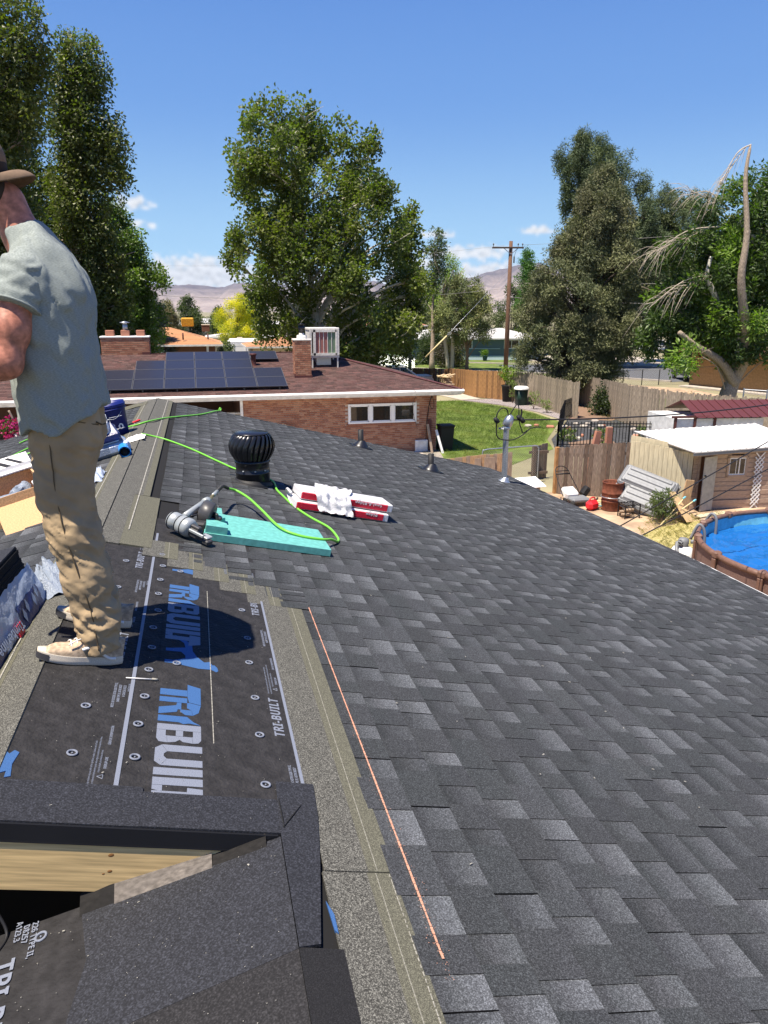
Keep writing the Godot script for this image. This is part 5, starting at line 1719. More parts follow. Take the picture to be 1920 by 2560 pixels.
	box(st, Vector3(14.85, 0.95, -65.8), Vector3(0.13, 1.9, 0.13))
	obj("post", st, M.white_vinyl, wv)
	# firewood
	var f := thing("firewood_stack", "long stack of split firewood against the cedar fence", "firewood")
	var n := 0
	for r in 9:
		for k in 13:
			var c := Vector3(16.25 - r * 0.01 + rng.randf_range(-0.05, 0.05), 0.08 + r * 0.125, -47.3 - k * 0.135 + (0.06 if r % 2 else 0.0))
			if r > 5 and k < (r - 5) * 2: continue
			st = mb(true)
			var d := Vector3(1.0, rng.randf_range(-0.05, 0.05), rng.randf_range(-0.12, 0.12)).normalized()
			tube(st, [c - d * 0.25, c + d * 0.25], rng.randf_range(0.05, 0.068), 6, false)
			var lg := obj("log", st, M.log_bark, f)
			st = mb()
			tube(st, [c - d * 0.251, c - d * 0.24], 0.055, 6); tube(st, [c + d * 0.24, c + d * 0.251], 0.055, 6)
			obj("cut_end", st, M.log_end, lg)
			n += 1
	for k in 14:
		var c := Vector3(15.85 + rng.randf_range(-0.2, 0.5), 1.16 + 0.03 * k, -47.0 - rng.randf() * 1.2)
		if k > 6: c.y = 1.15 + rng.randf() * 0.12
		st = mb(true)
		var d := Vector3(1.0, rng.randf_range(-0.3, 0.3), rng.randf_range(-0.4, 0.4)).normalized()
		tube(st, [c - d * 0.25, c + d * 0.25], 0.05, 6)
		obj("log", st, M.log_end, f)
	# bins and garden plants along the bleached fence
	var b := thing("black_planter", "tall black tub with a leafy green plant by the fence", "planter", Vector3(18.5, 0, -43.0))
	st = mb(true)
	lathe(st, [[0.0, 0.0], [0.30, 0.0], [0.38, 0.95], [0.42, 0.96], [0.42, 1.03], [0.36, 1.03], [0.34, 0.9], [0.0, 0.9]], 18)
	obj("tub", st, M.black_rubber, b)
	leafy(b, Vector3(0, 1.0, 0), 0.55, 1.1, 60, Color(0.19, 0.29, 0.03), 0.16, 0.08)
	b = thing("lidded_bin", "dark green bin with a white domed lid by the fence", "bin", Vector3(18.6, 0, -41.2))
	st = mb(true)
	lathe(st, [[0.0, 0.0], [0.36, 0.0], [0.42, 0.95], [0.0, 0.95]], 4, Transform3D(Basis(Vector3.UP, PI / 4), Vector3.ZERO))
	obj("body", st, M.green_bin, b)
	st = mb(true)
	lathe(st, [[0.45, 0.95], [0.45, 1.04], [0.34, 1.12], [0.0, 1.15]], 14)
	obj("lid", st, M.white_paint, b)
	for q in [[18.5, -39.2, 0.9, "pale seedy weed growing beside the lidded bin"], [18.55, -37.6, 0.6, "small green plant at the foot of the bleached fence"], [18.5, -42.2, 1.2, "tall thin weed between planter and lidded bin"]]:
		b = thing("garden_weed", q[3], "plant", Vector3(q[0], 0, q[1]))
		leafy(b, Vector3(0, 0.1, 0), 0.3, q[2], 40, Color(0.24, 0.30, 0.10), 0.1, 0.04)

func leafy(p: Node3D, at: Vector3, r: float, h: float, n: int, c: Color, ln: float, wd: float) -> void:
	var st := mb()
	for i in 6:
		var a := TAU * i / 6
		tube(st, [at + Vector3(0, -0.1, 0), at + Vector3(cos(a) * r * 0.5, h * 0.5, sin(a) * r * 0.5), at + Vector3(cos(a) * r, h * 0.8, sin(a) * r)], [0.012, 0.009, 0.004], 4)
	obj("stem", st, M.bark_brown, p)
	var cl := leaf_cluster(9, ln * 0.8, ln, wd, 0.35, 17)
	var xs := []; var cs := []
	for i in n:
		var q := pow(rng.randf(), 0.6)
		var a := rng.randf() * TAU
		xs.append(Transform3D(rbasis(), at + Vector3(cos(a) * r * q, h * (0.15 + 0.85 * rng.randf()), sin(a) * r * q)))
		cs.append(c * rng.randf_range(0.7, 1.35))
	stuff(multi("leaves", cl, M.leaf, p, xs, cs))

func mesh_wire(st: SurfaceTool, a: Vector3, along: Vector3, h: float, step: float, r: float) -> void:
	var L := along.length()
	var d := along / L
	var n := int((L + h) / step)
	for i in n:
		var u := -h + i * step
		for s in [0, 1]:
			var u0 := u; var y0 := 0.0; var u1 := u + h; var y1 := h
			if u0 < 0: y0 = -u0; u0 = 0.0
			if u1 > L: y1 = h - (u1 - L); u1 = L
			if y1 <= y0: continue
			var p := a + d * (u0 if s == 0 else L - u0) + Vector3(0, y0, 0)
			var q := a + d * (u1 if s == 0 else L - u1) + Vector3(0, y1, 0)
			tube(st, [p, q], r, 3, false)

func iron(called: String, label: String, pts: Array, h: float) -> void:
	var o := thing(called, label, "fence")
	var rail := mb()
	for i in pts.size() - 1:
		var a := Vector3(pts[i][0], 0, pts[i][1]); var b := Vector3(pts[i + 1][0], 0, pts[i + 1][1])
		var L := a.distance_to(b)
		for y in [0.12, h - 0.15, h - 0.02]:
			box(rail, (a + b) / 2 + Vector3(0, y, 0), Vector3(L, 0.035, 0.03), dirbasis(b - a))
		var n := int(L / 0.13)
		for k in n:
			var st := mb()
			var p := a.lerp(b, float(k) / n)
			var w := 0.05 if k == 0 else 0.022
			box(st, p + Vector3(0, h / 2 + 0.04, 0), Vector3(w, h + 0.08, w))
			obj("picket", st, M.iron_black, o)
	obj("rail", rail, M.iron_black, o)

func chain(called: String, label: String, pts: Array, h: float) -> void:
	var o := thing(called, label, "fence")
	var st := mb()
	for i in pts.size() - 1:
		var a := Vector3(pts[i][0], 0, pts[i][1]); var b := Vector3(pts[i + 1][0], 0, pts[i + 1][1])
		mesh_wire(st, a + Vector3(0, 0.05, 0), b - a, h - 0.05, 0.14, 0.0035)
	stuff(obj("wire_mesh", st, M.galv, o))
	st = mb()
	for i in pts.size() - 1:
		var a := Vector3(pts[i][0], h, pts[i][1]); var b := Vector3(pts[i + 1][0], h, pts[i + 1][1])
		tube(st, [a, b], 0.022, 6)
	obj("top_rail", st, M.galv, o)
	for i in pts.size() - 1:
		for f in [0.0, 0.5]:
			st = mb()
			var p := Vector3(lerpf(pts[i][0], pts[i + 1][0], f), 0, lerpf(pts[i][1], pts[i + 1][1], f))
			tube(st, [p, p + Vector3(0, h + 0.06, 0)], 0.035, 7)
			obj("post", st, M.galv if h > 1.5 else M.iron_black, o)

func pool_yard() -> void:
	# round pool
	var c := Vector3(11.40, 0, -10.32)
	var p := thing("round_pool", "round above-ground pool with brown frame and rippling blue water", "pool", c)
	var R := 2.70
	var n := 16
	var st := mb(true)
	lathe(st, [[R, 0.02], [R, 1.26]], 96)
	obj("wall", st, M.wicker, p)
	st = mb(true)
	lathe(st, [[R - 0.03, 1.27], [R - 0.03, 0.05], [0.0, 0.04]], 96)
	obj("liner", st, M.pool_liner, p)
	for i in n:
		var a := TAU * (i + 0.35) / n; var b := TAU * (i + 1.35) / n
		st = mb(true)
		var pts := []
		for k in 7:
			var t := lerpf(a + 0.012, b - 0.012, k / 6.0)
			pts.append(Vector3(cos(t) * R, 1.30, sin(t) * R))
		tube(st, pts, 0.052, 10)
		obj("top_rail", st, M.bronze_steel, p)
		st = mb()
		var q := Vector3(cos(a) * (R + 0.05), 0.62, sin(a) * (R + 0.05))
		bev(st, q, Vector3(0.05, 1.26, 0.10), 0.015, Basis(Vector3.UP, -a))
		bev(st, Vector3(cos(a) * R, 1.31, sin(a) * R), Vector3(0.15, 0.14, 0.13), 0.03, Basis(Vector3.UP, -a))
		bev(st, Vector3(cos(a) * (R + 0.1), 0.05, sin(a) * (R + 0.1)), Vector3(0.16, 0.06, 0.16), 0.015, Basis(Vector3.UP, -a))
		obj("upright", st, M.bronze_steel, p)
	# water with real ripples
	st = mb(true)
	var nz := FastNoiseLite.new()
	nz.frequency = 1.1; nz.fractal_octaves = 4; nz.seed = 3
	var rr := 64; var aa := 160
	var wv := func(i: int, k: int) -> Vector3:
		var r := (R - 0.035) * i / rr; var a := TAU * k / aa
		var q := Vector3(cos(a) * r, 0, sin(a) * r)
		return q + Vector3(0, 1.02 + 0.045 * nz.get_noise_3d(q.x * 1.2 + q.z * 0.5, 0, q.z * 2.6) + 0.030 * nz.get_noise_3d(q.x * 3.5 + q.z * 2.0, 9, q.z * 8.0), 0)
	for i in rr:
		for k in aa:
			quad(st, wv.call(i, k), wv.call(i, (k + 1) % aa), wv.call(i + 1, (k + 1) % aa), wv.call(i + 1, k))
	obj("water", st, M.water, p)
	st = mb(true)
	for t in [[3.75, 1.5], [4.2, 1.44]]:
		var a: float = t[0]
		tube(st, spline([Vector3(cos(a) * (R + 0.12), 1.2, sin(a) * (R + 0.12)), Vector3(cos(a) * R, t[1], sin(a) * R), Vector3(cos(a) * (R - 0.12), 1.35, sin(a) * (R - 0.12)), Vector3(cos(a) * (R - 0.14), 0.9, sin(a) * (R - 0.14))], 5), 0.03, 7)
	obj("skimmer_hose", st, M.grey_plastic_dark, p)
	st = mb()
	for t in [0.62, 0.9, 2.35, 2.75]:
		bev(st, Vector3(cos(t * 1.0) * (R - 0.02), 1.365, sin(t * 1.0) * (R - 0.02)), Vector3(0.06, 0.02, 0.42), 0.008, Basis(Vector3.UP, -t))
	obj("rail_clip", st, M.white_vinyl, p)
	# sand filter pump
	var f := thing("pool_pump", "white pool filter pump with ribbed grey hose beside the pool", "pump", Vector3(9.95, 0, -13.35))
	st = mb(true)
	lathe(st, [[0.0, 0.03], [0.22, 0.03], [0.27, 0.15], [0.27, 0.36], [0.20, 0.50], [0.10, 0.55], [0.0, 0.56]], 18, Transform3D(Basis.IDENTITY, Vector3(0.05, 0, 0)))
	obj("tank", st, M.white_paint, f)
	st = mb(true)
	lathe(st, [[0.11, 0.55], [0.12, 0.66], [0.08, 0.72], [0.0, 0.73]], 14, Transform3D(Basis.IDENTITY, Vector3(0.05, 0, 0)))
	bev(st, Vector3(0.05, 0.64, 0.0), Vector3(0.36, 0.09, 0.10), 0.02, Basis(Vector3.UP, 0.5))
	obj("valve_head", st, M.grey_plastic_dark, f)
	st = mb(true)
	lathe(st, [[0.0, 0.0], [0.14, 0.0], [0.14, 0.34], [0.16, 0.36], [0.0, 0.40]], 14, Transform3D(Basis.IDENTITY, Vector3(-0.02, 0, 0.36)))
	obj("strainer_basket", st, M.grey_plastic, f)
	st = mb(true)
	tube(st, spline([Vector3(0.2, 0.64, 0.05), Vector3(0.42, 0.62, 0.15), Vector3(0.55, 0.35, 0.3), Vector3(0.48, 0.08, 0.55), Vector3(0.2, 0.08, 0.7)], 6), 0.045, 9)
	tube(st, spline([Vector3(-0.1, 0.64, 0.0), Vector3(-0.2, 0.5, 0.15), Vector3(-0.15, 0.3, 0.3), Vector3(-0.02, 0.25, 0.34)], 6), 0.04, 8)
	obj("hose", st, M.grey_plastic, f)
	st = mb()
	bev(st, Vector3(0.05, 0.015, 0.15), Vector3(0.75, 0.03, 0.7), 0.01)
	obj("base_plate", st, M.grey_plastic_dark, f)
	# shed
	var s := thing("garden_shed", "weathered pinkish board shed with white metal roof and open grey door", "shed", Vector3(13.3, 0, -17.7))
	var d := Vector3(2.2, 0, 0.25).normalized()
	var b := dirbasis(d)
	var bk := -b.z
	for r in 13:
		# front boards, broken by the doorway and the window; lowest courses warped
		for seg in [[0.0, 0.16], [0.66, 1.12], [1.52, 2.9]] if r > 6 and r < 12 else [[0.0, 0.16], [0.66, 2.9]]:
			st = mb()
			var y := 0.07 + r * 0.132
			var warp := rng.randf_range(0.0, 0.035) if r < 5 else 0.004
			box(st, d * (seg[0] + seg[1]) / 2 + Vector3(0, y, 0) - bk * warp, Vector3(seg[1] - seg[0], 0.126, 0.02), b * Basis(Vector3.RIGHT, 0.08) * Basis(Vector3.BACK, rng.randf_range(-0.012, 0.012) if r < 5 else 0.0))
			obj("board", st, M.pink_board, s)
	st = mb()
	box(st, d * 1.45 + bk * 1.2 + Vector3(0, 0.84, 0), Vector3(2.86, 1.68, 2.3), b)
	obj("core", st, M.wall_brown, s)
	st = mb()
	for e in [[0.16, 0.82, 0.06, 1.64], [0.63, 0.82, 0.07, 1.64]]:
		box(st, d * e[0] + Vector3(0, e[1], 0) - bk * 0.03, Vector3(e[2], e[3], 0.05), b)
	box(st, d * 0.4 + Vector3(0, 1.60, 0) - bk * 0.03, Vector3(0.42, 0.10, 0.05), b)
	box(st, d * 1.32 + Vector3(0, 1.52, 0) - bk * 0.02, Vector3(0.62, 0.06, 0.05), b); box(st, d * 1.32 + Vector3(0, 0.96, 0) - bk * 0.02, Vector3(0.62, 0.06, 0.05), b)
	for e in [1.04, 1.60]: box(st, d * e + Vector3(0, 1.24, 0) - bk * 0.02, Vector3(0.06, 0.6, 0.05), b)
	obj("trim", st, M.pink_board, s)
	st = mb()
	var db := Basis(Vector3.UP, 0.35) * b
	box(st, d * 0.60 + db.x * -0.22 - bk * 0.13 + Vector3(0, 0.80, 0), Vector3(0.48, 1.54, 0.03), db)
	var door := obj("door", st, M.door_grey, s)
	st = mb()
	box(st, d * 0.62 - bk * 0.10 + Vector3(0, 1.1, 0), Vector3(0.05, 0.10, 0.03), b)
	obj("hinge", st, M.iron_black, door)
	st = mb(true)
	tube(st, [db.x * -0.40 + d * 0.6 - bk * 0.12 + Vector3(0, 1.05, 0), db.x * -0.40 + d * 0.6 - bk * 0.19 + Vector3(0, 1.05, 0)], 0.025, 8)
	obj("handle", st, M.iron_black, door)
	st = mb()
	for e in [[1.32, 1.24, 0.50, 0.50]]:
		box(st, d * e[0] + Vector3(0, e[1], 0) - bk * 0.012, Vector3(e[2], e[3], 0.02), b)
	var w := obj("window", st, M.white_vinyl, s)
	for e in [[1.19, 0.17], [1.33, 0.06], [1.47, 0.13]]:
		st = mb()
		box(st, d * e[0] + Vector3(0, 1.24, 0) - bk * 0.024, Vector3(e[1], 0.42, 0.01), b)
		obj("pane", st, M.dark_window, w)
	# side wall of upright cream boards
	for i in 13:
		st = mb()
		var f0 := (i + 0.5) / 13.0
		var q := Vector3(0, 0, 0).lerp(Vector3(-1.05, 0, -1.5), f0)
		var hh := lerpf(1.64, 1.80, f0) + rng.randf_range(-0.02, 0.02)
		box(st, q + Vector3(-0.03, hh / 2, 0.02), Vector3(0.134, hh, 0.02), dirbasis(Vector3(-1.05, 0, -1.5)))
		obj("side_board", st, M.beige_board, s)
	st = mb()
	box(st, Vector3(-0.52, 1.72, -0.75) + Vector3(0.05, 0, -0.03), Vector3(1.95, 0.30, 0.03), dirbasis(Vector3(-1.05, 0.12, -1.5)))
	obj("fascia", st, M.beige_board, s)
	# standing ribs on the metal roof
	var FL := Vector3(-0.46, 1.80, 0.60); var FR := Vector3(3.4, 1.82, 0.35); var BL := Vector3(-0.30, 1.87, -2.55); var BR := Vector3(4.3, 1.90, -2.9)
	st = mb()
	quad(st, FL, BL, BR, FR)
	var dn := Vector3(0, -0.03, 0)
	quad(st, FL + dn, FR + dn, BR + dn, BL + dn); quad(st, FL, FR, FR + dn, FL + dn); quad(st, BL, FL, FL + dn, BL + dn)
	obj("roof_sheet", st, M.white_roof, s)
	for i in 19:
		st = mb()
		var f0 := i / 18.0
		var a0 := FL.lerp(FR, f0); var b0 := BL.lerp(BR, f0)
		box(st, (a0 + b0) / 2 + Vector3(0, 0.008, 0), Vector3(a0.distance_to(b0), 0.022, 0.05), dirbasis(b0 - a0))
		obj("roof_rib", st, M.white_roof, s)
	st = mb()
	box(st, (FL + FR) / 2 + Vector3(0, -0.07, -0.02), Vector3(FL.distance_to(FR), 0.08, 0.02), dirbasis(FR - FL))
	obj("eave_board", st, M.grey_plastic_dark, s)
	# lattice beside the shed
	var l := thing("lattice_panel", "white diamond lattice panel at the shed's right corner", "lattice", Vector3(15.10, 0, -17.42))
	for i in 13:
		for sgn in [-1.0, 1.0]:
			st = mb()
			var y := -0.1 + i * 0.135
			if y > 1.45 or y < 0.03: continue
			box(st, Vector3(0.14, y + 0.1, 0.01 * sgn), Vector3(0.40, 0.035, 0.008), Basis(Vector3.BACK, sgn * 0.8))
			obj("slat", st, M.white_paint, l)
	# maroon roofed shed behind
	s = thing("maroon_roofed_shed", "white shed with maroon ribbed metal roof behind the white roofed shed", "shed", Vector3(19.7, 0, -25.9), -0.15)
	st = mb()
	box(st, Vector3(0, 0.72, 0), Vector3(3.6, 1.44, 2.4))
	obj("wall", st, M.white_paint, s)
	st = mb()
	quad(st, Vector3(-1.0, 1.5, 1.4), Vector3(-1.0, 2.0, -0.1), Vector3(2.6, 2.0, -0.1), Vector3(2.6, 1.5, 1.4))
	quad(st, Vector3(-1.0, 2.0, -0.1), Vector3(-1.0, 1.5, -1.5), Vector3(2.6, 1.5, -1.5), Vector3(2.6, 2.0, -0.1))
	obj("roof_sheet", st, M.maroon_roof, s)
	for i in 11:
		st = mb()
		var x := -1.0 + 0.36 * i
		box(st, Vector3(x, 1.765, 0.65), Vector3(0.05, 0.03, 1.58), Basis(Vector3.RIGHT, 0.322))
		obj("roof_rib", st, M.maroon_roof, s)
	st = mb()
	for x in [-1.79, -1.0, -0.2]: box(st, Vector3(x, 0.75, 1.22), Vector3(0.1, 1.5, 0.06))
	box(st, Vector3(-1.2, 1.52, 1.24), Vector3(1.5, 0.08, 0.08))
	obj("corner_trim", st, M.flash_brown, s)
	# rusty burn barrel
	var k := thing("burn_barrel", "rusty open steel barrel standing by the brown fence", "barrel", Vector3(11.18, 0.0, -18.25))
	st = mb(true)
	lathe(st, [[0.29, 0.02], [0.29, 0.26], [0.305, 0.275], [0.29, 0.29], [0.29, 0.50], [0.305, 0.515], [0.29, 0.53], [0.29, 0.80], [0.305, 0.815], [0.29, 0.825], [0.275, 0.80], [0.275, 0.1], [0.0, 0.1]], 28)
	obj("drum", st, M.rust, k)
	st = mb(true)
	tube(st, circle(0.315, 0.40, 22), 0.012, 5)
	obj("hoop", st, M.galv, k)
	k = thing("fire_grate", "black steel fire grate holding burnt logs before the barrel", "grate", Vector3(11.22, 0, -17.42))
	for q in [[-0.22, -0.18], [0.22, -0.18], [-0.22, 0.18], [0.22, 0.18]]:
		st = mb()
		box(st, Vector3(q[0], 0.2, q[1]), Vector3(0.025, 0.4, 0.025))
		obj("leg", st, M.iron_black, k)
	st = mb()
	for i in 6: box(st, Vector3(-0.22 + 0.088 * i, 0.40, 0), Vector3(0.015, 0.015, 0.38))
	for z in [-0.18, 0.18]: box(st, Vector3(0, 0.385, z), Vector3(0.47, 0.02, 0.02))
	obj("grid", st, M.iron_black, k)
	for i in 6:
		st = mb(true)
		var q := Vector3(rng.randf_range(-0.15, 0.15), 0.07 + 0.03 * i, rng.randf_range(-0.1, 0.1))
		tube(st, [q - Vector3(0.12, 0, 0.03), q + Vector3(0.12, 0.02, 0.03)], 0.045, 6)
		obj("burnt_log", st, M.log_bark if i % 2 else M.bark_dark, k)
	# two moulded plastic covers leaning on each other
	for q in [[Vector3(12.05, 0.78, -17.9), 0.0, "grey moulded plastic lid leaning highest on the cream shed wall"], [Vector3(11.88, 0.34, -17.6), 0.12, "grey moulded plastic lid lying lower in front of its twin"]]:
		var v := thing("moulded_cover", q[2], "lid", q[0])
		var dd := Vector3(0.72, -0.30, 0.85).normalized()
		var bb := dirbasis(dd, Vector3(-0.45, 0.75, 0.5))
		st = mb()
		bev(st, Vector3.ZERO, Vector3(1.55, 0.22, 0.72), 0.06, bb)
		bev(st, bb.y * 0.11, Vector3(1.40, 0.10, 0.56), 0.04, bb)
		obj("shell", st, M.grey_plastic, v)
		for i in 3:
			st = mb()
			bev(st, bb.y * 0.165 + bb.z * (-0.19 + 0.19 * i), Vector3(1.22, 0.05, 0.10), 0.02, bb)
			obj("rib", st, M.grey_plastic, v)
		st = mb()
		bev(st, bb.y * -0.10, Vector3(1.60, 0.05, 0.78), 0.02, bb)
		obj("rim", st, M.grey_plastic_dark, v)
	k = thing("osb_sheet", "leaning chipboard offcut with rake handles across it", "board", Vector3(12.35, 0, -16.75))
	st = mb()
	box(st, Vector3(0, 0.40, 0), Vector3(0.60, 0.95, 0.02), Basis(Vector3.UP, 0.8) * Basis(Vector3.RIGHT, -0.7) * Basis(Vector3.BACK, -0.25))
	obj("sheet", st, M.osb, k)
	st = mb()
	box(st, Vector3(0.02, 0.38, 0.03), Vector3(0.60, 0.03, 0.012), Basis(Vector3.UP, 0.8) * Basis(Vector3.RIGHT, -0.7))
	obj("edge_strip", st, M.cedar, k)
	for q in [[Vector3(11.5, 0.05, -16.35), Vector3(12.5, 0.62, -16.85), "long-handled rake with a green head across the chipboard"], [Vector3(11.6, 0.08, -16.45), Vector3(12.75, 0.55, -16.75), "second yellow handle lying just below the green-headed rake"]]:
		var v := thing("garden_rake", q[2], "rake")
		st = mb(true)
		tube(st, [q[0], q[1]], 0.016, 7)
		obj("handle", st, M.guy_cover, v)
		st = mb()
		bev(st, q[1], Vector3(0.20, 0.04, 0.05), 0.01, Basis(Vector3.UP, 0.7))
		obj("head", st, M.pool_liner, v)
	k = thing("orange_board", "short orange board end beside the shed wall", "board", Vector3(12.85, 0, -17.25))
	st = mb()
	bev(st, Vector3(0, 0.5, 0), Vector3(0.26, 1.0, 0.04), 0.005, Basis(Vector3.BACK, -0.15))
	obj("board", st, M.cedar, k)
	k = thing("loose_plank", "pale planks lying on the ground at the shed door", "plank", Vector3(13.35, 0.05, -16.85), 0.25)
	st = mb()
	bev(st, Vector3(0.1, 0.03, 0), Vector3(1.15, 0.03, 0.22), 0.005, Basis(Vector3.BACK, -0.03))
	obj("plank", st, M.beige_board, k)
	st = mb()
	bev(st, Vector3(-0.1, 0.0, 0.15), Vector3(0.9, 0.03, 0.2), 0.005, Basis(Vector3.UP, 0.15))
	obj("plank", st, M.cedar_b, k)
	k = thing("yard_shrub", "scrubby green shrub in front of the plastic lids", "shrub", Vector3(11.75, 0, -16.75))
	leafy(k, Vector3(0, 0.05, 0), 0.34, 0.85, 130, Color(0.11, 0.15, 0.05), 0.11, 0.03)
	# lawn mower, petrol can, hoses
	k = thing("lawn_mower", "push mower with white grass bag and folded black handle at the brown fence", "lawn mower", Vector3(10.40, 0, -19.35))
	st = mb(true)
	tube(st, spline([Vector3(0.30, 0.25, 0.15), Vector3(0.16, 0.75, -0.25), Vector3(0.10, 0.93, -0.40), Vector3(-0.08, 1.0, -0.45), Vector3(-0.26, 0.93, -0.40), Vector3(-0.30, 0.7, -0.2), Vector3(-0.28, 0.25, 0.2)], 5), 0.014, 6)
	tube(st, [Vector3(-0.28, 0.88, -0.34), Vector3(0.13, 0.88, -0.34)], 0.012, 6)
	tube(st, [Vector3(-0.29, 0.80, -0.28), Vector3(0.15, 0.80, -0.28)], 0.022, 6)
	obj("handle", st, M.iron_black, k)
	st = mb()
	bev(st, Vector3(-0.02, 0.30, 0.10), Vector3(0.42, 0.26, 0.42), 0.06, Basis(Vector3.RIGHT, 0.3))
	obj("grass_bag", st, M.white_paint, k)
	st = mb()
	bev(st, Vector3(0.1, 0.19, 0.42), Vector3(0.55, 0.14, 0.45), 0.05)
	obj("deck", st, M.grey_plastic_dark, k)
	st = mb()
	bev(st, Vector3(0.48, 0.33, 0.1), Vector3(0.22, 0.30, 0.22), 0.05, Basis(Vector3.BACK, -0.6))
	obj("engine", st, M.black_rubber, k)
	for q in [[-0.2, 0.2], [0.4, 0.2], [-0.2, 0.65], [0.4, 0.65]]:
		st = mb(true)
		tube(st, [Vector3(q[0] - 0.03, 0.1, q[1]), Vector3(q[0] + 0.03, 0.1, q[1])], 0.1, 12)
		obj("wheel", st, M.tyre, k)
	k = thing("petrol_can", "red plastic petrol can below the mower at the roof's edge", "can", Vector3(10.62, 0, -18.35), 0.4)
	st = mb()
	bev(st, Vector3(0, 0.15, 0), Vector3(0.40, 0.27, 0.26), 0.08)
	obj("body", st, M.red_plastic, k)
	st = mb(true)
	tube(st, spline([Vector3(-0.12, 0.27, 0), Vector3(-0.08, 0.36, 0), Vector3(0.08, 0.36, 0), Vector3(0.12, 0.27, 0)], 4), 0.02, 6)
	obj("handle", st, M.red_plastic, k)
	st = mb(true)
	tube(st, [Vector3(0.17, 0.26, 0), Vector3(0.24, 0.33, 0)], 0.025, 8)
	obj("spout", st, M.black_rubber, k)
	var hc := [[M.fence_orange, "orange extension cord tangled beside the barrel"], [M.pool_liner, "teal garden hose coiled beside the barrel"], [M.guy_cover, "pale yellow hose loop lying by the barrel"]]
	for i in 3:
		var pts := []
		for t in 46:
			var a := t * 0.55 + i * 2.0
			var r := 0.22 + 0.10 * sin(t * 0.31 + i)
			pts.append(Vector3(10.92 + cos(a) * r + 0.06 * i, 0.03 + 0.035 * i + 0.05 * absf(sin(t * 0.21)), -18.55 + sin(a) * r * 0.8))
		st = mb(true)
		tube(st, spline(pts, 2), 0.011, 5)
		tag(obj("coiled_hose", st, hc[i][0]), hc[i][1], "hose")
	# white foam panel on the ground below the roof edge
	k = thing("white_board", "white board lying on the ground just past the roof edge", "board", Vector3(9.7, 0.0, -20.6), 0.1)
	st = mb()
	bev(st, Vector3(0, 0.35, 0), Vector3(0.85, 0.03, 0.7), 0.01, Basis(Vector3.RIGHT, 0.25))
	obj("board", st, M.white_vinyl, k)
	st = mb()
	box(st, Vector3(0, 0.16, -0.1), Vector3(0.7, 0.32, 0.4))
	obj("support", st, M.cedar_b, k)
	# rocks and low plants in the bed
	for i in 26:
		var q := Vector3(rng.randf_range(15.2, 20.0), 0.05, rng.randf_range(-34.0, -27.5))
		st = mb()
		bev(st, Vector3.ZERO, Vector3(rng.randf_range(0.15, 0.4), 0.16, rng.randf_range(0.15, 0.3)), 0.05, Basis(Vector3.UP, rng.randf() * 3.0))
		var o := obj("edging_rock", st, M.concrete if i % 3 else M.clay)
		o.position = q
		tag(o, "pale rock lying loose in the planting bed" if i % 3 else "reddish rock lying loose in the planting bed", "rock", "rocks in the planting bed")
	for q in [[15.3, -29.0, 0.5, "low leafy plant nearest the iron fence corner"], [16.6, -28.3, 0.6, "white-flowered plant behind the iron pickets"], [18.6, -28.0, 0.7, "green plant by the leaning post in the bed"], [20.6, -30.0, 0.55, "bright green weed at the foot of the curved fence"]]:
		k = thing("bed_plant", q[3], "plant", Vector3(q[0], 0, q[1]))
		leafy(k, Vector3(0, 0.02, 0), 0.45, q[2], 60, Color(0.15, 0.22, 0.05), 0.1, 0.05)

func circle(r: float, y: float, n: int) -> Array:
	var o := []
	for i in n + 1: o.append(Vector3(cos(TAU * i / n) * r, y, sin(TAU * i / n) * r))
	return o

func rbasis() -> Basis:
	return Basis(Vector3(rng.randfn(), rng.randfn(), rng.randfn()).normalized(), rng.randf() * TAU)

func leaf_cluster(n: int, spread: float, ln: float, wd: float, fold: float, sd: int) -> Mesh:
	# a spray of leaves, each a folded diamond of its own
	var r := RandomNumberGenerator.new()
	r.seed = sd
	var st := mb()
	for i in n:
		var d := Vector3(r.randfn(), r.randfn() * 0.8 + 0.3, r.randfn()).normalized()
		var c := d * spread * pow(r.randf(), 0.5)
		var f := (d + Vector3(r.randfn(), r.randfn() - 0.4, r.randfn()) * 0.6).normalized()
		var s := f.cross(Vector3(r.randfn(), r.randfn(), r.randfn())).normalized()
		var up := s.cross(f)
		var L := ln * r.randf_range(0.75, 1.2)
		var W := wd * r.randf_range(0.8, 1.15) * 0.5
		var k := r.randf_range(0.8, 1.15)
		st.set_color(Color(k, k, k * 0.95))
		var a := c; var b := c + f * L
		var m1 := c + f * L * 0.45 + s * W + up * W * fold; var m2 := c + f * L * 0.45 - s * W + up * W * fold
		tri(st, a, m1, b); tri(st, a, b, m2)
	return done(st)

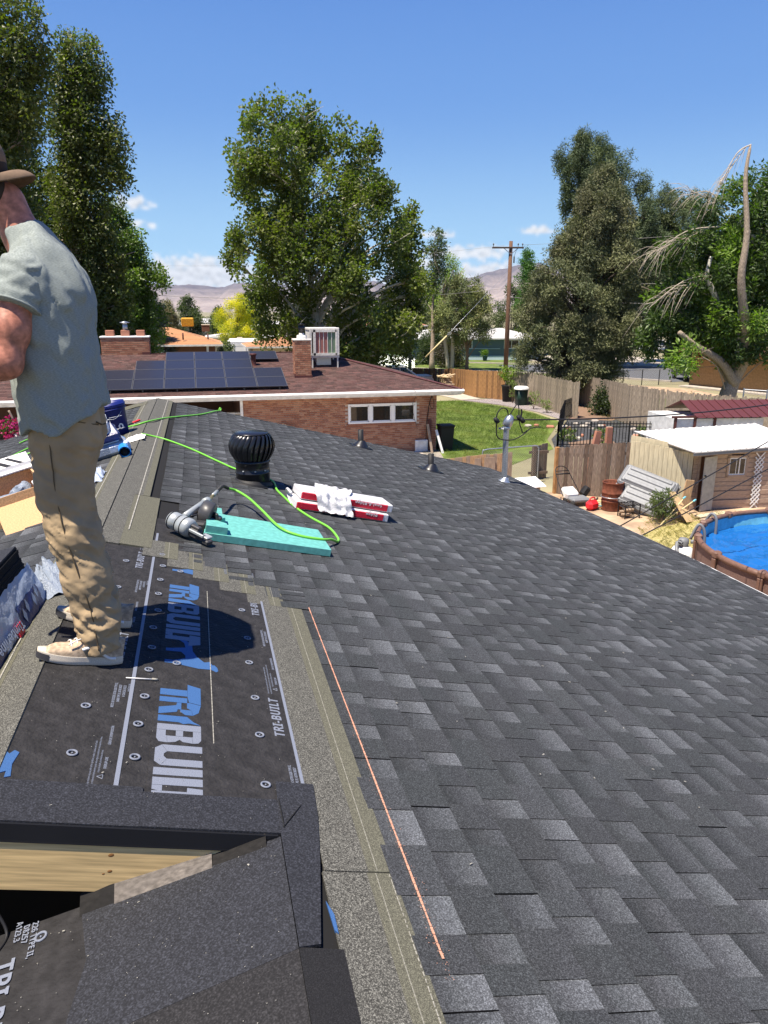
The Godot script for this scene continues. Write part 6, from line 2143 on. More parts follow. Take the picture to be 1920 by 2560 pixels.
func tree(called: String, label: String, base: Array, prof: Array, o: Dictionary) -> Node3D:
	# prof: [height, left, right] rows from the top down, metres from the trunk's foot as one faces the tree
	var t := thing(called, label, o.get("cat", "tree"), Vector3(base[0], 0, base[1]), -0.2418, o.get("group", ""))
	var n: int = o.lobes
	var r0: float = o.r[0]; var r1: float = o.r[1]
	var el: float = o.get("el", 1.0)
	var cl: Mesh = o.mesh
	var cols: Array = o.cols
	var xs := []; var cs := []
	var lobes := []
	var wsum := 0.0
	var ws := []
	for i in prof.size() - 1:
		var w: float = (prof[i][0] - prof[i + 1][0]) * (prof[i][2] - prof[i][1] + prof[i + 1][2] - prof[i + 1][1] + 1.0)
		ws.append(w); wsum += w
	for k in n:
		var u := (k + rng.randf()) / n * wsum
		var i := 0
		while i < ws.size() - 1 and u > ws[i]:
			u -= ws[i]; i += 1
		var f: float = clampf(u / ws[i], 0, 1)
		var y := lerpf(prof[i][0], prof[i + 1][0], f)
		var xl := lerpf(prof[i][1], prof[i + 1][1], f); var xr := lerpf(prof[i][2], prof[i + 1][2], f)
		var hw := (xr - xl) / 2
		var r := minf(rng.randf_range(r0, r1), maxf(hw * 0.8, 0.35))
		var a := rng.randf() * TAU
		var q := pow(rng.randf(), o.get("shell", 0.45))
		var room := maxf(hw - r * 0.75, 0.05)
		lobes.append([Vector3((xl + xr) / 2 + cos(a) * room * q, y - r * 0.3 * el, sin(a) * room * q * o.get("deep", 0.85)), r])
	var nz := FastNoiseLite.new()
	nz.seed = int(base[0] * 10.0)
	nz.frequency = 0.5
	var per: float = o.per
	for L in lobes:
		var tone := rng.randf_range(0.78, 1.2)
		var cc: Color = cols[rng.randi() % cols.size()]
		for k in int(per * L[1] * L[1]):
			var d: Vector3 = Vector3(rng.randfn(), rng.randfn(), rng.randfn()).normalized() * pow(rng.randf(), 0.42) * float(L[1])
			d.y *= el
			var p: Vector3 = L[0] + d
			if nz.get_noise_3dv(p) < o.get("gap", -0.28): continue
			var b := rbasis()
			if o.has("up"): b = Basis(Vector3.UP, rng.randf() * TAU) * Basis(Vector3.RIGHT, rng.randfn() * float(o.up))
			xs.append(Transform3D(b.scaled(Vector3.ONE * rng.randf_range(0.55, 1.3)), p))
			cs.append(cc * tone * rng.randf_range(1.3, 1.85))
	stuff(multi("crown", cl, M[o.get("mat", "leaf")], t, xs, cs))
	# trunk and limbs reaching to the clumps
	var st := mb(true)
	var top: float = prof[0][0] * o.get("trunk_top", 0.72)
	var tx: float = (prof[0][1] + prof[0][2]) * 0.5 * o.get("lean", 0.6)
	var tr: float = o.trunk
	var pts := []; var rads := []
	for i in 11:
		var f := i / 10.0
		pts.append(Vector3(tx * f * f + 0.12 * sin(f * 7.0) * f, top * f, 0.12 * cos(f * 5.0) * f))
		rads.append(tr * (1.25 - 0.25 * minf(f * 8.0, 1.0)) * lerpf(1.0, 0.16, f))
	tube(st, pts, rads, 10)
	obj("trunk", st, M[o.bark], t)
	st = mb(true)
	var lim: int = mini(lobes.size(), o.get("limbs", 40))
	for k in lim:
		var L: Array = lobes[k * lobes.size() / lim]
		var c: Vector3 = L[0]
		var hy := clampf(c.y - absf(c.x) * 0.9 - 0.5, top * o.get("fork", 0.15), top * 0.98)
		var f := hy / top
		var s := Vector3(tx * f * f + 0.12 * sin(f * 7.0) * f, hy, 0.12 * cos(f * 5.0) * f)
		var m := s.lerp(c, 0.5) + Vector3(rng.randfn() * 0.2, 0.25 * (c.y - s.y) - 0.1, rng.randfn() * 0.2)
		var rr := maxf(tr * lerpf(0.42, 0.14, f), 0.03)
		var sp := spline([s, m, c, c + Vector3(rng.randfn(), 1.0, rng.randfn()) * L[1] * 0.6], 4)
		var rd := []
		for i in sp.size(): rd.append(lerpf(rr, 0.012, pow(float(i) / (sp.size() - 1), 0.7)))
		tube(st, sp, rd, 6)
		for j in 3:
			var e: Vector3 = c + Vector3(rng.randfn(), rng.randfn() * el, rng.randfn()).normalized() * L[1] * 0.9
			tube(st, [c.lerp(m, 0.3), c.lerp(e, 0.5) + Vector3(0, 0.06, 0), e], [rr * 0.3, rr * 0.2, 0.008], 4)
	stuff(obj("limb", st, M[o.bark], t))
	return t

func trees() -> void:
	var cl := leaf_cluster(9, 0.30, 0.24, 0.17, 0.25, 1)
	var cl_small := leaf_cluster(10, 0.28, 0.18, 0.12, 0.25, 2)
	var cl_fine := leaf_cluster(12, 0.30, 0.16, 0.07, 0.2, 3)
	var needle := leaf_cluster(15, 0.17, 0.34, 0.062, 0.0, 4)
	var scale_l := leaf_cluster(16, 0.17, 0.17, 0.05, 0.1, 9)
	var ash := leaf_cluster(12, 0.30, 0.26, 0.09, 0.2, 12)
	var green := [Color(0.098, 0.120, 0.032), Color(0.120, 0.138, 0.036), Color(0.078, 0.102, 0.028)]
	var dark := [Color(0.084, 0.102, 0.029), Color(0.108, 0.122, 0.034), Color(0.066, 0.088, 0.027)]
	tree("cottonwood_tree", "big spreading cottonwood with pale limbs in the middle", [8.17, -51.54],
		[[18.2, -4.3, -0.6], [17.6, -5.0, 1.2], [16.8, -5.6, 4.3], [15.3, -5.9, 5.1], [14.4, -7.0, 5.4], [13.3, -6.6, 5.6], [12.3, -4.2, 5.8], [11.3, -6.4, 6.3], [10.5, -7.2, 7.0], [9.4, -6.9, 7.4], [8.0, -5.8, 7.8], [6.6, -6.6, 8.0], [5.2, -5.4, 7.8], [3.6, -4.6, 7.0], [2.4, -4.0, 6.2], [1.2, -3.0, 5.0]],
		{"lobes": 285, "r": [0.5, 1.1], "el": 1.35, "per": 88.0, "mesh": cl, "cols": green, "trunk": 0.42, "bark": "bark_pale", "limbs": 90, "gap": -0.06, "shell": 0.55})
	tree("slim_poplar", "narrow upright poplar touching the cottonwood's right side", [15.4, -54.4],
		[[12.6, -0.6, 0.7], [11.0, -1.2, 0.9], [9.0, -1.5, 1.2], [6.0, -1.7, 1.2], [3.4, -1.3, 0.9]],
		{"lobes": 40, "r": [0.45, 0.8], "el": 1.7, "per": 90.0, "mesh": cl, "cols": green, "trunk": 0.16, "bark": "bark_grey", "limbs": 12})
	tree("poplar_tree", "tall dark poplar at the photo's far left edge", [-8.63, -39.21],
		[[20.0, -1.4, 1.6], [18.6, -1.8, 3.2], [16.7, -2.4, 3.7], [14.0, -2.8, 3.4], [11.0, -2.8, 2.6], [8.6, -2.8, 2.0], [5.0, -2.8, 1.6], [2.5, -2.0, 1.4]],
		{"lobes": 120, "r": [0.6, 1.1], "el": 1.7, "per": 95.0, "mesh": cl_small, "cols": dark, "trunk": 0.42, "bark": "bark_grey", "limbs": 40})
	tree("poplar_tree", "tall dark poplar second from the left, behind the worker", [-6.06, -44.75],
		[[18.6, 0.0, 1.4], [17.6, -0.6, 2.7], [16.0, -0.9, 3.0], [14.2, -1.2, 3.6], [12.0, -1.4, 3.2], [10.6, -1.4, 2.4], [8.7, -1.8, 2.7], [6.0, -1.6, 3.1], [3.6, -1.4, 3.0], [1.6, -1.0, 2.4]],
		{"lobes": 120, "r": [0.6, 1.15], "el": 1.6, "per": 100.0, "mesh": cl_small, "cols": dark, "trunk": 0.45, "bark": "bark_grey", "limbs": 50, "gap": -0.36})
	tree("broadleaf_tree", "lower rounded green tree right of the two dark poplars", [-4.08, -50.45],
		[[11.6, -1.6, 0.2], [10.2, -2.0, 1.5], [9.0, -2.2, 2.2], [7.5, -2.4, 3.1], [6.0, -2.4, 2.9], [4.2, -2.2, 2.3], [2.6, -1.6, 1.6]],
		{"lobes": 80, "r": [0.55, 0.95], "per": 100.0, "mesh": cl_small, "cols": [Color(0.09, 0.14, 0.03), Color(0.115, 0.17, 0.035), Color(0.065, 0.105, 0.025)], "trunk": 0.22, "bark": "bark_grey", "limbs": 20})
	tree("left_backing_tree", "dark tree filling the gap behind the worker's shoulder", [-9.4, -47.5],
		[[18.0, -1.2, 1.0], [16.0, -1.8, 2.0], [12.0, -2.0, 3.0], [9.0, -2.0, 3.8], [5.0, -2.0, 4.2], [1.0, -1.5, 3.6]],
		{"lobes": 90, "r": [0.8, 1.3], "per": 70.0, "el": 1.4, "mesh": cl_small, "cols": dark, "trunk": 0.3, "bark": "bark_grey", "limbs": 16})
	tree("yellow_tree", "bright yellow rounded honey locust beyond the solar panels", [4.64, -93.7],
		[[7.2, 0.0, 1.6], [6.4, -2.0, 2.6], [5.2, -3.0, 3.4], [3.6, -3.3, 3.8], [2.2, -2.6, 4.0], [1.2, -1.2, 3.4]],
		{"lobes": 70, "r": [0.5, 0.95], "per": 85.0, "el": 0.75, "mesh": cl_fine, "cols": [Color(0.50, 0.42, 0.018), Color(0.58, 0.49, 0.02), Color(0.40, 0.37, 0.022), Color(0.25, 0.26, 0.03)], "trunk": 0.2, "bark": "bark_dark", "limbs": 26})
	tree("tall_pine", "tallest dark pine with brush-like upswept tips on the right", [38.82, -67.67],
		[[21.2, -3.6, -1.2], [20.4, -5.2, 0.2], [19.6, -5.8, 1.4], [18.0, -5.2, 3.0], [15.5, -4.8, 4.6], [11.9, -4.2, 5.6], [8.3, -3.6, 6.4], [4.6, -2.6, 6.0]],
		{"lobes": 260, "r": [0.45, 0.85], "el": 2.1, "per": 115.0, "mesh": needle, "mat": "needle", "cols": [Color(0.056, 0.078, 0.034), Color(0.075, 0.098, 0.040), Color(0.046, 0.066, 0.030)], "trunk": 0.45, "bark": "bark_dark", "limbs": 70, "gap": -0.25})
	tree("juniper_tree", "broad olive juniper with dark twisted limbs over the bleached fence", [22.6, -41.6],
		[[13.3, 0.2, 1.3], [12.2, -0.8, 2.0], [10.7, -1.7, 2.7], [9.4, -2.4, 3.1], [7.2, -3.9, 3.4], [5.0, -4.6, 3.6], [3.2, -4.6, 3.3], [1.8, -4.0, 2.8], [1.2, -3.0, 2.0]],
		{"lobes": 270, "r": [0.4, 0.85], "el": 1.05, "per": 150.0, "mesh": scale_l, "mat": "needle", "cols": [Color(0.092, 0.102, 0.050), Color(0.112, 0.120, 0.058), Color(0.076, 0.088, 0.044), Color(0.102, 0.104, 0.056)], "trunk": 0.34, "bark": "bark_dark", "limbs": 80, "gap": -0.20, "fork": 0.06})
	# the old tree on the right: heavy forked trunk, broken top, bare hanging branches
	var prof := [[14.2, 1.2, 2.4], [12.8, 1.4, 3.0], [11.4, -1.6, 3.2], [10.3, -3.6, 3.4], [8.6, -4.6, 3.6], [6.6, -4.6, 3.8], [4.7, -5.2, 3.9], [3.2, -5.0, 3.9]]
	var b := tree("old_ash_tree", "old broadleaf tree with thick furrowed trunk and broken pale top", [27.4, -34.44], prof,
		{"lobes": 165, "r": [0.5, 0.95], "per": 85.0, "el": 0.9, "deep": 0.45, "mesh": ash, "cols": [Color(0.058, 0.092, 0.030), Color(0.072, 0.112, 0.032), Color(0.05, 0.082, 0.028), Color(0.13, 0.20, 0.035)], "trunk": 0.12, "bark": "bark_grey", "limbs": 34, "gap": -0.14, "trunk_top": 0.5})
	var st := mb(true)
	tube(st, spline([Vector3(0.15, -0.1, 0.0), Vector3(0.1, 1.0, 0), Vector3(0.35, 2.0, 0), Vector3(0.5, 3.2, 0.6), Vector3(-0.20, 5.0, 1.5), Vector3(-0.85, 7.0, 2.0), Vector3(-0.88, 9.0, 2.1), Vector3(-1.22, 11.5, 2.0), Vector3(-1.12, 13.0, 1.9)], 4),
		range(33).map(func(i): return lerpf(0.74, 0.06, pow(i / 32.0, 0.42)) if i < 32 else 0.03), 14)
	obj("trunk", st, M.bark_grey, b)
	st = mb(true)
	tube(st, spline([Vector3(0.35, 1.7, 0.2), Vector3(-0.7, 2.9, 0.5), Vector3(-2.2, 3.7, 0.7), Vector3(-3.2, 4.4, 0.9)], 4), range(13).map(func(i): return lerpf(0.26, 0.12, i / 12.0)), 10)
	obj("limb", st, M.bark_grey, b)
	for q in [[Vector3(-0.9, 5.2, 0.6), Vector3(-1.7, 6.6, 0.7), Vector3(-2.0, 7.1, 0.7), Vector3(-1.9, 8.1, 0.7)], [Vector3(0.0, 3.2, 0.8), Vector3(-0.15, 4.5, 0.9), Vector3(-0.2, 5.4, 0.9), Vector3(-0.3, 5.7, 0.9)], [Vector3(0.7, 3.5, 0.2), Vector3(1.8, 5.8, 0.2), Vector3(2.6, 8.0, 0.1), Vector3(3.2, 9.6, 0.0)], [Vector3(0.6, 8.6, 0.3), Vector3(0.0, 9.2, 0.5), Vector3(-0.4, 9.6, 0.5), Vector3(-0.5, 10.0, 0.5)]]:
		st = mb(true)
		tube(st, spline(q, 4), range(13).map(func(i): return lerpf(0.17, 0.09, i / 12.0)), 8)
		obj("limb", st, M.bark_pale, b)
	st = mb(true)
	for c in [[Vector3(-1.2, 10.3, 0.6), Vector3(-3.6, 10.9, 1.0), 34], [Vector3(-1.6, 9.5, 0.7), Vector3(-5.2, 8.0, 1.2), 46], [Vector3(-1.6, 7.2, 0.8), Vector3(-5.0, 5.6, 1.3), 34], [Vector3(-1.1, 13.0, 1.9), Vector3(-2.4, 11.2, 2.0), 26]]:
		var a: Vector3 = c[0]; var e: Vector3 = c[1]
		tube(st, spline([a, a.lerp(e, 0.5) + Vector3(0, 0.5, 0), e], 5), range(11).map(func(i): return lerpf(0.040, 0.012, i / 10.0)), 6)
		for k in int(c[2]):
			var s := a.lerp(e, rng.randf_range(0.15, 1.0)) + Vector3(0, 0.2, 0)
			var tip := s + (e - a).normalized() * rng.randf_range(0.4, 1.3) + Vector3(rng.randfn() * 0.2, rng.randf_range(-1.3, 0.25), rng.randfn() * 0.3)
			tube(st, spline([s, s.lerp(tip, 0.5) + Vector3(0, 0.22, 0), tip], 3), range(7).map(func(i): return lerpf(0.013, 0.004, i / 6.0)), 4)
	stuff(obj("dead_twigs", st, M.dead_wood, b))
	tree("row_of_pine", "bushy pine behind the old tree's bare branches", [50.4, -72.0],
		[[17.6, -3.8, -2.4], [16.8, -5.2, 2.2], [14.6, -5.8, 3.2], [9.0, -5.8, 4.2], [3.4, -5.0, 4.6]],
		{"lobes": 150, "r": [0.6, 1.1], "el": 1.7, "per": 80.0, "mesh": needle, "mat": "needle", "cols": [Color(0.062, 0.085, 0.036), Color(0.08, 0.10, 0.042)], "trunk": 0.35, "bark": "bark_dark", "limbs": 24})
	tree("broadleaf_tree", "dark broadleaf mass behind the old tree at the right edge", [48.0, -58.0],
		[[13.2, -4.0, 5.0], [10.0, -6.0, 7.0], [6.0, -6.5, 8.0], [3.0, -6.0, 8.0]],
		{"lobes": 100, "r": [0.8, 1.4], "per": 60.0, "mesh": cl, "cols": dark, "trunk": 0.4, "bark": "bark_dark", "limbs": 20})
	tree("yard_pine", "sparse grey-green pine shading the blue-grey house", [24.2, -66.0],
		[[8.2, -2.2, 1.6], [6.9, -3.2, 2.6], [5.2, -3.9, 3.2], [3.9, -3.6, 3.0], [3.0, -2.6, 1.8]],
		{"lobes": 62, "r": [0.5, 0.95], "el": 0.9, "per": 62.0, "mesh": needle, "mat": "needle", "cols": [Color(0.125, 0.145, 0.05), Color(0.15, 0.16, 0.06), Color(0.09, 0.11, 0.045)], "trunk": 0.17, "bark": "bark_brown", "limbs": 30, "gap": -0.16})
	tree("locust_tree", "light yellow-green tree left of the utility pole", [29.6, -88.0],
		[[11.6, -1.8, 0.8], [9.5, -2.6, 2.2], [6.8, -3.2, 2.9], [4.2, -3.0, 2.4]],
		{"lobes": 60, "r": [0.5, 0.95], "el": 1.3, "per": 70.0, "mesh": cl_fine, "cols": [Color(0.20, 0.27, 0.04), Color(0.25, 0.31, 0.05), Color(0.15, 0.21, 0.035)], "trunk": 0.2, "bark": "bark_grey", "limbs": 26, "gap": -0.16})
	tree("maple_tree", "rich green upright tree just right of the utility pole", [40.12, -87.95],
		[[12.8, -1.0, -0.4], [11.2, -1.9, 0.8], [9.4, -2.4, 1.5], [7.2, -2.4, 1.6], [4.5, -2.0, 1.3]],
		{"lobes": 46, "r": [0.5, 0.9], "el": 1.5, "per": 80.0, "mesh": cl_small, "cols": [Color(0.05, 0.115, 0.022), Color(0.065, 0.14, 0.028)], "trunk": 0.2, "bark": "bark_dark", "limbs": 14})
	tree("thin_cottonwood", "thin grey-green tree with bare lower trunk behind the slim poplar", [21.09, -66.9],
		[[12.4, -0.2, 0.8], [11.0, -0.8, 1.5], [9.2, -0.8, 1.5], [7.4, -0.7, 0.9]],
		{"lobes": 22, "r": [0.45, 0.8], "el": 1.2, "per": 60.0, "mesh": cl_small, "cols": [Color(0.07, 0.095, 0.045), Color(0.085, 0.11, 0.05)], "trunk": 0.26, "bark": "bark_grey", "limbs": 16})
	b = thing("bare_tree", "leafless pale double-trunked tree beside the thin grey-green one", "tree", Vector3(22.6, 0, -66.6), -0.24)
	st = mb(true)
	for k in 2:
		var s := Vector3(0.35 * k, 0, 0)
		var m := s + Vector3(0.5 * k - 0.5, 5.0, 0.1)
		tube(st, spline([s, m, m + Vector3(0.7 - 0.8 * k, 4.0, 0)], 5), range(11).map(func(i): return lerpf(0.20, 0.03, i / 10.0)), 8)
		for j in 12:
			var p := m + Vector3(0.2 * rng.randfn(), rng.randf_range(-1.0, 3.0), 0)
			var e := p + Vector3(rng.randfn() * 1.1, rng.randf_range(0.8, 2.2), rng.randfn() * 0.7)
			tube(st, [p, p.lerp(e, 0.5) + Vector3(0, 0.1, 0), e], [0.05, 0.03, 0.008], 4)
	obj("trunk", st, M.dead_wood, b)
	tree("blue_spruce", "small dark blue spruce behind the wide chimney", [-3.4, -62.71],
		[[6.8, 0.0, 0.5], [5.6, -0.7, 1.2], [4.0, -1.1, 1.6], [2.0, -1.3, 1.8]],
		{"lobes": 30, "r": [0.4, 0.7], "el": 0.7, "per": 85.0, "mesh": needle, "mat": "needle", "cols": [Color(0.055, 0.075, 0.072), Color(0.07, 0.09, 0.085)], "trunk": 0.14, "bark": "bark_dark", "limbs": 10})
	tree("pinyon_tree", "small brownish pinyon pine between spruce and yellow-tarped cooler", [-2.9, -77.96],
		[[6.4, 0.0, 0.7], [5.2, -0.9, 1.3], [4.0, -1.1, 1.6], [2.6, -1.0, 1.6]],
		{"lobes": 26, "r": [0.45, 0.75], "el": 1.1, "per": 80.0, "mesh": needle, "mat": "needle", "cols": [Color(0.13, 0.13, 0.055), Color(0.16, 0.145, 0.07)], "trunk": 0.14, "bark": "bark_dark", "limbs": 10})
	# hedge and dark shrubs in front of the houses across the way
	tree("green_hedge", "bright green clipped hedge below the small blue house", [21.0, -80.5],
		[[2.4, -3.6, 1.6], [1.8, -4.0, 2.0], [0.4, -4.0, 2.0]],
		{"lobes": 60, "r": [0.45, 0.7], "per": 90.0, "mesh": cl_fine, "cols": [Color(0.16, 0.25, 0.02), Color(0.20, 0.29, 0.025), Color(0.12, 0.20, 0.02)], "trunk": 0.08, "bark": "bark_dark", "limbs": 8, "cat": "hedge", "gap": -0.6})
	tree("dark_bush", "large dark bush between the bright hedge and the yellow guy cover", [23.9, -75.5],
		[[3.2, -1.4, 1.4], [2.2, -2.2, 2.2], [0.3, -2.2, 2.2]],
		{"lobes": 40, "r": [0.5, 0.8], "per": 90.0, "mesh": cl_fine, "cols": [Color(0.035, 0.055, 0.018), Color(0.045, 0.065, 0.02)], "trunk": 0.08, "bark": "bark_dark", "limbs": 8, "cat": "bush", "gap": -0.6})
	tree("brown_bush", "purplish brown bush right of the yellow guy cover", [24.2, -71.0],
		[[2.7, -1.2, 1.2], [1.8, -1.9, 1.8], [0.3, -1.9, 1.8]],
		{"lobes": 36, "r": [0.45, 0.75], "per": 90.0, "mesh": cl_fine, "cols": [Color(0.075, 0.07, 0.045), Color(0.10, 0.095, 0.05), Color(0.06, 0.05, 0.04)], "trunk": 0.08, "bark": "bark_dark", "limbs": 8, "cat": "bush", "gap": -0.6})
	tree("round_bush", "small round green bush at the orange roofed house's corner", [2.5, -69.0],
		[[2.6, -0.5, 0.6], [1.9, -1.1, 1.2], [0.3, -1.1, 1.2]],
		{"lobes": 24, "r": [0.4, 0.6], "per": 90.0, "mesh": cl_fine, "cols": [Color(0.06, 0.09, 0.03), Color(0.08, 0.11, 0.035)], "trunk": 0.06, "bark": "bark_dark", "limbs": 6, "cat": "bush", "gap": -0.6})
	# shrubs under the juniper and a line of far trees along the valley
	tree("fence_creeper", "dark leafy shrub climbing the curved fence under the juniper", [21.6, -36.2],
		[[1.3, -0.8, 0.6], [0.8, -1.3, 1.0], [0.2, -1.3, 1.0]],
		{"lobes": 30, "r": [0.35, 0.6], "per": 90.0, "mesh": cl_fine, "cols": [Color(0.025, 0.038, 0.016), Color(0.035, 0.05, 0.02)], "trunk": 0.05, "bark": "bark_dark", "limbs": 6, "cat": "shrub", "gap": -0.5})
	var far := [[-7.0, -128.0, 7.0, 3.0, "far dark evergreen below the badlands, left of the yellow tarp"], [-1.0, -140.0, 8.0, 3.2, "far rounded tree below the badlands, right of the yellow tarp"], [4.0, -132.0, 6.0, 2.6, "far tree just left of the yellow tree's crown"], [10.0, -150.0, 8.5, 4.0, "far tree behind the yellow tree"], [20.0, -160.0, 9.0, 5.0, "far tree behind the cottonwood trunk"], [32.0, -150.0, 9.0, 5.0, "far tree behind the bare double trunk"], [44.0, -140.0, 9.5, 5.0, "far green tree behind the utility pole"], [56.0, -130.0, 10.0, 5.0, "far tree behind the juniper's left flank"], [70.0, -125.0, 10.0, 6.0, "far tree behind the tall pine"], [88.0, -120.0, 11.0, 7.0, "far tree behind the old tree at right"], [-22.0, -120.0, 9.0, 5.0, "far tree behind the tall poplars"], [26.0, -104.0, 7.5, 3.4, "mid-green tree behind the blue-grey house roof"], [37.0, -100.0, 8.0, 3.6, "dusty tree behind the pole above the blue-grey house"], [48.0, -104.0, 8.0, 4.0, "shady tree above the driveway across the street"], [62.0, -98.0, 8.5, 4.5, "shady tree behind the cars across the street"]]
	for f in far:
		tree("far_tree", f[4], [f[0], f[1]], [[f[2], -f[3] * 0.25, f[3] * 0.25], [f[2] * 0.75, -f[3] * 0.7, f[3] * 0.7], [f[2] * 0.4, -f[3], f[3]], [f[2] * 0.1, -f[3] * 0.8, f[3] * 0.8]],
			{"lobes": 34, "r": [0.8, 1.4], "per": 42.0, "mesh": cl, "cols": [Color(0.075, 0.095, 0.045), Color(0.09, 0.11, 0.05), Color(0.065, 0.085, 0.045)], "trunk": 0.2, "bark": "bark_dark", "limbs": 8, "gap": -0.4})
	# flowers in the yard on the left
	b = thing("flower_stand", "white post with a bright pink flower basket beyond the left eave", "flowers", Vector3(-5.5, 0, -24.2))
	st = mb(true)
	tube(st, [Vector3(0, 0, 0), Vector3(0, 1.9, 0)], 0.08, 8)
	obj("post", st, M.white_vinyl, b)
	st = mb(true)
	tube(st, spline([Vector3(0, 1.9, 0), Vector3(0.0, 2.3, 0), Vector3(-0.1, 2.6, 0)], 4), 0.03, 6)
	obj("lantern_arm", st, M.cedar_b, b)
	var xs := []; var cs := []
	for i in 130:
		xs.append(Transform3D(rbasis(), Vector3(rng.randfn() * 0.26, 2.05 + rng.randfn() * 0.16, rng.randfn() * 0.2))); cs.append(Color(0.6, 0.03, 0.26) * rng.randf_range(0.6, 1.2) if i % 4 else Color(0.08, 0.13, 0.03))
	stuff(multi("blossom", leaf_cluster(8, 0.08, 0.10, 0.09, 0.2, 77), M.leaf, b, xs, cs))

func wires() -> void:
	var p := thing("utility_pole", "brown wooden utility pole with crossarm above the blue-grey house", "utility pole", Vector3(24.59, 0, -57.79), -0.2418)
	var st := mb(true)
	tube(st, [Vector3(0, 0, 0), Vector3(0, 5, 0), Vector3(0, 10.75, 0)], [0.20, 0.18, 0.14], 12)
	obj("pole", st, M.pole_wood, p)
	st = mb()
	bev(st, Vector3(-0.25, 10.25, 0.17), Vector3(2.5, 0.13, 0.10), 0.02)
	obj("crossarm", st, M.bark_dark, p)
	for s in [-1.0, 1.0]:
		st = mb()
		var a := Vector3(s * 0.55 , 10.2, 0.16); var b := Vector3(0, 9.75, 0.16)
		box(st, (a + b) / 2, Vector3(a.distance_to(b), 0.05, 0.02), dirbasis(b - a))
		obj("brace", st, M.galv, p)
	for x in [-1.4, 0.55, 0.9]:
		st = mb(true)
		lathe(st, [[0.02, 0.0], [0.02, 0.12], [0.06, 0.13], [0.05, 0.19], [0.06, 0.2], [0.03, 0.27], [0.0, 0.28]], 10, Transform3D(Basis.IDENTITY, Vector3(x, 10.31, 0.17)))
		obj("insulator", st, M.grey_plastic, p)
	st = mb(true)
	tube(st, [Vector3(0.28, 9.1, 0.1), Vector3(0.28, 9.6, 0.1)], 0.05, 8)
	tube(st, [Vector3(0.28, 9.6, 0.1), Vector3(0.5, 10.3, 0.17)], 0.012, 4)
	obj("fuse_cutout", st, M.black_rubber, p)
	var top := Vector3(24.59, 10.5, -57.7)
	var sag := func(a: Vector3, b: Vector3, s: float) -> Array:
		var o := []
		for i in 21:
			var f := i / 20.0
			o.append(a.lerp(b, f) - Vector3(0, 4.0 * s * f * (1.0 - f), 0))
		return o
	for w in [[top + Vector3(0.9, -0.05, 0.3), Vector3(70, 15.5, -20), 1.2, 0.011, "wire_pale", "topmost pale wire running right from the pole's crossarm"], [Vector3(24.6, 7.6, -57.6), Vector3(52, 10.5, -18), 1.4, 0.014, "wire_pale", "pale wire crossing the old tree's crown"], [Vector3(24.6, 6.5, -57.6), Vector3(50, 6.9, -18), 0.9, 0.016, "wire_pale", "grey cable crossing the old tree at mid height"], [Vector3(24.6, 5.6, -57.6), Vector3(48, 5.5, -18), 0.7, 0.022, "wire_black", "black cable crossing the old tree below the grey one"],
		[Vector3(24.5, 7.2, -57.7), Vector3(-22, 8.5, -44), 1.6, 0.012, "wire_pale", "thin pale wire crossing in front of the cottonwood"], [Vector3(24.0, 10.4, -57.7), Vector3(-30, 14, -120), 2.0, 0.008, "wire_pale", "faint high wire running left behind the cottonwood"],
		[Vector3(4.40, 3.95, -10.04), Vector3(24, 6.35, -14.5), 0.95, 0.012, "wire_black", "black twisted service drop running right from the mast"], [Vector3(5.2, 2.75, -8.3), Vector3(30, 8.9, -19.5), 0.35, 0.009, "wire_black", "upper of two thin black lines crossing the shed roof"], [Vector3(5.25, 2.60, -8.1), Vector3(30, 8.0, -18.5), 0.35, 0.009, "wire_black", "lower of two thin black lines crossing the shed roof"],
		[Vector3(20.0, 1.7, -44.5), Vector3(40, 4.8, -24), 0.5, 0.012, "wire_pale", "slack pale line along the top of the curved fence"]]:
		st = mb(true)
		tube(st, sag.call(w[0], w[1], w[2]), w[3], 5)
		tag(obj("overhead_wire", st, M[w[4]]), w[5], "wire")
	var g := thing("guy_wire", "slanting guy wire with pale yellow cover in front of the bushes", "guy wire")
	st = mb(true)
	tube(st, [Vector3(19.48, 3.5, -58), Vector3(17.75, 1.85, -58)], 0.055, 7)
	obj("cover", st, M.guy_cover, g)
	st = mb(true)
	tube(st, [Vector3(24.4, 8.4, -57.9), Vector3(19.48, 3.5, -58), Vector3(16.2, 0.35, -58)], 0.012, 5)
	obj("strand", st, M.galv, g)

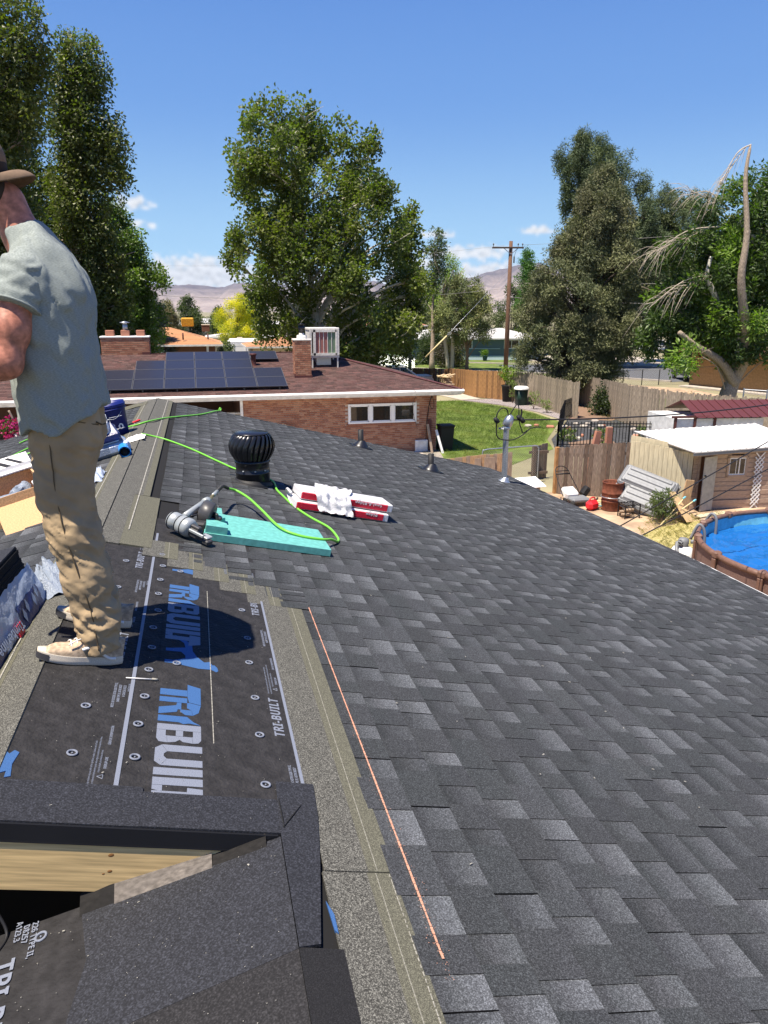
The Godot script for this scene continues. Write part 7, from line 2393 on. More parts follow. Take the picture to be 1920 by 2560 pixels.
# ---------------------------------------------------------------- bodies by smooth-joined tapered capsules
func sdf(st: SurfaceTool, prims: Array, cell: float, k: float, warp: Variant = null, cut: Variant = null) -> void:
	var lo := Vector3(1e9, 1e9, 1e9); var hi := -lo
	for p in prims:
		var r := maxf(p[2], p[3]) + 0.03
		lo = lo.min(p[0] - Vector3.ONE * r).min(p[1] - Vector3.ONE * r); hi = hi.max(p[0] + Vector3.ONE * r).max(p[1] + Vector3.ONE * r)
	var nx := int((hi.x - lo.x) / cell) + 2; var ny := int((hi.y - lo.y) / cell) + 2; var nz := int((hi.z - lo.z) / cell) + 2
	var fld := PackedFloat32Array()
	fld.resize(nx * ny * nz)
	fld.fill(1.0)
	for p in prims:
		var a: Vector3 = p[0]; var b: Vector3 = p[1]; var ra: float = p[2]; var rb: float = p[3]
		var m := maxf(ra, rb) + k + 3.0 * cell
		var l0 := (a.min(b) - Vector3.ONE * m - lo) / cell; var h0 := (a.max(b) + Vector3.ONE * m - lo) / cell
		var ab := b - a
		var il := 1.0 / maxf(ab.length_squared(), 1e-9)
		for z in range(maxi(0, int(l0.z)), mini(nz, int(h0.z) + 2)):
			for y in range(maxi(0, int(l0.y)), mini(ny, int(h0.y) + 2)):
				var row := (z * ny + y) * nx
				for x in range(maxi(0, int(l0.x)), mini(nx, int(h0.x) + 2)):
					var q := lo + Vector3(x, y, z) * cell - a
					var t := clampf(q.dot(ab) * il, 0.0, 1.0)
					var d := (q - ab * t).length() - lerpf(ra, rb, t)
					var o := fld[row + x]
					if o >= 1.0: fld[row + x] = d
					else:
						var h := maxf(k - absf(o - d), 0.0) / k
						fld[row + x] = minf(o, d) - h * h * k * 0.25
	if warp != null or cut != null:
		for z in nz:
			for y in ny:
				var row := (z * ny + y) * nx
				for x in nx:
					var v := fld[row + x]
					if v > 0.06: continue
					var q := lo + Vector3(x, y, z) * cell
					if warp != null and v > -0.05: v += warp.call(q)
					if cut != null: v = maxf(v, cut.call(q))
					fld[row + x] = v
	# surface nets
	var id := {}
	var vs := PackedVector3Array()
	var corner := [0, 1, nx, nx + 1, nx * ny, nx * ny + 1, nx * ny + nx, nx * ny + nx + 1]
	var off := [Vector3(0, 0, 0), Vector3(1, 0, 0), Vector3(0, 1, 0), Vector3(1, 1, 0), Vector3(0, 0, 1), Vector3(1, 0, 1), Vector3(0, 1, 1), Vector3(1, 1, 1)]
	var edges := [[0, 1], [0, 2], [0, 4], [1, 3], [1, 5], [2, 3], [2, 6], [3, 7], [4, 5], [4, 6], [5, 7], [6, 7]]
	var lim := cell * 3.0 + 0.02
	for z in nz - 1:
		for y in ny - 1:
			var row := (z * ny + y) * nx
			for x in nx - 1:
				var i := row + x
				if absf(fld[i]) > lim: continue
				var neg := 0
				for c in 8:
					if fld[i + corner[c]] < 0.0: neg += 1
				if neg == 0 or neg == 8: continue
				var s := Vector3.ZERO; var n := 0
				for e in edges:
					var fa := fld[i + corner[e[0]]]; var fb := fld[i + corner[e[1]]]
					if (fa < 0.0) != (fb < 0.0):
						s += off[e[0]].lerp(off[e[1]], fa / (fa - fb)); n += 1
				id[i] = vs.size()
				vs.append(lo + (Vector3(x, y, z) + s / n) * cell)
	var step := [1, nx, nx * ny]
	for i in id:
		for ax in 3:
			var u: int = step[(ax + 1) % 3]; var w: int = step[(ax + 2) % 3]
			var f0 := fld[i]; var f1 := fld[i + step[ax]]
			if (f0 < 0.0) == (f1 < 0.0): continue
			if not (id.has(i - u) and id.has(i - w) and id.has(i - u - w)): continue
			var a := vs[id[i]]; var b := vs[id[i - u]]; var c := vs[id[i - u - w]]; var d := vs[id[i - w]]
			if f0 < 0.0: quad(st, a, d, c, b)
			else: quad(st, a, b, c, d)

func cap(a: Vector3, b: Vector3, ra: float, rb := -1.0) -> Array:
	return [a, b, ra, rb if rb > 0 else ra]

func person() -> void:
	var p := thing("person", "worker in grey-green T-shirt, tan trousers and backward brown cap standing on the underlayment", "person")
	var V := func(x: float, y: float, z: float) -> Vector3: return Vector3(x, y, z)
	# body: skin
	var st := mb(true)
	sdf(st, [cap(V.call(-0.50, 5.10, -2.93), V.call(-0.50, 5.56, -2.93), 0.10), cap(V.call(-0.535, 5.66, -2.93), V.call(-0.600, 5.86, -2.94), 0.064, 0.060),
		cap(V.call(-0.52, 5.58, -2.82), V.call(-0.52, 5.58, -3.04), 0.05), cap(V.call(-0.52, 5.62, -2.87), V.call(-0.555, 5.745, -2.925), 0.045, 0.055), cap(V.call(-0.52, 5.62, -2.99), V.call(-0.555, 5.745, -2.935), 0.045, 0.055),
		cap(V.call(-0.535, 5.58, -2.80), V.call(-0.570, 5.50, -2.715), 0.045, 0.050), cap(V.call(-0.570, 5.50, -2.715), V.call(-0.588, 5.44, -2.695), 0.050, 0.060), cap(V.call(-0.588, 5.44, -2.695), V.call(-0.607, 5.335, -2.665), 0.062, 0.048), cap(V.call(-0.607, 5.335, -2.665), V.call(-0.69, 5.305, -2.70), 0.050, 0.046), cap(V.call(-0.69, 5.305, -2.70), V.call(-0.845, 5.27, -2.80), 0.045, 0.029),
		cap(V.call(-0.545, 5.56, -3.07), V.call(-0.62, 5.34, -3.175), 0.048, 0.05), cap(V.call(-0.62, 5.34, -3.175), V.call(-0.845, 5.27, -3.02), 0.048, 0.029),
		cap(V.call(-0.49, 5.08, -2.85), V.call(-0.475, 4.72, -2.81), 0.08, 0.055), cap(V.call(-0.475, 4.72, -2.81), V.call(-0.415, 4.26, -2.765), 0.055, 0.036),
		cap(V.call(-0.49, 5.08, -3.02), V.call(-0.51, 4.72, -3.06), 0.08, 0.055), cap(V.call(-0.51, 4.72, -3.06), V.call(-0.46, 4.28, -3.10), 0.055, 0.036)], 0.0095, 0.03)
	var H := func(x: float, y: float, z: float) -> Vector3: return Vector3(x - 0.040, y + 0.032, z)
	# head, with face turned down to the left
	sdf(st, [cap(V.call(-0.590, 5.82, -2.94), H.call(-0.615, 5.86, -2.945), 0.058), cap(H.call(-0.648, 5.935, -2.945), H.call(-0.675, 5.905, -2.948), 0.088, 0.080), cap(H.call(-0.695, 5.905, -2.95), H.call(-0.712, 5.86, -2.952), 0.066, 0.055), cap(H.call(-0.640, 5.85, -2.89), H.call(-0.725, 5.818, -2.93), 0.028, 0.028), cap(H.call(-0.640, 5.85, -3.0), H.call(-0.725, 5.818, -2.975), 0.028, 0.028),
		cap(H.call(-0.728, 5.815, -2.953), H.call(-0.735, 5.812, -2.953), 0.030), cap(H.call(-0.757, 5.905, -2.955), H.call(-0.782, 5.868, -2.956), 0.009, 0.016), cap(H.call(-0.745, 5.932, -2.925), H.call(-0.745, 5.932, -2.985), 0.016), cap(H.call(-0.757, 5.842, -2.94), H.call(-0.757, 5.842, -2.968), 0.010),
		cap(H.call(-0.628, 5.90, -2.862), H.call(-0.636, 5.868, -2.866), 0.013, 0.010), cap(H.call(-0.648, 5.905, -2.862), H.call(-0.628, 5.908, -2.860), 0.010), cap(H.call(-0.628, 5.90, -3.032), H.call(-0.636, 5.868, -3.028), 0.013, 0.010)], 0.005, 0.022)
	for h in [[V.call(-0.845, 5.27, -2.80), -0.35, 1.0], [V.call(-0.845, 5.27, -3.02), 0.3, -1.0]]:
		# hand: palm, four curled fingers of different lengths, thumb from the side near the wrist
		var w: Vector3 = h[0]
		var f := Vector3(-1, -0.25, h[1]).normalized()
		var s := Vector3(f.z, 0.5, -f.x).normalized() * float(h[2])
		s = (s - f * s.dot(f)).normalized()
		var dn := f.cross(s).normalized() * float(-h[2])
		if dn.y > 0: dn = -dn
		var hp := [cap(w, w + f * 0.03, 0.026, 0.026), cap(w + f * 0.03 + s * 0.025, w + f * 0.085 + s * 0.03, 0.015), cap(w + f * 0.03 - s * 0.02, w + f * 0.08 - s * 0.03, 0.015), cap(w + f * 0.03, w + f * 0.085, 0.016)]
		for i in 4:
			var b0: Vector3 = w + f * 0.085 + s * (0.032 - 0.021 * i)
			var L: float = [0.036, 0.042, 0.039, 0.030][i]
			var b1 := b0 + (f + dn * 0.35).normalized() * L
			var b2 := b1 + (f * 0.35 + dn).normalized() * L * 0.75
			var b3 := b2 + (dn - f * 0.45).normalized() * L * 0.6
			hp.append(cap(b0, b1, 0.0095, 0.009)); hp.append(cap(b1, b2, 0.0088, 0.0083)); hp.append(cap(b2, b3, 0.008, 0.0072))
		var t0 := w + f * 0.02 + s * 0.028
		var t1 := t0 + (f + s * 0.9 + dn * 0.4).normalized() * 0.04
		hp.append(cap(t0, t1, 0.013, 0.0105)); hp.append(cap(t1, t1 + (f + dn * 0.7).normalized() * 0.032, 0.010, 0.0085))
		sdf(st, hp, 0.0036, 0.008)
	obj("body", st, M.skin, p)
	for z in [-2.922, -2.984]:
		st = mb(true)
		lathe(st, [[0.0, 0.011], [0.008, 0.008], [0.011, 0.0], [0.008, -0.008], [0.0, -0.011]], 10, Transform3D(Basis.IDENTITY, H.call(-0.752, 5.908, z)))
		obj("eye", st, M.toe_rubber, p)
	# hair under the cap
	st = mb(true)
	sdf(st, [cap(H.call(-0.640, 5.935, -2.945), H.call(-0.668, 5.91, -2.947), 0.0935, 0.083), cap(H.call(-0.600, 5.850, -2.915), H.call(-0.600, 5.850, -2.97), 0.056)], 0.006, 0.02, null, func(q: Vector3) -> float: return maxf((5.845 + (q.x + 0.640) * -0.35) - q.y, -0.740 - q.x))
	obj("hair", st, M.hair_dark, p)
	# cap worn backwards
	st = mb(true)
	sdf(st, [cap(H.call(-0.645, 5.955, -2.945), H.call(-0.672, 5.945, -2.947), 0.098, 0.092)], 0.006, 0.02, null, func(q: Vector3) -> float: return (5.942 + (q.x + 0.680) * -0.28) - q.y)
	var cp := obj("cap", st, M.cap_brown, p)
	st = mb(true)
	var rows := []
	for s in [1.0, -1.0]:
		for i in 7:
			var row := PackedVector3Array()
			for j in 17:
				var u := lerpf(-1.0, 1.0, j / 16.0)
				var v := i / 6.0
				var x := -0.645 + 0.098 * sqrt(maxf(0.0, 1.0 - u * u * 0.85)) + v * 0.088 * sqrt(maxf(0.05, 1.0 - u * u * 0.72))
				var y := 5.912 + 0.030 * v - 0.034 * u * u - 0.018 * v * v * v * 2.0 + (0.004 if s > 0 else 0.0)
				row.append(H.call(x, y, -2.945 + 0.098 * u))
			rows.append(row)
	for i in 6:
		for j in 16:
			quad(st, rows[i][j], rows[i + 1][j], rows[i + 1][j + 1], rows[i][j + 1])
			quad(st, rows[7 + i][j], rows[7 + i][j + 1], rows[8 + i][j + 1], rows[8 + i][j])
	for j in 16: quad(st, rows[6][j], rows[13][j], rows[13][j + 1], rows[6][j + 1])
	obj("brim", st, M.cap_brown, cp)
	# shirt
	var nz := FastNoiseLite.new()
	nz.seed = 14; nz.frequency = 1.0; nz.fractal_octaves = 3
	var folds := func(q: Vector3) -> float:
		var low := clampf((5.45 - q.y) * 3.0, 0.0, 1.0)
		return 0.010 * (0.5 - absf(nz.get_noise_3d(q.x * 8.0 + q.y * 4.0, q.y * 2.6, q.z * 9.0 + q.y * 2.0)) * 2.2) * 0.9 + 0.008 * low * (absf(nz.get_noise_3d(q.x * 5.0 + q.y * 2.0, q.y * 5.0 + 9.0, q.z * 6.0)) * 2.2 - 0.5) + 0.0045 * sin((q.z * 2.2 + q.x * 1.4 + q.y * 1.7) * 26.0 + 2.0 * nz.get_noise_3dv(q * 6.0)) * clampf((q.y - 5.15) * 4.0, 0.2, 1.0)
	st = mb(true)
	sdf(st, [cap(V.call(-0.482, 5.03, -2.845), V.call(-0.505, 5.46, -2.825), 0.142, 0.132), cap(V.call(-0.482, 5.03, -3.01), V.call(-0.505, 5.46, -3.035), 0.142, 0.132), cap(V.call(-0.482, 5.03, -2.93), V.call(-0.495, 5.48, -2.93), 0.146, 0.138),
		cap(V.call(-0.53, 5.605, -2.775), V.call(-0.53, 5.605, -3.085), 0.083), cap(V.call(-0.468, 5.545, -2.85), V.call(-0.468, 5.545, -3.01), 0.115), cap(V.call(-0.478, 5.615, -2.88), V.call(-0.478, 5.615, -2.98), 0.090), cap(V.call(-0.51, 5.66, -2.84), V.call(-0.542, 5.735, -2.90), 0.070, 0.056), cap(V.call(-0.51, 5.66, -3.02), V.call(-0.542, 5.735, -2.96), 0.070, 0.056), cap(V.call(-0.505, 5.69, -2.93), V.call(-0.525, 5.735, -2.93), 0.068, 0.058)],
		0.0076, 0.05, folds, func(q: Vector3) -> float:
			var hem := 5.165 + (q.x + 0.338) * 0.30 + 0.012 * sin(q.z * 30.0 + q.x * 18.0) - 0.03 * exp(-pow((q.x + 0.49) / 0.05, 2.0)) * (1.0 if q.z > -2.93 else 0.3)
			var nd := (q - Vector3(-0.565, 5.79, -2.93))
			return maxf(hem - q.y, nd.y * 0.82 - nd.x * 0.57 - 0.0))
	var sh := obj("shirt", st, M.shirt, p)
	for s in [[V.call(-0.540, 5.605, -2.772), V.call(-0.580, 5.485, -2.715), 0.086, 0.084], [V.call(-0.545, 5.605, -3.09), V.call(-0.60, 5.44, -3.16), 0.086, 0.080]]:
		st = mb(true)
		var ax: Vector3 = (s[1] - s[0]).normalized()
		var e: Vector3 = s[1] - ax * 0.015
		sdf(st, [cap(s[0], s[1] + ax * 0.06, s[2], s[3])], 0.007, 0.03, func(q: Vector3) -> float: return 0.006 * nz.get_noise_3d(q.x * 20.0, q.y * 26.0, q.z * 14.0 + 3.0) + 0.003 * sin(q.y * 120.0 + q.x * 50.0 + 3.0 * nz.get_noise_3dv(q * 9.0)), func(q: Vector3) -> float: return (q - e).dot(ax))
		obj("sleeve", st, M.shirt, sh)
		st = mb(true)
		var bb := dirbasis(ax)
		var ring := []
		for k in 25: ring.append(e - ax * 0.006 + (bb.y * cos(TAU * k / 24) + bb.z * sin(TAU * k / 24)) * (float(s[3]) + 0.004))
		tube(st, ring, 0.0045, 6)
		obj("sleeve_hem", st, M.shirt, sh)
	# trousers
	var n2 := FastNoiseLite.new()
	n2.seed = 33; n2.frequency = 1.0; n2.fractal_octaves = 3
	var creases := func(q: Vector3) -> float:
		var knee := exp(-pow((q.y - 4.70) / 0.13, 2.0)); var ank := exp(-pow((q.y - 4.36) / 0.12, 2.0)); var hip := exp(-pow((q.y - 4.98) / 0.07, 2.0))
		var f := 0.0022 + 0.0050 * knee + 0.0062 * ank + 0.003 * hip
		return f * 1.5 * (absf(n2.get_noise_3d(q.x * 5.0 - q.y * 2.0, q.y * 13.0 + q.x * 9.0, q.z * 5.0)) * 2.4 - 0.6) + (0.0022 * knee + 0.0032 * ank) * sin(q.y * 95.0 + q.x * 45.0 * (1.0 if q.y > 4.55 else -1.0) + 3.0 * n2.get_noise_3dv(q * 5.0))
	var legs := [cap(V.call(-0.480, 5.16, -2.86), V.call(-0.474, 5.075, -2.845), 0.118, 0.117), cap(V.call(-0.480, 5.16, -3.0), V.call(-0.474, 5.075, -3.01), 0.118, 0.117),
		cap(V.call(-0.490, 5.03, -2.84), V.call(-0.503, 4.86, -2.825), 0.113, 0.093), cap(V.call(-0.503, 4.86, -2.825), V.call(-0.481, 4.70, -2.805), 0.093, 0.088), cap(V.call(-0.481, 4.70, -2.805), V.call(-0.453, 4.53, -2.785), 0.087, 0.081), cap(V.call(-0.453, 4.53, -2.785), V.call(-0.431, 4.38, -2.772), 0.080, 0.073), cap(V.call(-0.431, 4.38, -2.772), V.call(-0.424, 4.24, -2.765), 0.073, 0.077),
		cap(V.call(-0.497, 5.03, -3.02), V.call(-0.538, 4.80, -3.05), 0.113, 0.090), cap(V.call(-0.538, 4.80, -3.05), V.call(-0.540, 4.68, -3.07), 0.089, 0.085), cap(V.call(-0.540, 4.68, -3.07), V.call(-0.493, 4.48, -3.09), 0.084, 0.078), cap(V.call(-0.490, 4.48, -3.09), V.call(-0.462, 4.26, -3.10), 0.080, 0.080)]
	st = mb(true)
	sdf(st, legs,
		0.0066, 0.035, creases, func(q: Vector3) -> float: return maxf(4.258 + (q.x + 0.42) * 0.12 - q.y if q.z > -2.93 else 4.272 - q.y, q.y - 5.21))
	var tr := obj("trousers", st, M.trousers, p)
	# side seam, back pocket, belt loops
	st = mb(true)
	var seam := []
	for q in spline([V.call(-0.515, 5.12, 0), V.call(-0.515, 5.0, 0), V.call(-0.514, 4.86, 0), V.call(-0.496, 4.72, 0), V.call(-0.462, 4.56, 0), V.call(-0.436, 4.42, 0), V.call(-0.424, 4.285, 0)], 9):
		# walk in from the camera's side until the cloth is met
		var p0: Vector3 = q
		p0.z = -2.60
		while p0.z > -2.9:
			var d := 1.0
			for c in legs:
				var ab: Vector3 = c[1] - c[0]
				var t := clampf((p0 - c[0]).dot(ab) / ab.length_squared(), 0.0, 1.0)
				d = minf(d, p0.distance_to(c[0] + ab * t) - lerpf(c[2], c[3], t))
			d += creases.call(p0)
			if d < 0.0068: break
			p0.z -= clampf(d * 0.5, 0.0008, 0.02)
		seam.append(p0)
	tube(st, seam, 0.0024, 5)
	obj("side_seam", st, M.seam, tr)
	st = mb(true)
	tube(st, spline([V.call(-0.365, 5.115, -2.80), V.call(-0.352, 5.10, -2.84), V.call(-0.345, 5.098, -2.88)], 4), 0.003, 5)
	tube(st, spline([V.call(-0.420, 5.125, -2.748), V.call(-0.385, 5.112, -2.778), V.call(-0.362, 5.104, -2.81)], 4), 0.003, 5)
	obj("back_pocket_seam", st, M.seam, tr)
	# shoes
	shoe(p, Vector3(-0.505, 0, -2.742), 0.16)
	shoe(p, Vector3(-0.500, 0, -3.115), -0.05)

func shoe(p: Node3D, at: Vector3, turn: float) -> void:
	# low canvas skate shoe; built along x, toe at -x, on the roof's slope
	var fr := rt(at.x, at.z, 0.005)
	fr.basis = fr.basis * Basis(Vector3.UP, turn)
	var out := func(s: float, g: float) -> float:
		# half width of the footprint at s from toe (0) to heel (1)
		var w := 0.048 * pow(sin(PI * clampf(s * 0.962 + 0.012, 0, 1)), 0.42)
		return w * (1.0 - 0.13 * exp(-pow((s - 0.62) / 0.16, 2.0))) * g
	var L := 0.305
	var st := mb(true)
	var rings := []
	for y in [0.0, 0.004, 0.016, 0.030, 0.033]:
		var g := 0.97 if y == 0.0 else 1.03 if y < 0.03 else 0.98
		var ring := PackedVector3Array()
		for i in 24:
			var s := 0.5 - 0.5 * cos(PI * i / 23.0)
			ring.append(fr * Vector3((s - 0.5) * L * (1.0 if g > 0.99 else 0.985), y + 0.010 * pow(1.0 - s, 6.0), out.call(s, g)))
		for i in 24:
			var s := 0.5 + 0.5 * cos(PI * i / 23.0)
			ring.append(fr * Vector3((s - 0.5) * L * (1.0 if g > 0.99 else 0.985), y + 0.010 * pow(1.0 - s, 6.0), -out.call(s, g)))
		rings.append(ring)
	loft(st, rings)
	var sh := obj("shoe", st, M.sole, p)
	st = mb(true)
	rings = []
	for i in 25:
		var s := 0.5 - 0.5 * cos(PI * i / 24.0)
		var hgt := 0.030 + 0.030 * smoothstep(0.0, 0.22, s) + 0.048 * smoothstep(0.28, 0.62, s) - 0.012 * smoothstep(0.7, 0.85, s) + 0.008 * smoothstep(0.88, 1.0, s)
		var ring := PackedVector3Array()
		for k in 13:
			var a := PI * k / 12.0
			var w: float = out.call(s, 0.97)
			var tw := lerpf(1.0, 0.62, smoothstep(0.25, 0.7, s))
			var c := cos(a); var sn := sin(a)
			var ww := w * signf(c) * pow(absf(c), 0.55) * lerpf(1.0, tw, pow(sn, 1.2))
			ring.append(fr * Vector3((s - 0.5) * L * 0.975, 0.028 + (hgt - 0.028) * pow(sn, 0.62), ww))
		rings.append(ring)
	loft(st, rings, true, false)
	obj("upper", st, M.suede, sh)
	st = mb(true)
	for i in 4:
		var s := 0.36 + 0.065 * i
		var y := 0.070 + 0.030 * smoothstep(0.30, 0.62, s)
		var x := (s - 0.5) * L
		tube(st, spline([fr * Vector3(x + 0.006, y - 0.008, 0.024), fr * Vector3(x, y + 0.007, 0.0), fr * Vector3(x - 0.006, y - 0.008, -0.024)], 4), 0.003, 5)
	tube(st, spline([fr * Vector3(0.012, 0.096, 0.01), fr * Vector3(-0.02, 0.098, 0.035), fr * Vector3(-0.05, 0.078, 0.04)], 4), 0.0025, 5)
	obj("lace", st, M.label_white, sh)
	st = mb(true)
	var pts := []
	for i in 9:
		var s := 0.50 + 0.05 * i
		pts.append(fr * Vector3((s - 0.5) * L, 0.050 + 0.022 * sin(i * 0.55 + 0.6), out.call(s, 0.985) + 0.0005))
	tube(st, spline(pts, 2), 0.006, 6)
	obj("side_stripe", st, M.label_white, sh)
	st = mb(true)
	rings = []
	for y in [0.004, 0.028]:
		var ring := PackedVector3Array()
		for i in 15:
			var s := 0.15 * pow(absf(i - 7) / 7.0, 2.0)
			ring.append(fr * Vector3((s - 0.5) * L - 0.0015, y + 0.010 * pow(1.0 - s, 6.0), out.call(s, 1.04) * (signf(i - 7.0) if i != 7 else 0.0)))
		rings.append(ring)
	loft(st, rings, false, false)
	obj("toe_bumper", st, M.toe_rubber, sh)

func wr(x: float, z: float, lift: float) -> Vector3:
	return rt(x, z, lift).origin

func wl(x: float, z: float, lift: float) -> Vector3:
	return lt(x, z, lift).origin

func place(o: Node3D, t: Transform3D) -> Node3D:
	o.transform = t
	return o

func roof_things() -> void:
	# turbine ventilator
	var t := thing("turbine_vent", "black globe turbine roof vent with curved vanes", "roof vent")
	t.position = Vector3(0.415, ry(0.415), -6.60)
	t.scale = Vector3(1.0, 0.85, 1.0)
	var st := mb(true)
	lathe(st, [[0.150, -0.06], [0.150, 0.115], [0.155, 0.12], [0.155, 0.132], [0.150, 0.137], [0.148, 0.225], [0.158, 0.23], [0.158, 0.252], [0.150, 0.258]], 40)
	obj("base_pipe", st, M.turbine, t)
	st = mb(true)
	var f := rt(0.415, -6.60, 0.0)
	var loc := Transform3D(f.basis, Vector3.ZERO)
	lathe(st, [[0.150, 0.055], [0.162, 0.03], [0.172, 0.020], [0.172, 0.014]], 32, loc)
	box(st, loc * Vector3(-0.06, 0.013, 0), Vector3(0.34, 0.003, 0.40), loc.basis)
	obj("flashing", st, M.black_rubber, t)
	st = mb(true)
	lathe(st, [[0.125, 0.26], [0.165, 0.31], [0.175, 0.39], [0.155, 0.47], [0.11, 0.52]], 32)
	obj("core", st, M.void_black, t)
	for k in 24:
		var a0 := TAU * k / 24
		st = mb(true)
		var rows := []
		for i in 13:
			var v := i / 12.0
			var ph := lerpf(-1.02, 0.98, v)
			var rr := 0.135 + 0.068 * cos(ph * 1.32)
			if v > 0.92: rr = lerpf(rr, 0.13, (v - 0.92) / 0.08)
			var y := 0.255 + 0.285 * v
			var row := PackedVector3Array()
			for j in 4:
				var u := j / 3.0
				var a := a0 + u * 0.285 - 0.34 * pow(v, 2.2)
				var r := rr * lerpf(0.90, 1.0, smoothstep(0.0, 0.8, u)) + 0.004 * sin(u * PI)
				row.append(Vector3(cos(a) * r, y, sin(a) * r))
			rows.append(row)
		loft(st, rows, false, false)
		obj("vane", st, M.turbine, t)
	st = mb(true)
	lathe(st, [[0.150, 0.528], [0.153, 0.536], [0.147, 0.543], [0.06, 0.552], [0.0, 0.554]], 36)
	obj("top_cap", st, M.turbine, t)
	st = mb()
	for a in [0.9, 1.5, 2.2]:
		bev(st, Vector3(cos(a) * 0.157, 0.16, sin(a) * 0.157), Vector3(0.014, 0.014, 0.014), 0.003)
	obj("screw", st, M.galv, t)
	# plumbing vents and the service mast
	for q in [[2.266, -10.628, 0.26, "slim black plumbing vent with cone boot, farther of two"], [3.053, -9.654, 0.24, "slim black plumbing vent with cone boot, nearer the service mast"]]:
		var o := thing("plumbing_vent", q[3], "vent pipe", Vector3(q[0], ry(q[0]), q[1]))
		st = mb(true)
		lathe(st, [[0.042, 0.0], [0.042, q[2]], [0.034, q[2] + 0.001], [0.034, q[2] - 0.08]], 18)
		obj("pipe", st, M.black_rubber, o)
		st = mb(true)
		lathe(st, [[0.044, 0.105], [0.055, 0.095], [0.10, 0.04], [0.125, 0.014], [0.125, 0.010]], 24, loc)
		box(st, loc * Vector3(0, 0.012, 0), Vector3(0.32, 0.004, 0.30), loc.basis)
		obj("boot", st, M.black_metal, o)
	var m := thing("service_mast", "galvanised service mast with weatherhead and looped black cables", "service mast", Vector3(4.323, ry(4.323), -10.04))
	m.scale = Vector3(0.92, 0.80, 0.92)
	st = mb(true)
	lathe(st, [[0.045, -0.02], [0.045, 1.02]], 18)
	obj("pipe", st, M.galv, m)
	st = mb(true)
	lathe(st, [[0.050, 0.10], [0.060, 0.085], [0.065, 0.05], [0.10, 0.012]], 18, loc)
	obj("collar", st, M.galv, m)
	st = mb(true)
	lathe(st, [[0.06, 0.985], [0.065, 1.0], [0.065, 1.03], [0.06, 1.045]], 14)
	bev(st, Vector3(-0.08, 1.01, 0), Vector3(0.10, 0.03, 0.05), 0.008)
	lathe(st, [[0.055, 0.0], [0.078, 0.02], [0.078, 0.12], [0.055, 0.19], [0.0, 0.22]], 16, Transform3D(Basis(Vector3.BACK, -0.35), Vector3(0.0, 1.05, 0)))
	obj("weatherhead", st, M.galv, m)
	st = mb(true)
	tube(st, spline([Vector3(0.02, 1.22, 0.02), Vector3(-0.02, 1.36, 0.03), Vector3(-0.12, 1.38, 0.04), Vector3(-0.19, 1.27, 0.05), Vector3(-0.19, 1.1, 0.05), Vector3(-0.18, 0.9, 0.05), Vector3(-0.10, 0.82, 0.05), Vector3(0.1, 0.80, 0.04), Vector3(0.28, 0.88, 0.02), Vector3(0.40, 0.98, 0.0)], 6), 0.010, 6)
	tube(st, spline([Vector3(0.04, 1.22, -0.02), Vector3(0.12, 1.38, 0.0), Vector3(0.17, 1.44, 0.0), Vector3(0.20, 1.36, 0.0), Vector3(0.21, 1.15, 0.0), Vector3(0.26, 0.98, 0.0), Vector3(0.30, 0.91, 0.0), Vector3(0.42, 0.99, 0.0), Vector3(0.62, 1.0, -0.05)], 6), 0.009, 6)
	tube(st, spline([Vector3(0.12, 1.16, 0.0), Vector3(0.22, 1.17, 0.0), Vector3(0.25, 1.28, 0.0), Vector3(0.24, 1.35, 0.0)], 4), 0.014, 6)
	obj("cable", st, M.wire_black, m)
	for q in [Vector3(-0.195, 1.17, 0.05), Vector3(0.215, 1.19, 0.0), Vector3(0.26, 1.15, 0.01)]:
		st = mb(true)
		lathe(st, [[0.0, -0.06], [0.036, -0.05], [0.042, 0.0], [0.032, 0.05], [0.0, 0.055]], 10, Transform3D(Basis(Vector3.BACK, 0.6), q))
		obj("splice", st, M.black_rubber, m)
	# foam pad with raised knee block
	var pad := thing("foam_pad", "teal foam roofing seat pad with a notched raised block", "foam pad")
	st = mb()
	var up := rt(0, 0).basis
	prism(st, PackedVector2Array([Vector2(-0.046, 4.545), Vector2(0.79, 4.62), Vector2(0.775, 5.10), Vector2(-0.03, 5.07)]), 0.045, Transform3D(Basis(up.x, -up.z, up.y), wr(0, 0, 0.012)))
	obj("pad", st, M.foam_teal, pad)
	st = mb()
	prism(st, PackedVector2Array([Vector2(-0.04, 4.56), Vector2(0.095, 4.572), Vector2(0.09, 4.68), Vector2(0.055, 4.70), Vector2(0.045, 4.76), Vector2(0.07, 4.80), Vector2(0.088, 4.82), Vector2(0.085, 4.90), Vector2(-0.035, 4.90)]), 0.046, Transform3D(Basis(up.x, -up.z, up.y), wr(0, 0, 0.0575)))
	prism(st, PackedVector2Array([Vector2(-0.03, 4.905), Vector2(0.07, 4.905), Vector2(0.07, 5.05), Vector2(-0.03, 5.05)]), 0.046, Transform3D(Basis(up.x, -up.z, up.y), wr(0, 0, 0.0575)))
	obj("raised_block", st, M.foam_teal, pad)
	# coil nailer
	var gun := thing("nail_gun", "silver and black coil roofing nailer lying beside the teal pad", "nail gun")
	var A := wr(-0.243, -4.63, 0.085); var B := wr(-0.127, -4.52, 0.075)
	var ax := (B - A).normalized()
	st = mb(true)
	lathe(st, [[0.0, -0.012], [0.035, -0.010], [0.052, 0.0], [0.056, 0.02], [0.056, 0.06], [0.050, 0.065], [0.050, 0.075], [0.058, 0.08], [0.060, 0.15], [0.052, 0.17], [0.03, 0.175]], 22, Transform3D(dirbasis(ax) * Basis(Vector3(0, -1, 0), Vector3(1, 0, 0), Vector3(0, 0, 1)), A))
	obj("cylinder", st, M.gun_silver, gun)
	st = mb(true)
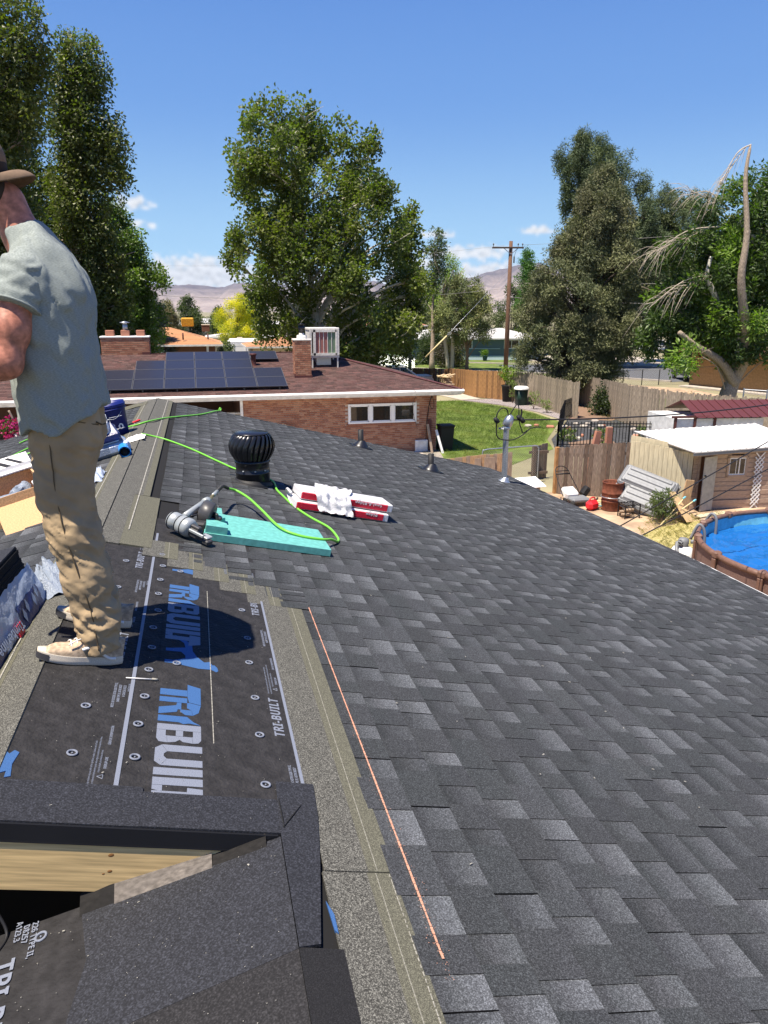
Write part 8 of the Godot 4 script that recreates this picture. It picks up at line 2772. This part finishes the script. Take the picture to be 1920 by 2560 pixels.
	for d in [0.012, 0.070, 0.118]:
		var rr := 0.0575 if d < 0.05 else 0.0525 if d < 0.1 else 0.0605
		var ring := []
		var b2 := dirbasis(ax)
		for k in 25: ring.append(A + ax * d + (b2.y * cos(TAU * k / 24) + b2.z * sin(TAU * k / 24)) * rr)
		tube(st, ring, 0.0028, 5)
	obj("seal_ring", st, M.gun_dark, gun)
	st = mb()
	bev(st, A + ax * 0.10 + Vector3(0.01, 0.0, 0.0) + dirbasis(ax).z * 0.058, Vector3(0.05, 0.035, 0.006), 0.002, dirbasis(ax))
	obj("label_plate", st, M.grey_plastic, gun)
	st = mb()
	bev(st, B + ax * 0.03 + Vector3(0, -0.01, 0), Vector3(0.10, 0.06, 0.06), 0.012, dirbasis(ax))
	bev(st, B + ax * 0.09 + Vector3(0, -0.02, 0), Vector3(0.06, 0.035, 0.04), 0.008, dirbasis(ax))
	bev(st, B + ax * 0.05 + Vector3(0.0, 0.03, 0), Vector3(0.07, 0.02, 0.03), 0.005, dirbasis(ax))
	bev(st, B + ax * 0.135 + Vector3(0, -0.03, 0), Vector3(0.05, 0.03, 0.05), 0.006, dirbasis(ax))
	obj("nose", st, M.gun_grey, gun)
	st = mb()
	bev(st, B + ax * 0.13 + Vector3(0, -0.005, -0.02), Vector3(0.06, 0.012, 0.05), 0.004, dirbasis(ax))
	bev(st, B + ax * 0.06 + Vector3(-0.01, 0.005, 0.035), Vector3(0.12, 0.02, 0.012), 0.004, dirbasis(ax))
	obj("trim", st, M.gun_silver, gun)
	var h0 := wr(-0.165, -4.70, 0.10); var h1 := wr(-0.046, -4.98, 0.145)
	st = mb(true)
	tube(st, [h0, h0.lerp(h1, 0.5) + Vector3(0, 0.006, 0), h1], [0.024, 0.019, 0.025], 12)
	obj("handle", st, M.gun_silver, gun)
	st = mb(true)
	tube(st, [h0.lerp(h1, 0.2) + Vector3(0.012, -0.012, 0), h0.lerp(h1, 0.9) + Vector3(0.012, -0.012, 0)], 0.019, 10)
	obj("grip", st, M.gun_dark, gun)
	st = mb(true)
	var hd := (h1 - h0).normalized()
	tube(st, [h1 - hd * 0.01, h1 + hd * 0.04], [0.030, 0.027], 12)
	obj("handle_cap", st, M.gun_silver, gun)
	st = mb(true)
	tube(st, spline([h0.lerp(h1, 0.05) + Vector3(0.03, 0.0, 0.02), h0.lerp(h1, 0.25) + Vector3(0.05, -0.01, 0.01), h0.lerp(h1, 0.4) + Vector3(0.03, -0.005, 0)], 4), 0.006, 6)
	obj("trigger", st, M.gun_dark, gun)
	st = mb(true)
	lathe(st, [[0.0, -0.048], [0.074, -0.045], [0.086, -0.03], [0.086, 0.034], [0.078, 0.044], [0.0, 0.048]], 24, Transform3D(Basis(Vector3(0.25, 0.9, 0.2).normalized(), Vector3(0.75, -0.3, 0.5).normalized(), Vector3(0.35, 0.1, -0.9).normalized()), wr(-0.035, -4.79, 0.115)))
	obj("coil_magazine", st, M.gun_grey, gun)
	st = mb()
	bev(st, wr(0.012, -4.76, 0.10), Vector3(0.02, 0.09, 0.10), 0.008, Basis(Vector3.UP, 0.5))
	bev(st, wr(0.03, -4.74, 0.115), Vector3(0.02, 0.02, 0.09), 0.005, Basis(Vector3.UP, 0.5))
	bev(st, wr(-0.06, -4.68, 0.06), Vector3(0.10, 0.06, 0.07), 0.012, Basis(Vector3.UP, -0.6))
	obj("magazine_cover", st, M.gun_dark, gun)
	st = mb()
	bev(st, wr(0.045, -4.735, 0.10), Vector3(0.012, 0.05, 0.03), 0.004, Basis(Vector3.UP, 0.5))
	obj("latch", st, M.gun_silver, gun)
	# air hose from the gun, over the roof and the ridge
	var hose := thing("air_hose", "bright green air hose looping from the nail gun to the turbine vent", "hose")
	var e1 := h1 + hd * 0.04
	var k1 := wr(0.035, -5.30, 0.16)
	st = mb(true)
	tube(st, [e1, e1.lerp(k1, 0.6)], 0.010, 8)
	obj("swivel_plug", st, M.brass, hose)
	st = mb(true)
	tube(st, [e1.lerp(k1, 0.55), k1], [0.014, 0.013], 8)
	obj("coupler", st, M.gun_silver, hose)
	st = mb(true)
	var sp := spline([k1, wr(0.08, -5.50, 0.16), wr(0.13, -5.62, 0.125)], 8)
	for i in sp.size() - 1: tube(st, [sp[i], sp[i].lerp(sp[i + 1], 0.55)], 0.013, 8)
	tube(st, sp, 0.0095, 8)
	obj("spring_guard", st, M.hose_spring, hose)
	st = mb(true)
	tube(st, spline([wr(0.13, -5.62, 0.125), wr(0.20, -5.66, 0.11), wr(0.285, -5.52, 0.10), wr(0.36, -5.26, 0.09), wr(0.455, -4.92, 0.075), wr(0.58, -4.82, 0.066), wr(0.745, -4.83, 0.064), wr(0.82, -4.92, 0.05), wr(0.885, -5.0, 0.02), wr(0.908, -5.12, 0.018), wr(0.885, -5.38, 0.018), wr(0.78, -5.60, 0.018), wr(0.689, -5.88, 0.018), wr(0.629, -6.22, 0.018), wr(0.60, -6.42, 0.018), wr(0.60, -6.75, 0.018), wr(0.50, -6.92, 0.018), wr(0.291, -7.0, 0.018), wr(0.125, -7.23, 0.018), wr(-0.116, -7.61, 0.018), wr(-0.354, -7.87, 0.018), wr(-0.512, -7.93, 0.02), wr(-0.62, -7.91, 0.024)], 7), 0.0095, 8)
	obj("tube", st, M.hose_green, hose)
	hose = thing("air_hose", "second green hose crossing the ridge towards the far gable edge", "hose")
	st = mb(true)
	tube(st, spline([wl(-2.3, -10.3, 0.016), wl(-2.05, -10.6, 0.016), wl(-1.4, -9.8, 0.016), wl(-0.85, -8.9, 0.016), wr(-0.60, -8.85, 0.024), wr(-0.406, -9.51, 0.018), wr(-0.021, -10.44, 0.018), wr(0.265, -11.33, 0.018), wr(0.28, -11.40, -0.1), Vector3(0.3, 2.4, -11.5)], 7), 0.0095, 8)
	obj("tube", st, M.hose_green, hose)
	st = mb(true)
	tube(st, [Vector3(0.3, 2.4, -11.5), Vector3(0.3, 2.3, -11.5)], 0.016, 8)
	obj("coupler", st, M.brass, hose)
	hose = thing("air_hose", "green hose bend lying on the left slope behind the worker's thigh", "hose")
	st = mb(true)
	tube(st, spline([wl(-1.2, -8.9, 0.016), wl(-1.85, -8.95, 0.016), wl(-2.08, -8.9, 0.016), wl(-2.12, -9.15, 0.016), wl(-1.9, -9.6, 0.016), wl(-1.2, -9.9, 0.016)], 7), 0.0095, 8)
	obj("tube", st, M.hose_green, hose)
	st = mb(true)
	tube(st, [wl(-1.2, -8.9, 0.016), wl(-1.12, -8.9, 0.016)], 0.016, 8)
	obj("coupler", st, M.brass, hose)
	# ridge shingle bundles
	for q in [[0.0, "red and white ridge-cap bundle, lower of two stacked", 0.0], [0.078, "red and white ridge-cap bundle lying on top, half under white plastic", 0.03]]:
		var b := thing("ridge_cap_bundle", q[1], "shingle bundle")
		var fr := rt(1.07 + q[2], -6.0 - q[2] * 1.5, 0.012 + q[0])
		fr.basis = fr.basis * Basis(Vector3.UP, 0.12)
		b.transform = fr
		st = mb()
		bev(st, Vector3(0, 0.036, 0), Vector3(0.83, 0.068, 0.27), 0.007)
		obj("wrapper", st, M.pack_white, b)
		st = mb()
		bev(st, Vector3(-0.04, 0.036, 0.003), Vector3(0.30, 0.058, 0.272), 0.006)
		bev(st, Vector3(0.20, 0.036, 0.003), Vector3(0.34, 0.058, 0.272), 0.006)
		bev(st, Vector3(-0.31, 0.036, 0.003), Vector3(0.20, 0.058, 0.272), 0.006)
		obj("red_print", st, M.pack_red, b)
		st = mb()
		bev(st, Vector3(-0.02, 0.068, 0), Vector3(0.72, 0.010, 0.22), 0.004)
		obj("top_label", st, M.pack_white, b)
		text(b, "printed_lettering", "Seal-A-Ridge" if q[0] > 0 else "Ridge", 0.030, Transform3D(Basis(Vector3(-1, 0, 0), Vector3(0, -1, 0), Vector3(0, 0, 1)), Vector3(0.31, 0.055, 0.1405)), M.label_white, {"weight": 800})
	var wrp := thing("plastic_wrap", "crumpled white plastic wrap over the two ridge-cap bundles", "plastic wrap")
	st = mb(true)
	var nz := FastNoiseLite.new()
	nz.frequency = 1.0; nz.seed = 71; nz.fractal_octaves = 3
	var gw := []
	for i in 31:
		var row := PackedVector3Array()
		for j in 25:
			var u := i / 30.0; var v := j / 24.0
			var x := lerpf(0.86, 1.14, v) + 0.03 * sin(u * 7.0) + 0.06 * (1.0 - u) * (v - 0.5)
			var s := u * 0.62
			# over the stack: up the back, across the top, down the front
			var zz: float; var yy: float
			if s < 0.16: zz = -6.20; yy = s
			elif s < 0.44: zz = -6.20 + (s - 0.16) * 1.25; yy = 0.165
			else: zz = -5.85 + (s - 0.44) * 0.30; yy = 0.165 - (s - 0.44) * 0.80
			var d := 0.028 * nz.get_noise_2d(u * 6.0, v * 5.0) + 0.007 * nz.get_noise_2d(u * 16.0, v * 18.0 + 40.0)
			row.append(wr(x, zz + d * 0.8, 0.014 + maxf(yy + d, 0.004)))
		gw.append(row)
	for i in 30:
		for j in 24: quad(st, gw[i][j], gw[i][j + 1], gw[i + 1][j + 1], gw[i + 1][j])
	obj("film", st, M.pack_white, wrp)
	st = mb(true)
	tube(st, spline([wr(0.66, -5.98, 0.10), wr(0.63, -6.05, 0.12), wr(0.655, -6.12, 0.06), wr(0.67, -5.95, 0.02)], 5), [0.012, 0.014, 0.013, 0.012, 0.01, 0.011, 0.013, 0.014, 0.012, 0.01, 0.011, 0.012, 0.01, 0.008, 0.007, 0.006], 6)
	obj("torn_tail", st, M.pack_white, wrp)
	# ---- the pile on the ridge to the left
	var bun := thing("shingle_bundle", "opened stack of grey shingles at the lower left, wrapper peeled down", "shingle bundle")
	var fr2 := lt(-0.96, -2.93, 0.01)
	fr2.basis = fr2.basis * Basis(Vector3.UP, -0.07)
	bun.transform = fr2
	for i in 15:
		st = mb()
		bev(st, Vector3(rng.randf_range(-0.003, 0.003), 0.145 + 0.0095 * i, rng.randf_range(-0.006, 0.006)), Vector3(0.335, 0.0088, 1.0), 0.001)
		obj("shingle", st, M.headlap_coarse if i == 14 else M.void_black, bun)
	bun.get_child(14).material_override = M.membrane
	st = mb(true)
	var rows2 := []
	for i in 41:
		var row := PackedVector3Array()
		for j in 13:
			var z := lerpf(-0.53, 0.56, i / 40.0); var v := j / 12.0
			var y := lerpf(0.185, -0.02, v)
			var bulge := 0.016 * sin(v * PI * 0.8) + 0.012 * nz.get_noise_2d(z * 7.0, v * 3.0) * (0.3 + v) + 0.003 * nz.get_noise_2d(z * 20.0, v * 9.0)
			row.append(Vector3(0.172 + bulge + 0.008 * v, y + 0.012 * nz.get_noise_2d(z * 14.0, 30.0) * (1.0 - v), z))
		rows2.append(row)
	for i in 40:
		for j in 12: quad(st, rows2[i][j], rows2[i][j + 1], rows2[i + 1][j + 1], rows2[i + 1][j])
	var wp := obj("wrapper", st, M.pack_film, bun)
	wp.set_meta("label", "peeled white and navy plastic wrapper")
	st = mb()
	box(st, Vector3(0.0, 0.065, 0.0), Vector3(0.33, 0.125, 1.0))
	obj("wrapped_core", st, M.pack_navy, bun)
	# printed navy blocks follow the wrapper
	var onw := func(z: float, v: float) -> Vector3:
		var i := clampi(int(round((z + 0.53) / 1.09 * 40.0)), 0, 40); var j := clampi(int(round(v * 12.0)), 0, 12)
		return rows2[i][j] + Vector3(0.0025, 0.001, 0)
	for blk in [[-0.50, -0.18, 0.35, 1.0], [0.02, 0.24, 0.62, 1.0], [0.34, 0.56, 0.42, 1.0]]:
		st = mb(true)
		for i in 40:
			var z0: float = -0.53 + 1.09 * i / 40.0
			if z0 < blk[0] or z0 > blk[1]: continue
			for j in 12:
				var v0 := j / 12.0
				if v0 < blk[2] or v0 >= blk[3]: continue
				var o := Vector3(0.002, 0.001, 0)
				quad(st, rows2[i][j] + o, rows2[i][j + 1] + o, rows2[i + 1][j + 1] + o, rows2[i + 1][j] + o)
		obj("navy_print", st, M.pack_navy, wp)
	for q in [[-0.42, 0.5], [-0.36, 0.62], [-0.29, 0.55], [-0.24, 0.7]]:
		st = mb()
		var c: Vector3 = onw.call(q[0], q[1])
		var s := 0.026
		quad(st, c + Vector3(0.004, s * 1.3, 0), c + Vector3(0.004, 0, s * 0.7), c + Vector3(0.004, -s * 1.3, 0), c + Vector3(0.004, 0, -s * 0.7))
		obj("printed_diamond", st, M.pack_film, wp)
	st = mb()
	var cr: Vector3 = onw.call(-0.12, 0.75)
	box(st, cr + Vector3(0.006, 0, 0), Vector3(0.004, 0.05, 0.06))
	obj("red_print", st, M.pack_red, wp)
	var tb := Basis(Vector3(0, 0, 1), Vector3(0.15, -1, 0).normalized(), Vector3(1, 0.15, 0).normalized())
	text(wp, "printed_lettering", "Timberline", 0.040, Transform3D(tb, Vector3(0.206, 0.045, -0.16)), M.pack_film, {"weight": 700})
	# crumpled grey sheet behind it
	crumple("torn_wrapper", "torn grey plastic wrapper crumpled behind the opened shingle stack", lt(-0.82, -3.62, 0.01), Vector2(0.34, 0.42), 0.13, M.pack_grey, 3)
	crumple("torn_wrapper", "small navy and white plastic scrap on the left slope by the ridge", lt(-0.86, -6.15, 0.01), Vector2(0.16, 0.36), 0.09, M.pack_film, 9)
	# nail carton
	var bx := thing("nail_carton", "open white and kraft nail carton with torn lid at the left edge", "carton")
	var f3 := lt(-1.32, -5.55, 0.01)
	f3.basis = f3.basis * Basis(Vector3.UP, 0.30)
	bx.transform = f3
	st = mb()
	for q in [[Vector3(-0.215, 0.13, 0), Vector3(0.012, 0.26, 0.52)], [Vector3(0.215, 0.13, 0), Vector3(0.012, 0.26, 0.52)], [Vector3(0, 0.13, -0.255), Vector3(0.42, 0.26, 0.012)], [Vector3(0, 0.10, 0.255), Vector3(0.42, 0.20, 0.012)], [Vector3(0, 0.008, 0), Vector3(0.42, 0.012, 0.50)]]:
		box(st, q[0], q[1])
	obj("tray", st, M.cardboard, bx)
	st = mb()
	box(st, Vector3(0.10, 0.06, 0.39), Vector3(0.42, 0.008, 0.30), Basis(Vector3.RIGHT, 0.55))
	obj("open_flap", st, M.cardboard, bx)
	st = mb()
	box(st, Vector3(0.02, 0.315, -0.36), Vector3(0.44, 0.010, 0.30), Basis(Vector3.RIGHT, 0.28))
	box(st, Vector3(0.02, 0.262, -0.2635), Vector3(0.44, 0.11, 0.006))
	var lid := obj("white_lid", st, M.label_white, bx)
	for i in 4:
		st = mb()
		box(st, Vector3(-0.12 + 0.09 * i, 0.322 + 0.003, -0.37), Vector3(0.05 - 0.008 * i, 0.004, 0.24), Basis(Vector3.RIGHT, 0.28) * Basis(Vector3.UP, 0.5))
		obj("printed_stripe", st, M.ink, lid)
	text(lid, "printed_lettering", "FastenStrong", 0.042, Transform3D(Basis.IDENTITY, Vector3(-0.17, 0.255, -0.2600)), M.ink, {"weight": 800})
	st = mb()
	box(st, Vector3(0.02, 0.242, -0.2600), Vector3(0.38, 0.003, 0.001))
	obj("printed_rule", st, M.ink, lid)
	st = mb()
	bev(st, Vector3(0.235, 0.10, 0.12), Vector3(0.10, 0.24, 0.16), 0.006, Basis(Vector3.BACK, 0.12))
	obj("inner_box", st, M.label_white, bx)
	st = mb()
	bev(st, Vector3(0.245, 0.0, 0.12), Vector3(0.104, 0.06, 0.164), 0.004, Basis(Vector3.BACK, 0.12))
	obj("blue_band", st, M.roll_blue, bx)
	st = mb(true)
	sdf(st, [cap(Vector3(-0.1, 0.10, 0.0), Vector3(0.08, 0.10, 0.05), 0.07), cap(Vector3(0.05, 0.12, -0.1), Vector3(0.12, 0.16, -0.08), 0.05)], 0.014, 0.03, func(q: Vector3) -> float: return 0.022 * nz.get_noise_3dv(q * 16.0))
	obj("crumpled_bag", st, M.pack_grey, bx)
	# packs beyond: shingle packs, drill, bucket, roll, knife
	for q in [[0.0, "grey wrapped shingle pack at the bottom of the far pile", "pack_grey", 0.62, 0.115], [0.118, "white and grey shingle pack in the middle of the far pile", "pack_white", 0.58, 0.10], [0.222, "white shingle pack with a pink band on top of the far pile", "pack_white", 0.50, 0.11]]:
		var b := thing("shingle_pack", q[1], "shingle bundle")
		var f4 := lt(-1.02 - q[0] * 0.12, -7.42, 0.012 + q[0])
		f4.basis = f4.basis * Basis(Vector3.UP, 0.22 - q[0] * 0.4)
		b.transform = f4
		st = mb()
		bev(st, Vector3(0, q[4] / 2, 0), Vector3(q[3], q[4], 0.86), 0.03)
		obj("wrapper", st, M[q[2]], b)
		if q[0] > 0.2:
			st = mb()
			bev(st, Vector3(0, 0.045, 0.004), Vector3(0.46, 0.065, 0.864), 0.02)
			obj("pink_band", st, M.pack_pink, b)
		else:
			st = mb()
			bev(st, Vector3(q[3] / 2 - 0.10, q[4] / 2, 0.003), Vector3(0.205, q[4] * 0.8, 0.862), 0.02)
			obj("printed_panel", st, M.pack_film if q[0] == 0.0 else M.pack_navy, b)
	var dr := thing("cordless_drill", "yellow and black cordless drill lying on the far pile", "drill")
	var f5 := lt(-1.00, -7.20, 0.36)
	dr.transform = f5
	st = mb()
	bev(st, Vector3(-0.02, 0.06, 0), Vector3(0.17, 0.065, 0.065), 0.018)
	bev(st, Vector3(0.10, 0.055, 0.0), Vector3(0.10, 0.055, 0.10), 0.014)
	obj("motor_body", st, M.gun_dark, dr)
	st = mb()
	bev(st, Vector3(-0.08, 0.062, 0), Vector3(0.05, 0.07, 0.07), 0.014); bev(st, Vector3(0.145, 0.055, 0.0), Vector3(0.03, 0.06, 0.104), 0.01); bev(st, Vector3(-0.10, 0.02, 0.0), Vector3(0.03, 0.05, 0.03), 0.008); bev(st, Vector3(0.0, 0.098, 0), Vector3(0.14, 0.012, 0.04), 0.004)
	obj("yellow_shell", st, M.yellow_plastic, dr)
	st = mb(true)
	tube(st, [Vector3(-0.10, 0.06, 0), Vector3(-0.15, 0.06, 0)], [0.024, 0.014], 12)
	obj("chuck", st, M.gun_grey, dr)
	var bk := thing("bucket", "navy blue plastic bucket tilted behind the shingle pile", "bucket")
	var f6 := lt(-0.90, -8.45, 0.0)
	bk.transform = Transform3D(Basis(Vector3.BACK, 0.16), f6.origin)
	st = mb(true)
	lathe(st, [[0.0, 0.02], [0.125, 0.02], [0.150, 0.32], [0.158, 0.32], [0.160, 0.335], [0.152, 0.34], [0.155, 0.375], [0.146, 0.375], [0.122, 0.05], [0.0, 0.04]], 32)
	obj("pail", st, M.bucket_blue, bk)
	st = mb(true)
	for y in [0.30, 0.345]: tube(st, circle(0.158, y, 30), 0.005, 5)
	obj("rib", st, M.bucket_blue, bk)
	st = mb(true)
	tube(st, spline([Vector3(-0.155, 0.33, 0), Vector3(-0.10, 0.24, 0.15), Vector3(0.05, 0.21, 0.175), Vector3(0.155, 0.33, 0)], 6), 0.003, 5)
	obj("bail_handle", st, M.galv, bk)
	text(bk, "printed_lettering", "Lo", 0.075, Transform3D(Basis(Vector3.UP, 0.30) * Basis(Vector3.RIGHT, -0.083), Vector3(-0.008, 0.12, 0.142)), M.label_white, {"weight": 700})
	st = mb()
	for q in [[0.045, 0.225, 0.135, 0.006], [0.045, 0.095, 0.135, 0.006], [-0.022, 0.16, 0.006, 0.13]]:
		box(st, Vector3(q[0], q[1], 0.141 + (q[1] - 0.16) * 0.083), Vector3(q[2], q[3], 0.002), Basis(Vector3.UP, 0.30) * Basis(Vector3.RIGHT, -0.083))
	obj("printed_frame", st, M.label_white, bk)
	var rl := thing("blue_roll", "rolled bright blue plastic sheet beside the shingle pile", "roll")
	st = mb(true)
	var ra := wl(-0.665, -6.80, 0.058); var rb2 := wl(-0.76, -7.55, 0.058)
	var rd := (rb2 - ra).normalized()
	var rbs := dirbasis(rd)
	var rings := []
	for i in 9:
		var ring := PackedVector3Array()
		for k in 40:
			var a := TAU * 2.0 * k / 39.0
			var r := 0.036 + 0.018 * k / 39.0
			ring.append(ra + rd * 0.75 * i / 8.0 + (rbs.y * sin(a) + rbs.z * cos(a)) * r)
		rings.append(ring)
	loft(st, rings, false, false)
	obj("sheet", st, M.roll_blue, rl)
	st = mb(true)
	tube(st, [ra + rd * 0.02, rb2], 0.033, 14)
	obj("core", st, M.void_black, rl)
	crumple("paper_scrap", "white paper scrap on the ridge beside the bucket", lt(-0.66, -7.75, 0.014), Vector2(0.20, 0.28), 0.03, M.label_white, 21)
	var kn := thing("utility_knife", "small red utility knife on the ridge near the green hose", "knife")
	var f7 := lt(-0.745, -9.1, 0.012)
	f7.basis = f7.basis * Basis(Vector3.UP, 0.9)
	kn.transform = f7
	st = mb()
	bev(st, Vector3(0, 0.012, 0), Vector3(0.13, 0.022, 0.032), 0.008)
	obj("grip", st, M.red_plastic, kn)
	st = mb()
	bev(st, Vector3(-0.10, 0.012, 0), Vector3(0.08, 0.014, 0.024), 0.004)
	obj("blade_holder", st, M.gun_dark, kn)
	# off-cuts of underlayment by the far left gable
	crumple("underlayment_scrap", "wrinkled strip of old felt at the far gable left of the ridge", lt(-1.15, -11.0, 0.012), Vector2(0.85, 0.35), 0.03, M.headlap_smooth, 33)
	crumple("flashing_scrap", "dull metal corner plate lying behind the ridge-cap bundles", rt(0.91, -6.70, 0.014), Vector2(0.33, 0.16), 0.012, M.membrane, 35)
	# nail tossed near the worker's heel
	var nl := thing("chalk_stub", "thin white chalk stub lying by the worker's heel", "chalk")
	st = mb(true)
	tube(st, [wr(-0.335, -2.63, 0.010), wr(-0.245, -2.64, 0.010)], 0.0022, 6)
	obj("stub", st, M.label_white, nl)
	st = mb(true)
	tube(st, [wr(-0.245, -2.64, 0.010), wr(-0.225, -2.642, 0.010)], [0.0045, 0.004], 6)
	obj("tip", st, M.chalk_white, nl)

func crumple(called: String, label: String, fr: Transform3D, size: Vector2, amp: float, m: Material, sd: int) -> void:
	var o := thing(called, label, "plastic wrap" if called == "torn_wrapper" else "scrap")
	o.transform = fr
	var nz := FastNoiseLite.new()
	nz.seed = sd; nz.frequency = 1.0; nz.fractal_octaves = 3
	var st := mb(true)
	var g := []
	for i in 19:
		var row := PackedVector3Array()
		for j in 19:
			var u := i / 18.0 - 0.5; var v := j / 18.0 - 0.5
			var edge := 1.0 + 0.14 * nz.get_noise_2d(u * 6.0 + 20.0, v * 6.0)
			var ed := minf(0.5 - absf(u), 0.5 - absf(v))
			row.append(Vector3(u * size.x * edge, amp * (0.25 + 0.75 * absf(nz.get_noise_2d(u * 5.0, v * 5.0)) * 1.6) * smoothstep(-0.02, 0.22, ed) + amp * 0.35 * absf(nz.get_noise_2d(u * 13.0, v * 13.0)), v * size.y * edge))
		g.append(row)
	for i in 18:
		for j in 18: quad(st, g[i][j], g[i][j + 1], g[i + 1][j + 1], g[i + 1][j])
	obj("sheet", st, m, o)
	st = mb(true)
	tube(st, [g[0][2], g[0][9], g[0][16]], 0.003, 5)
	obj("folded_edge", st, m, o)
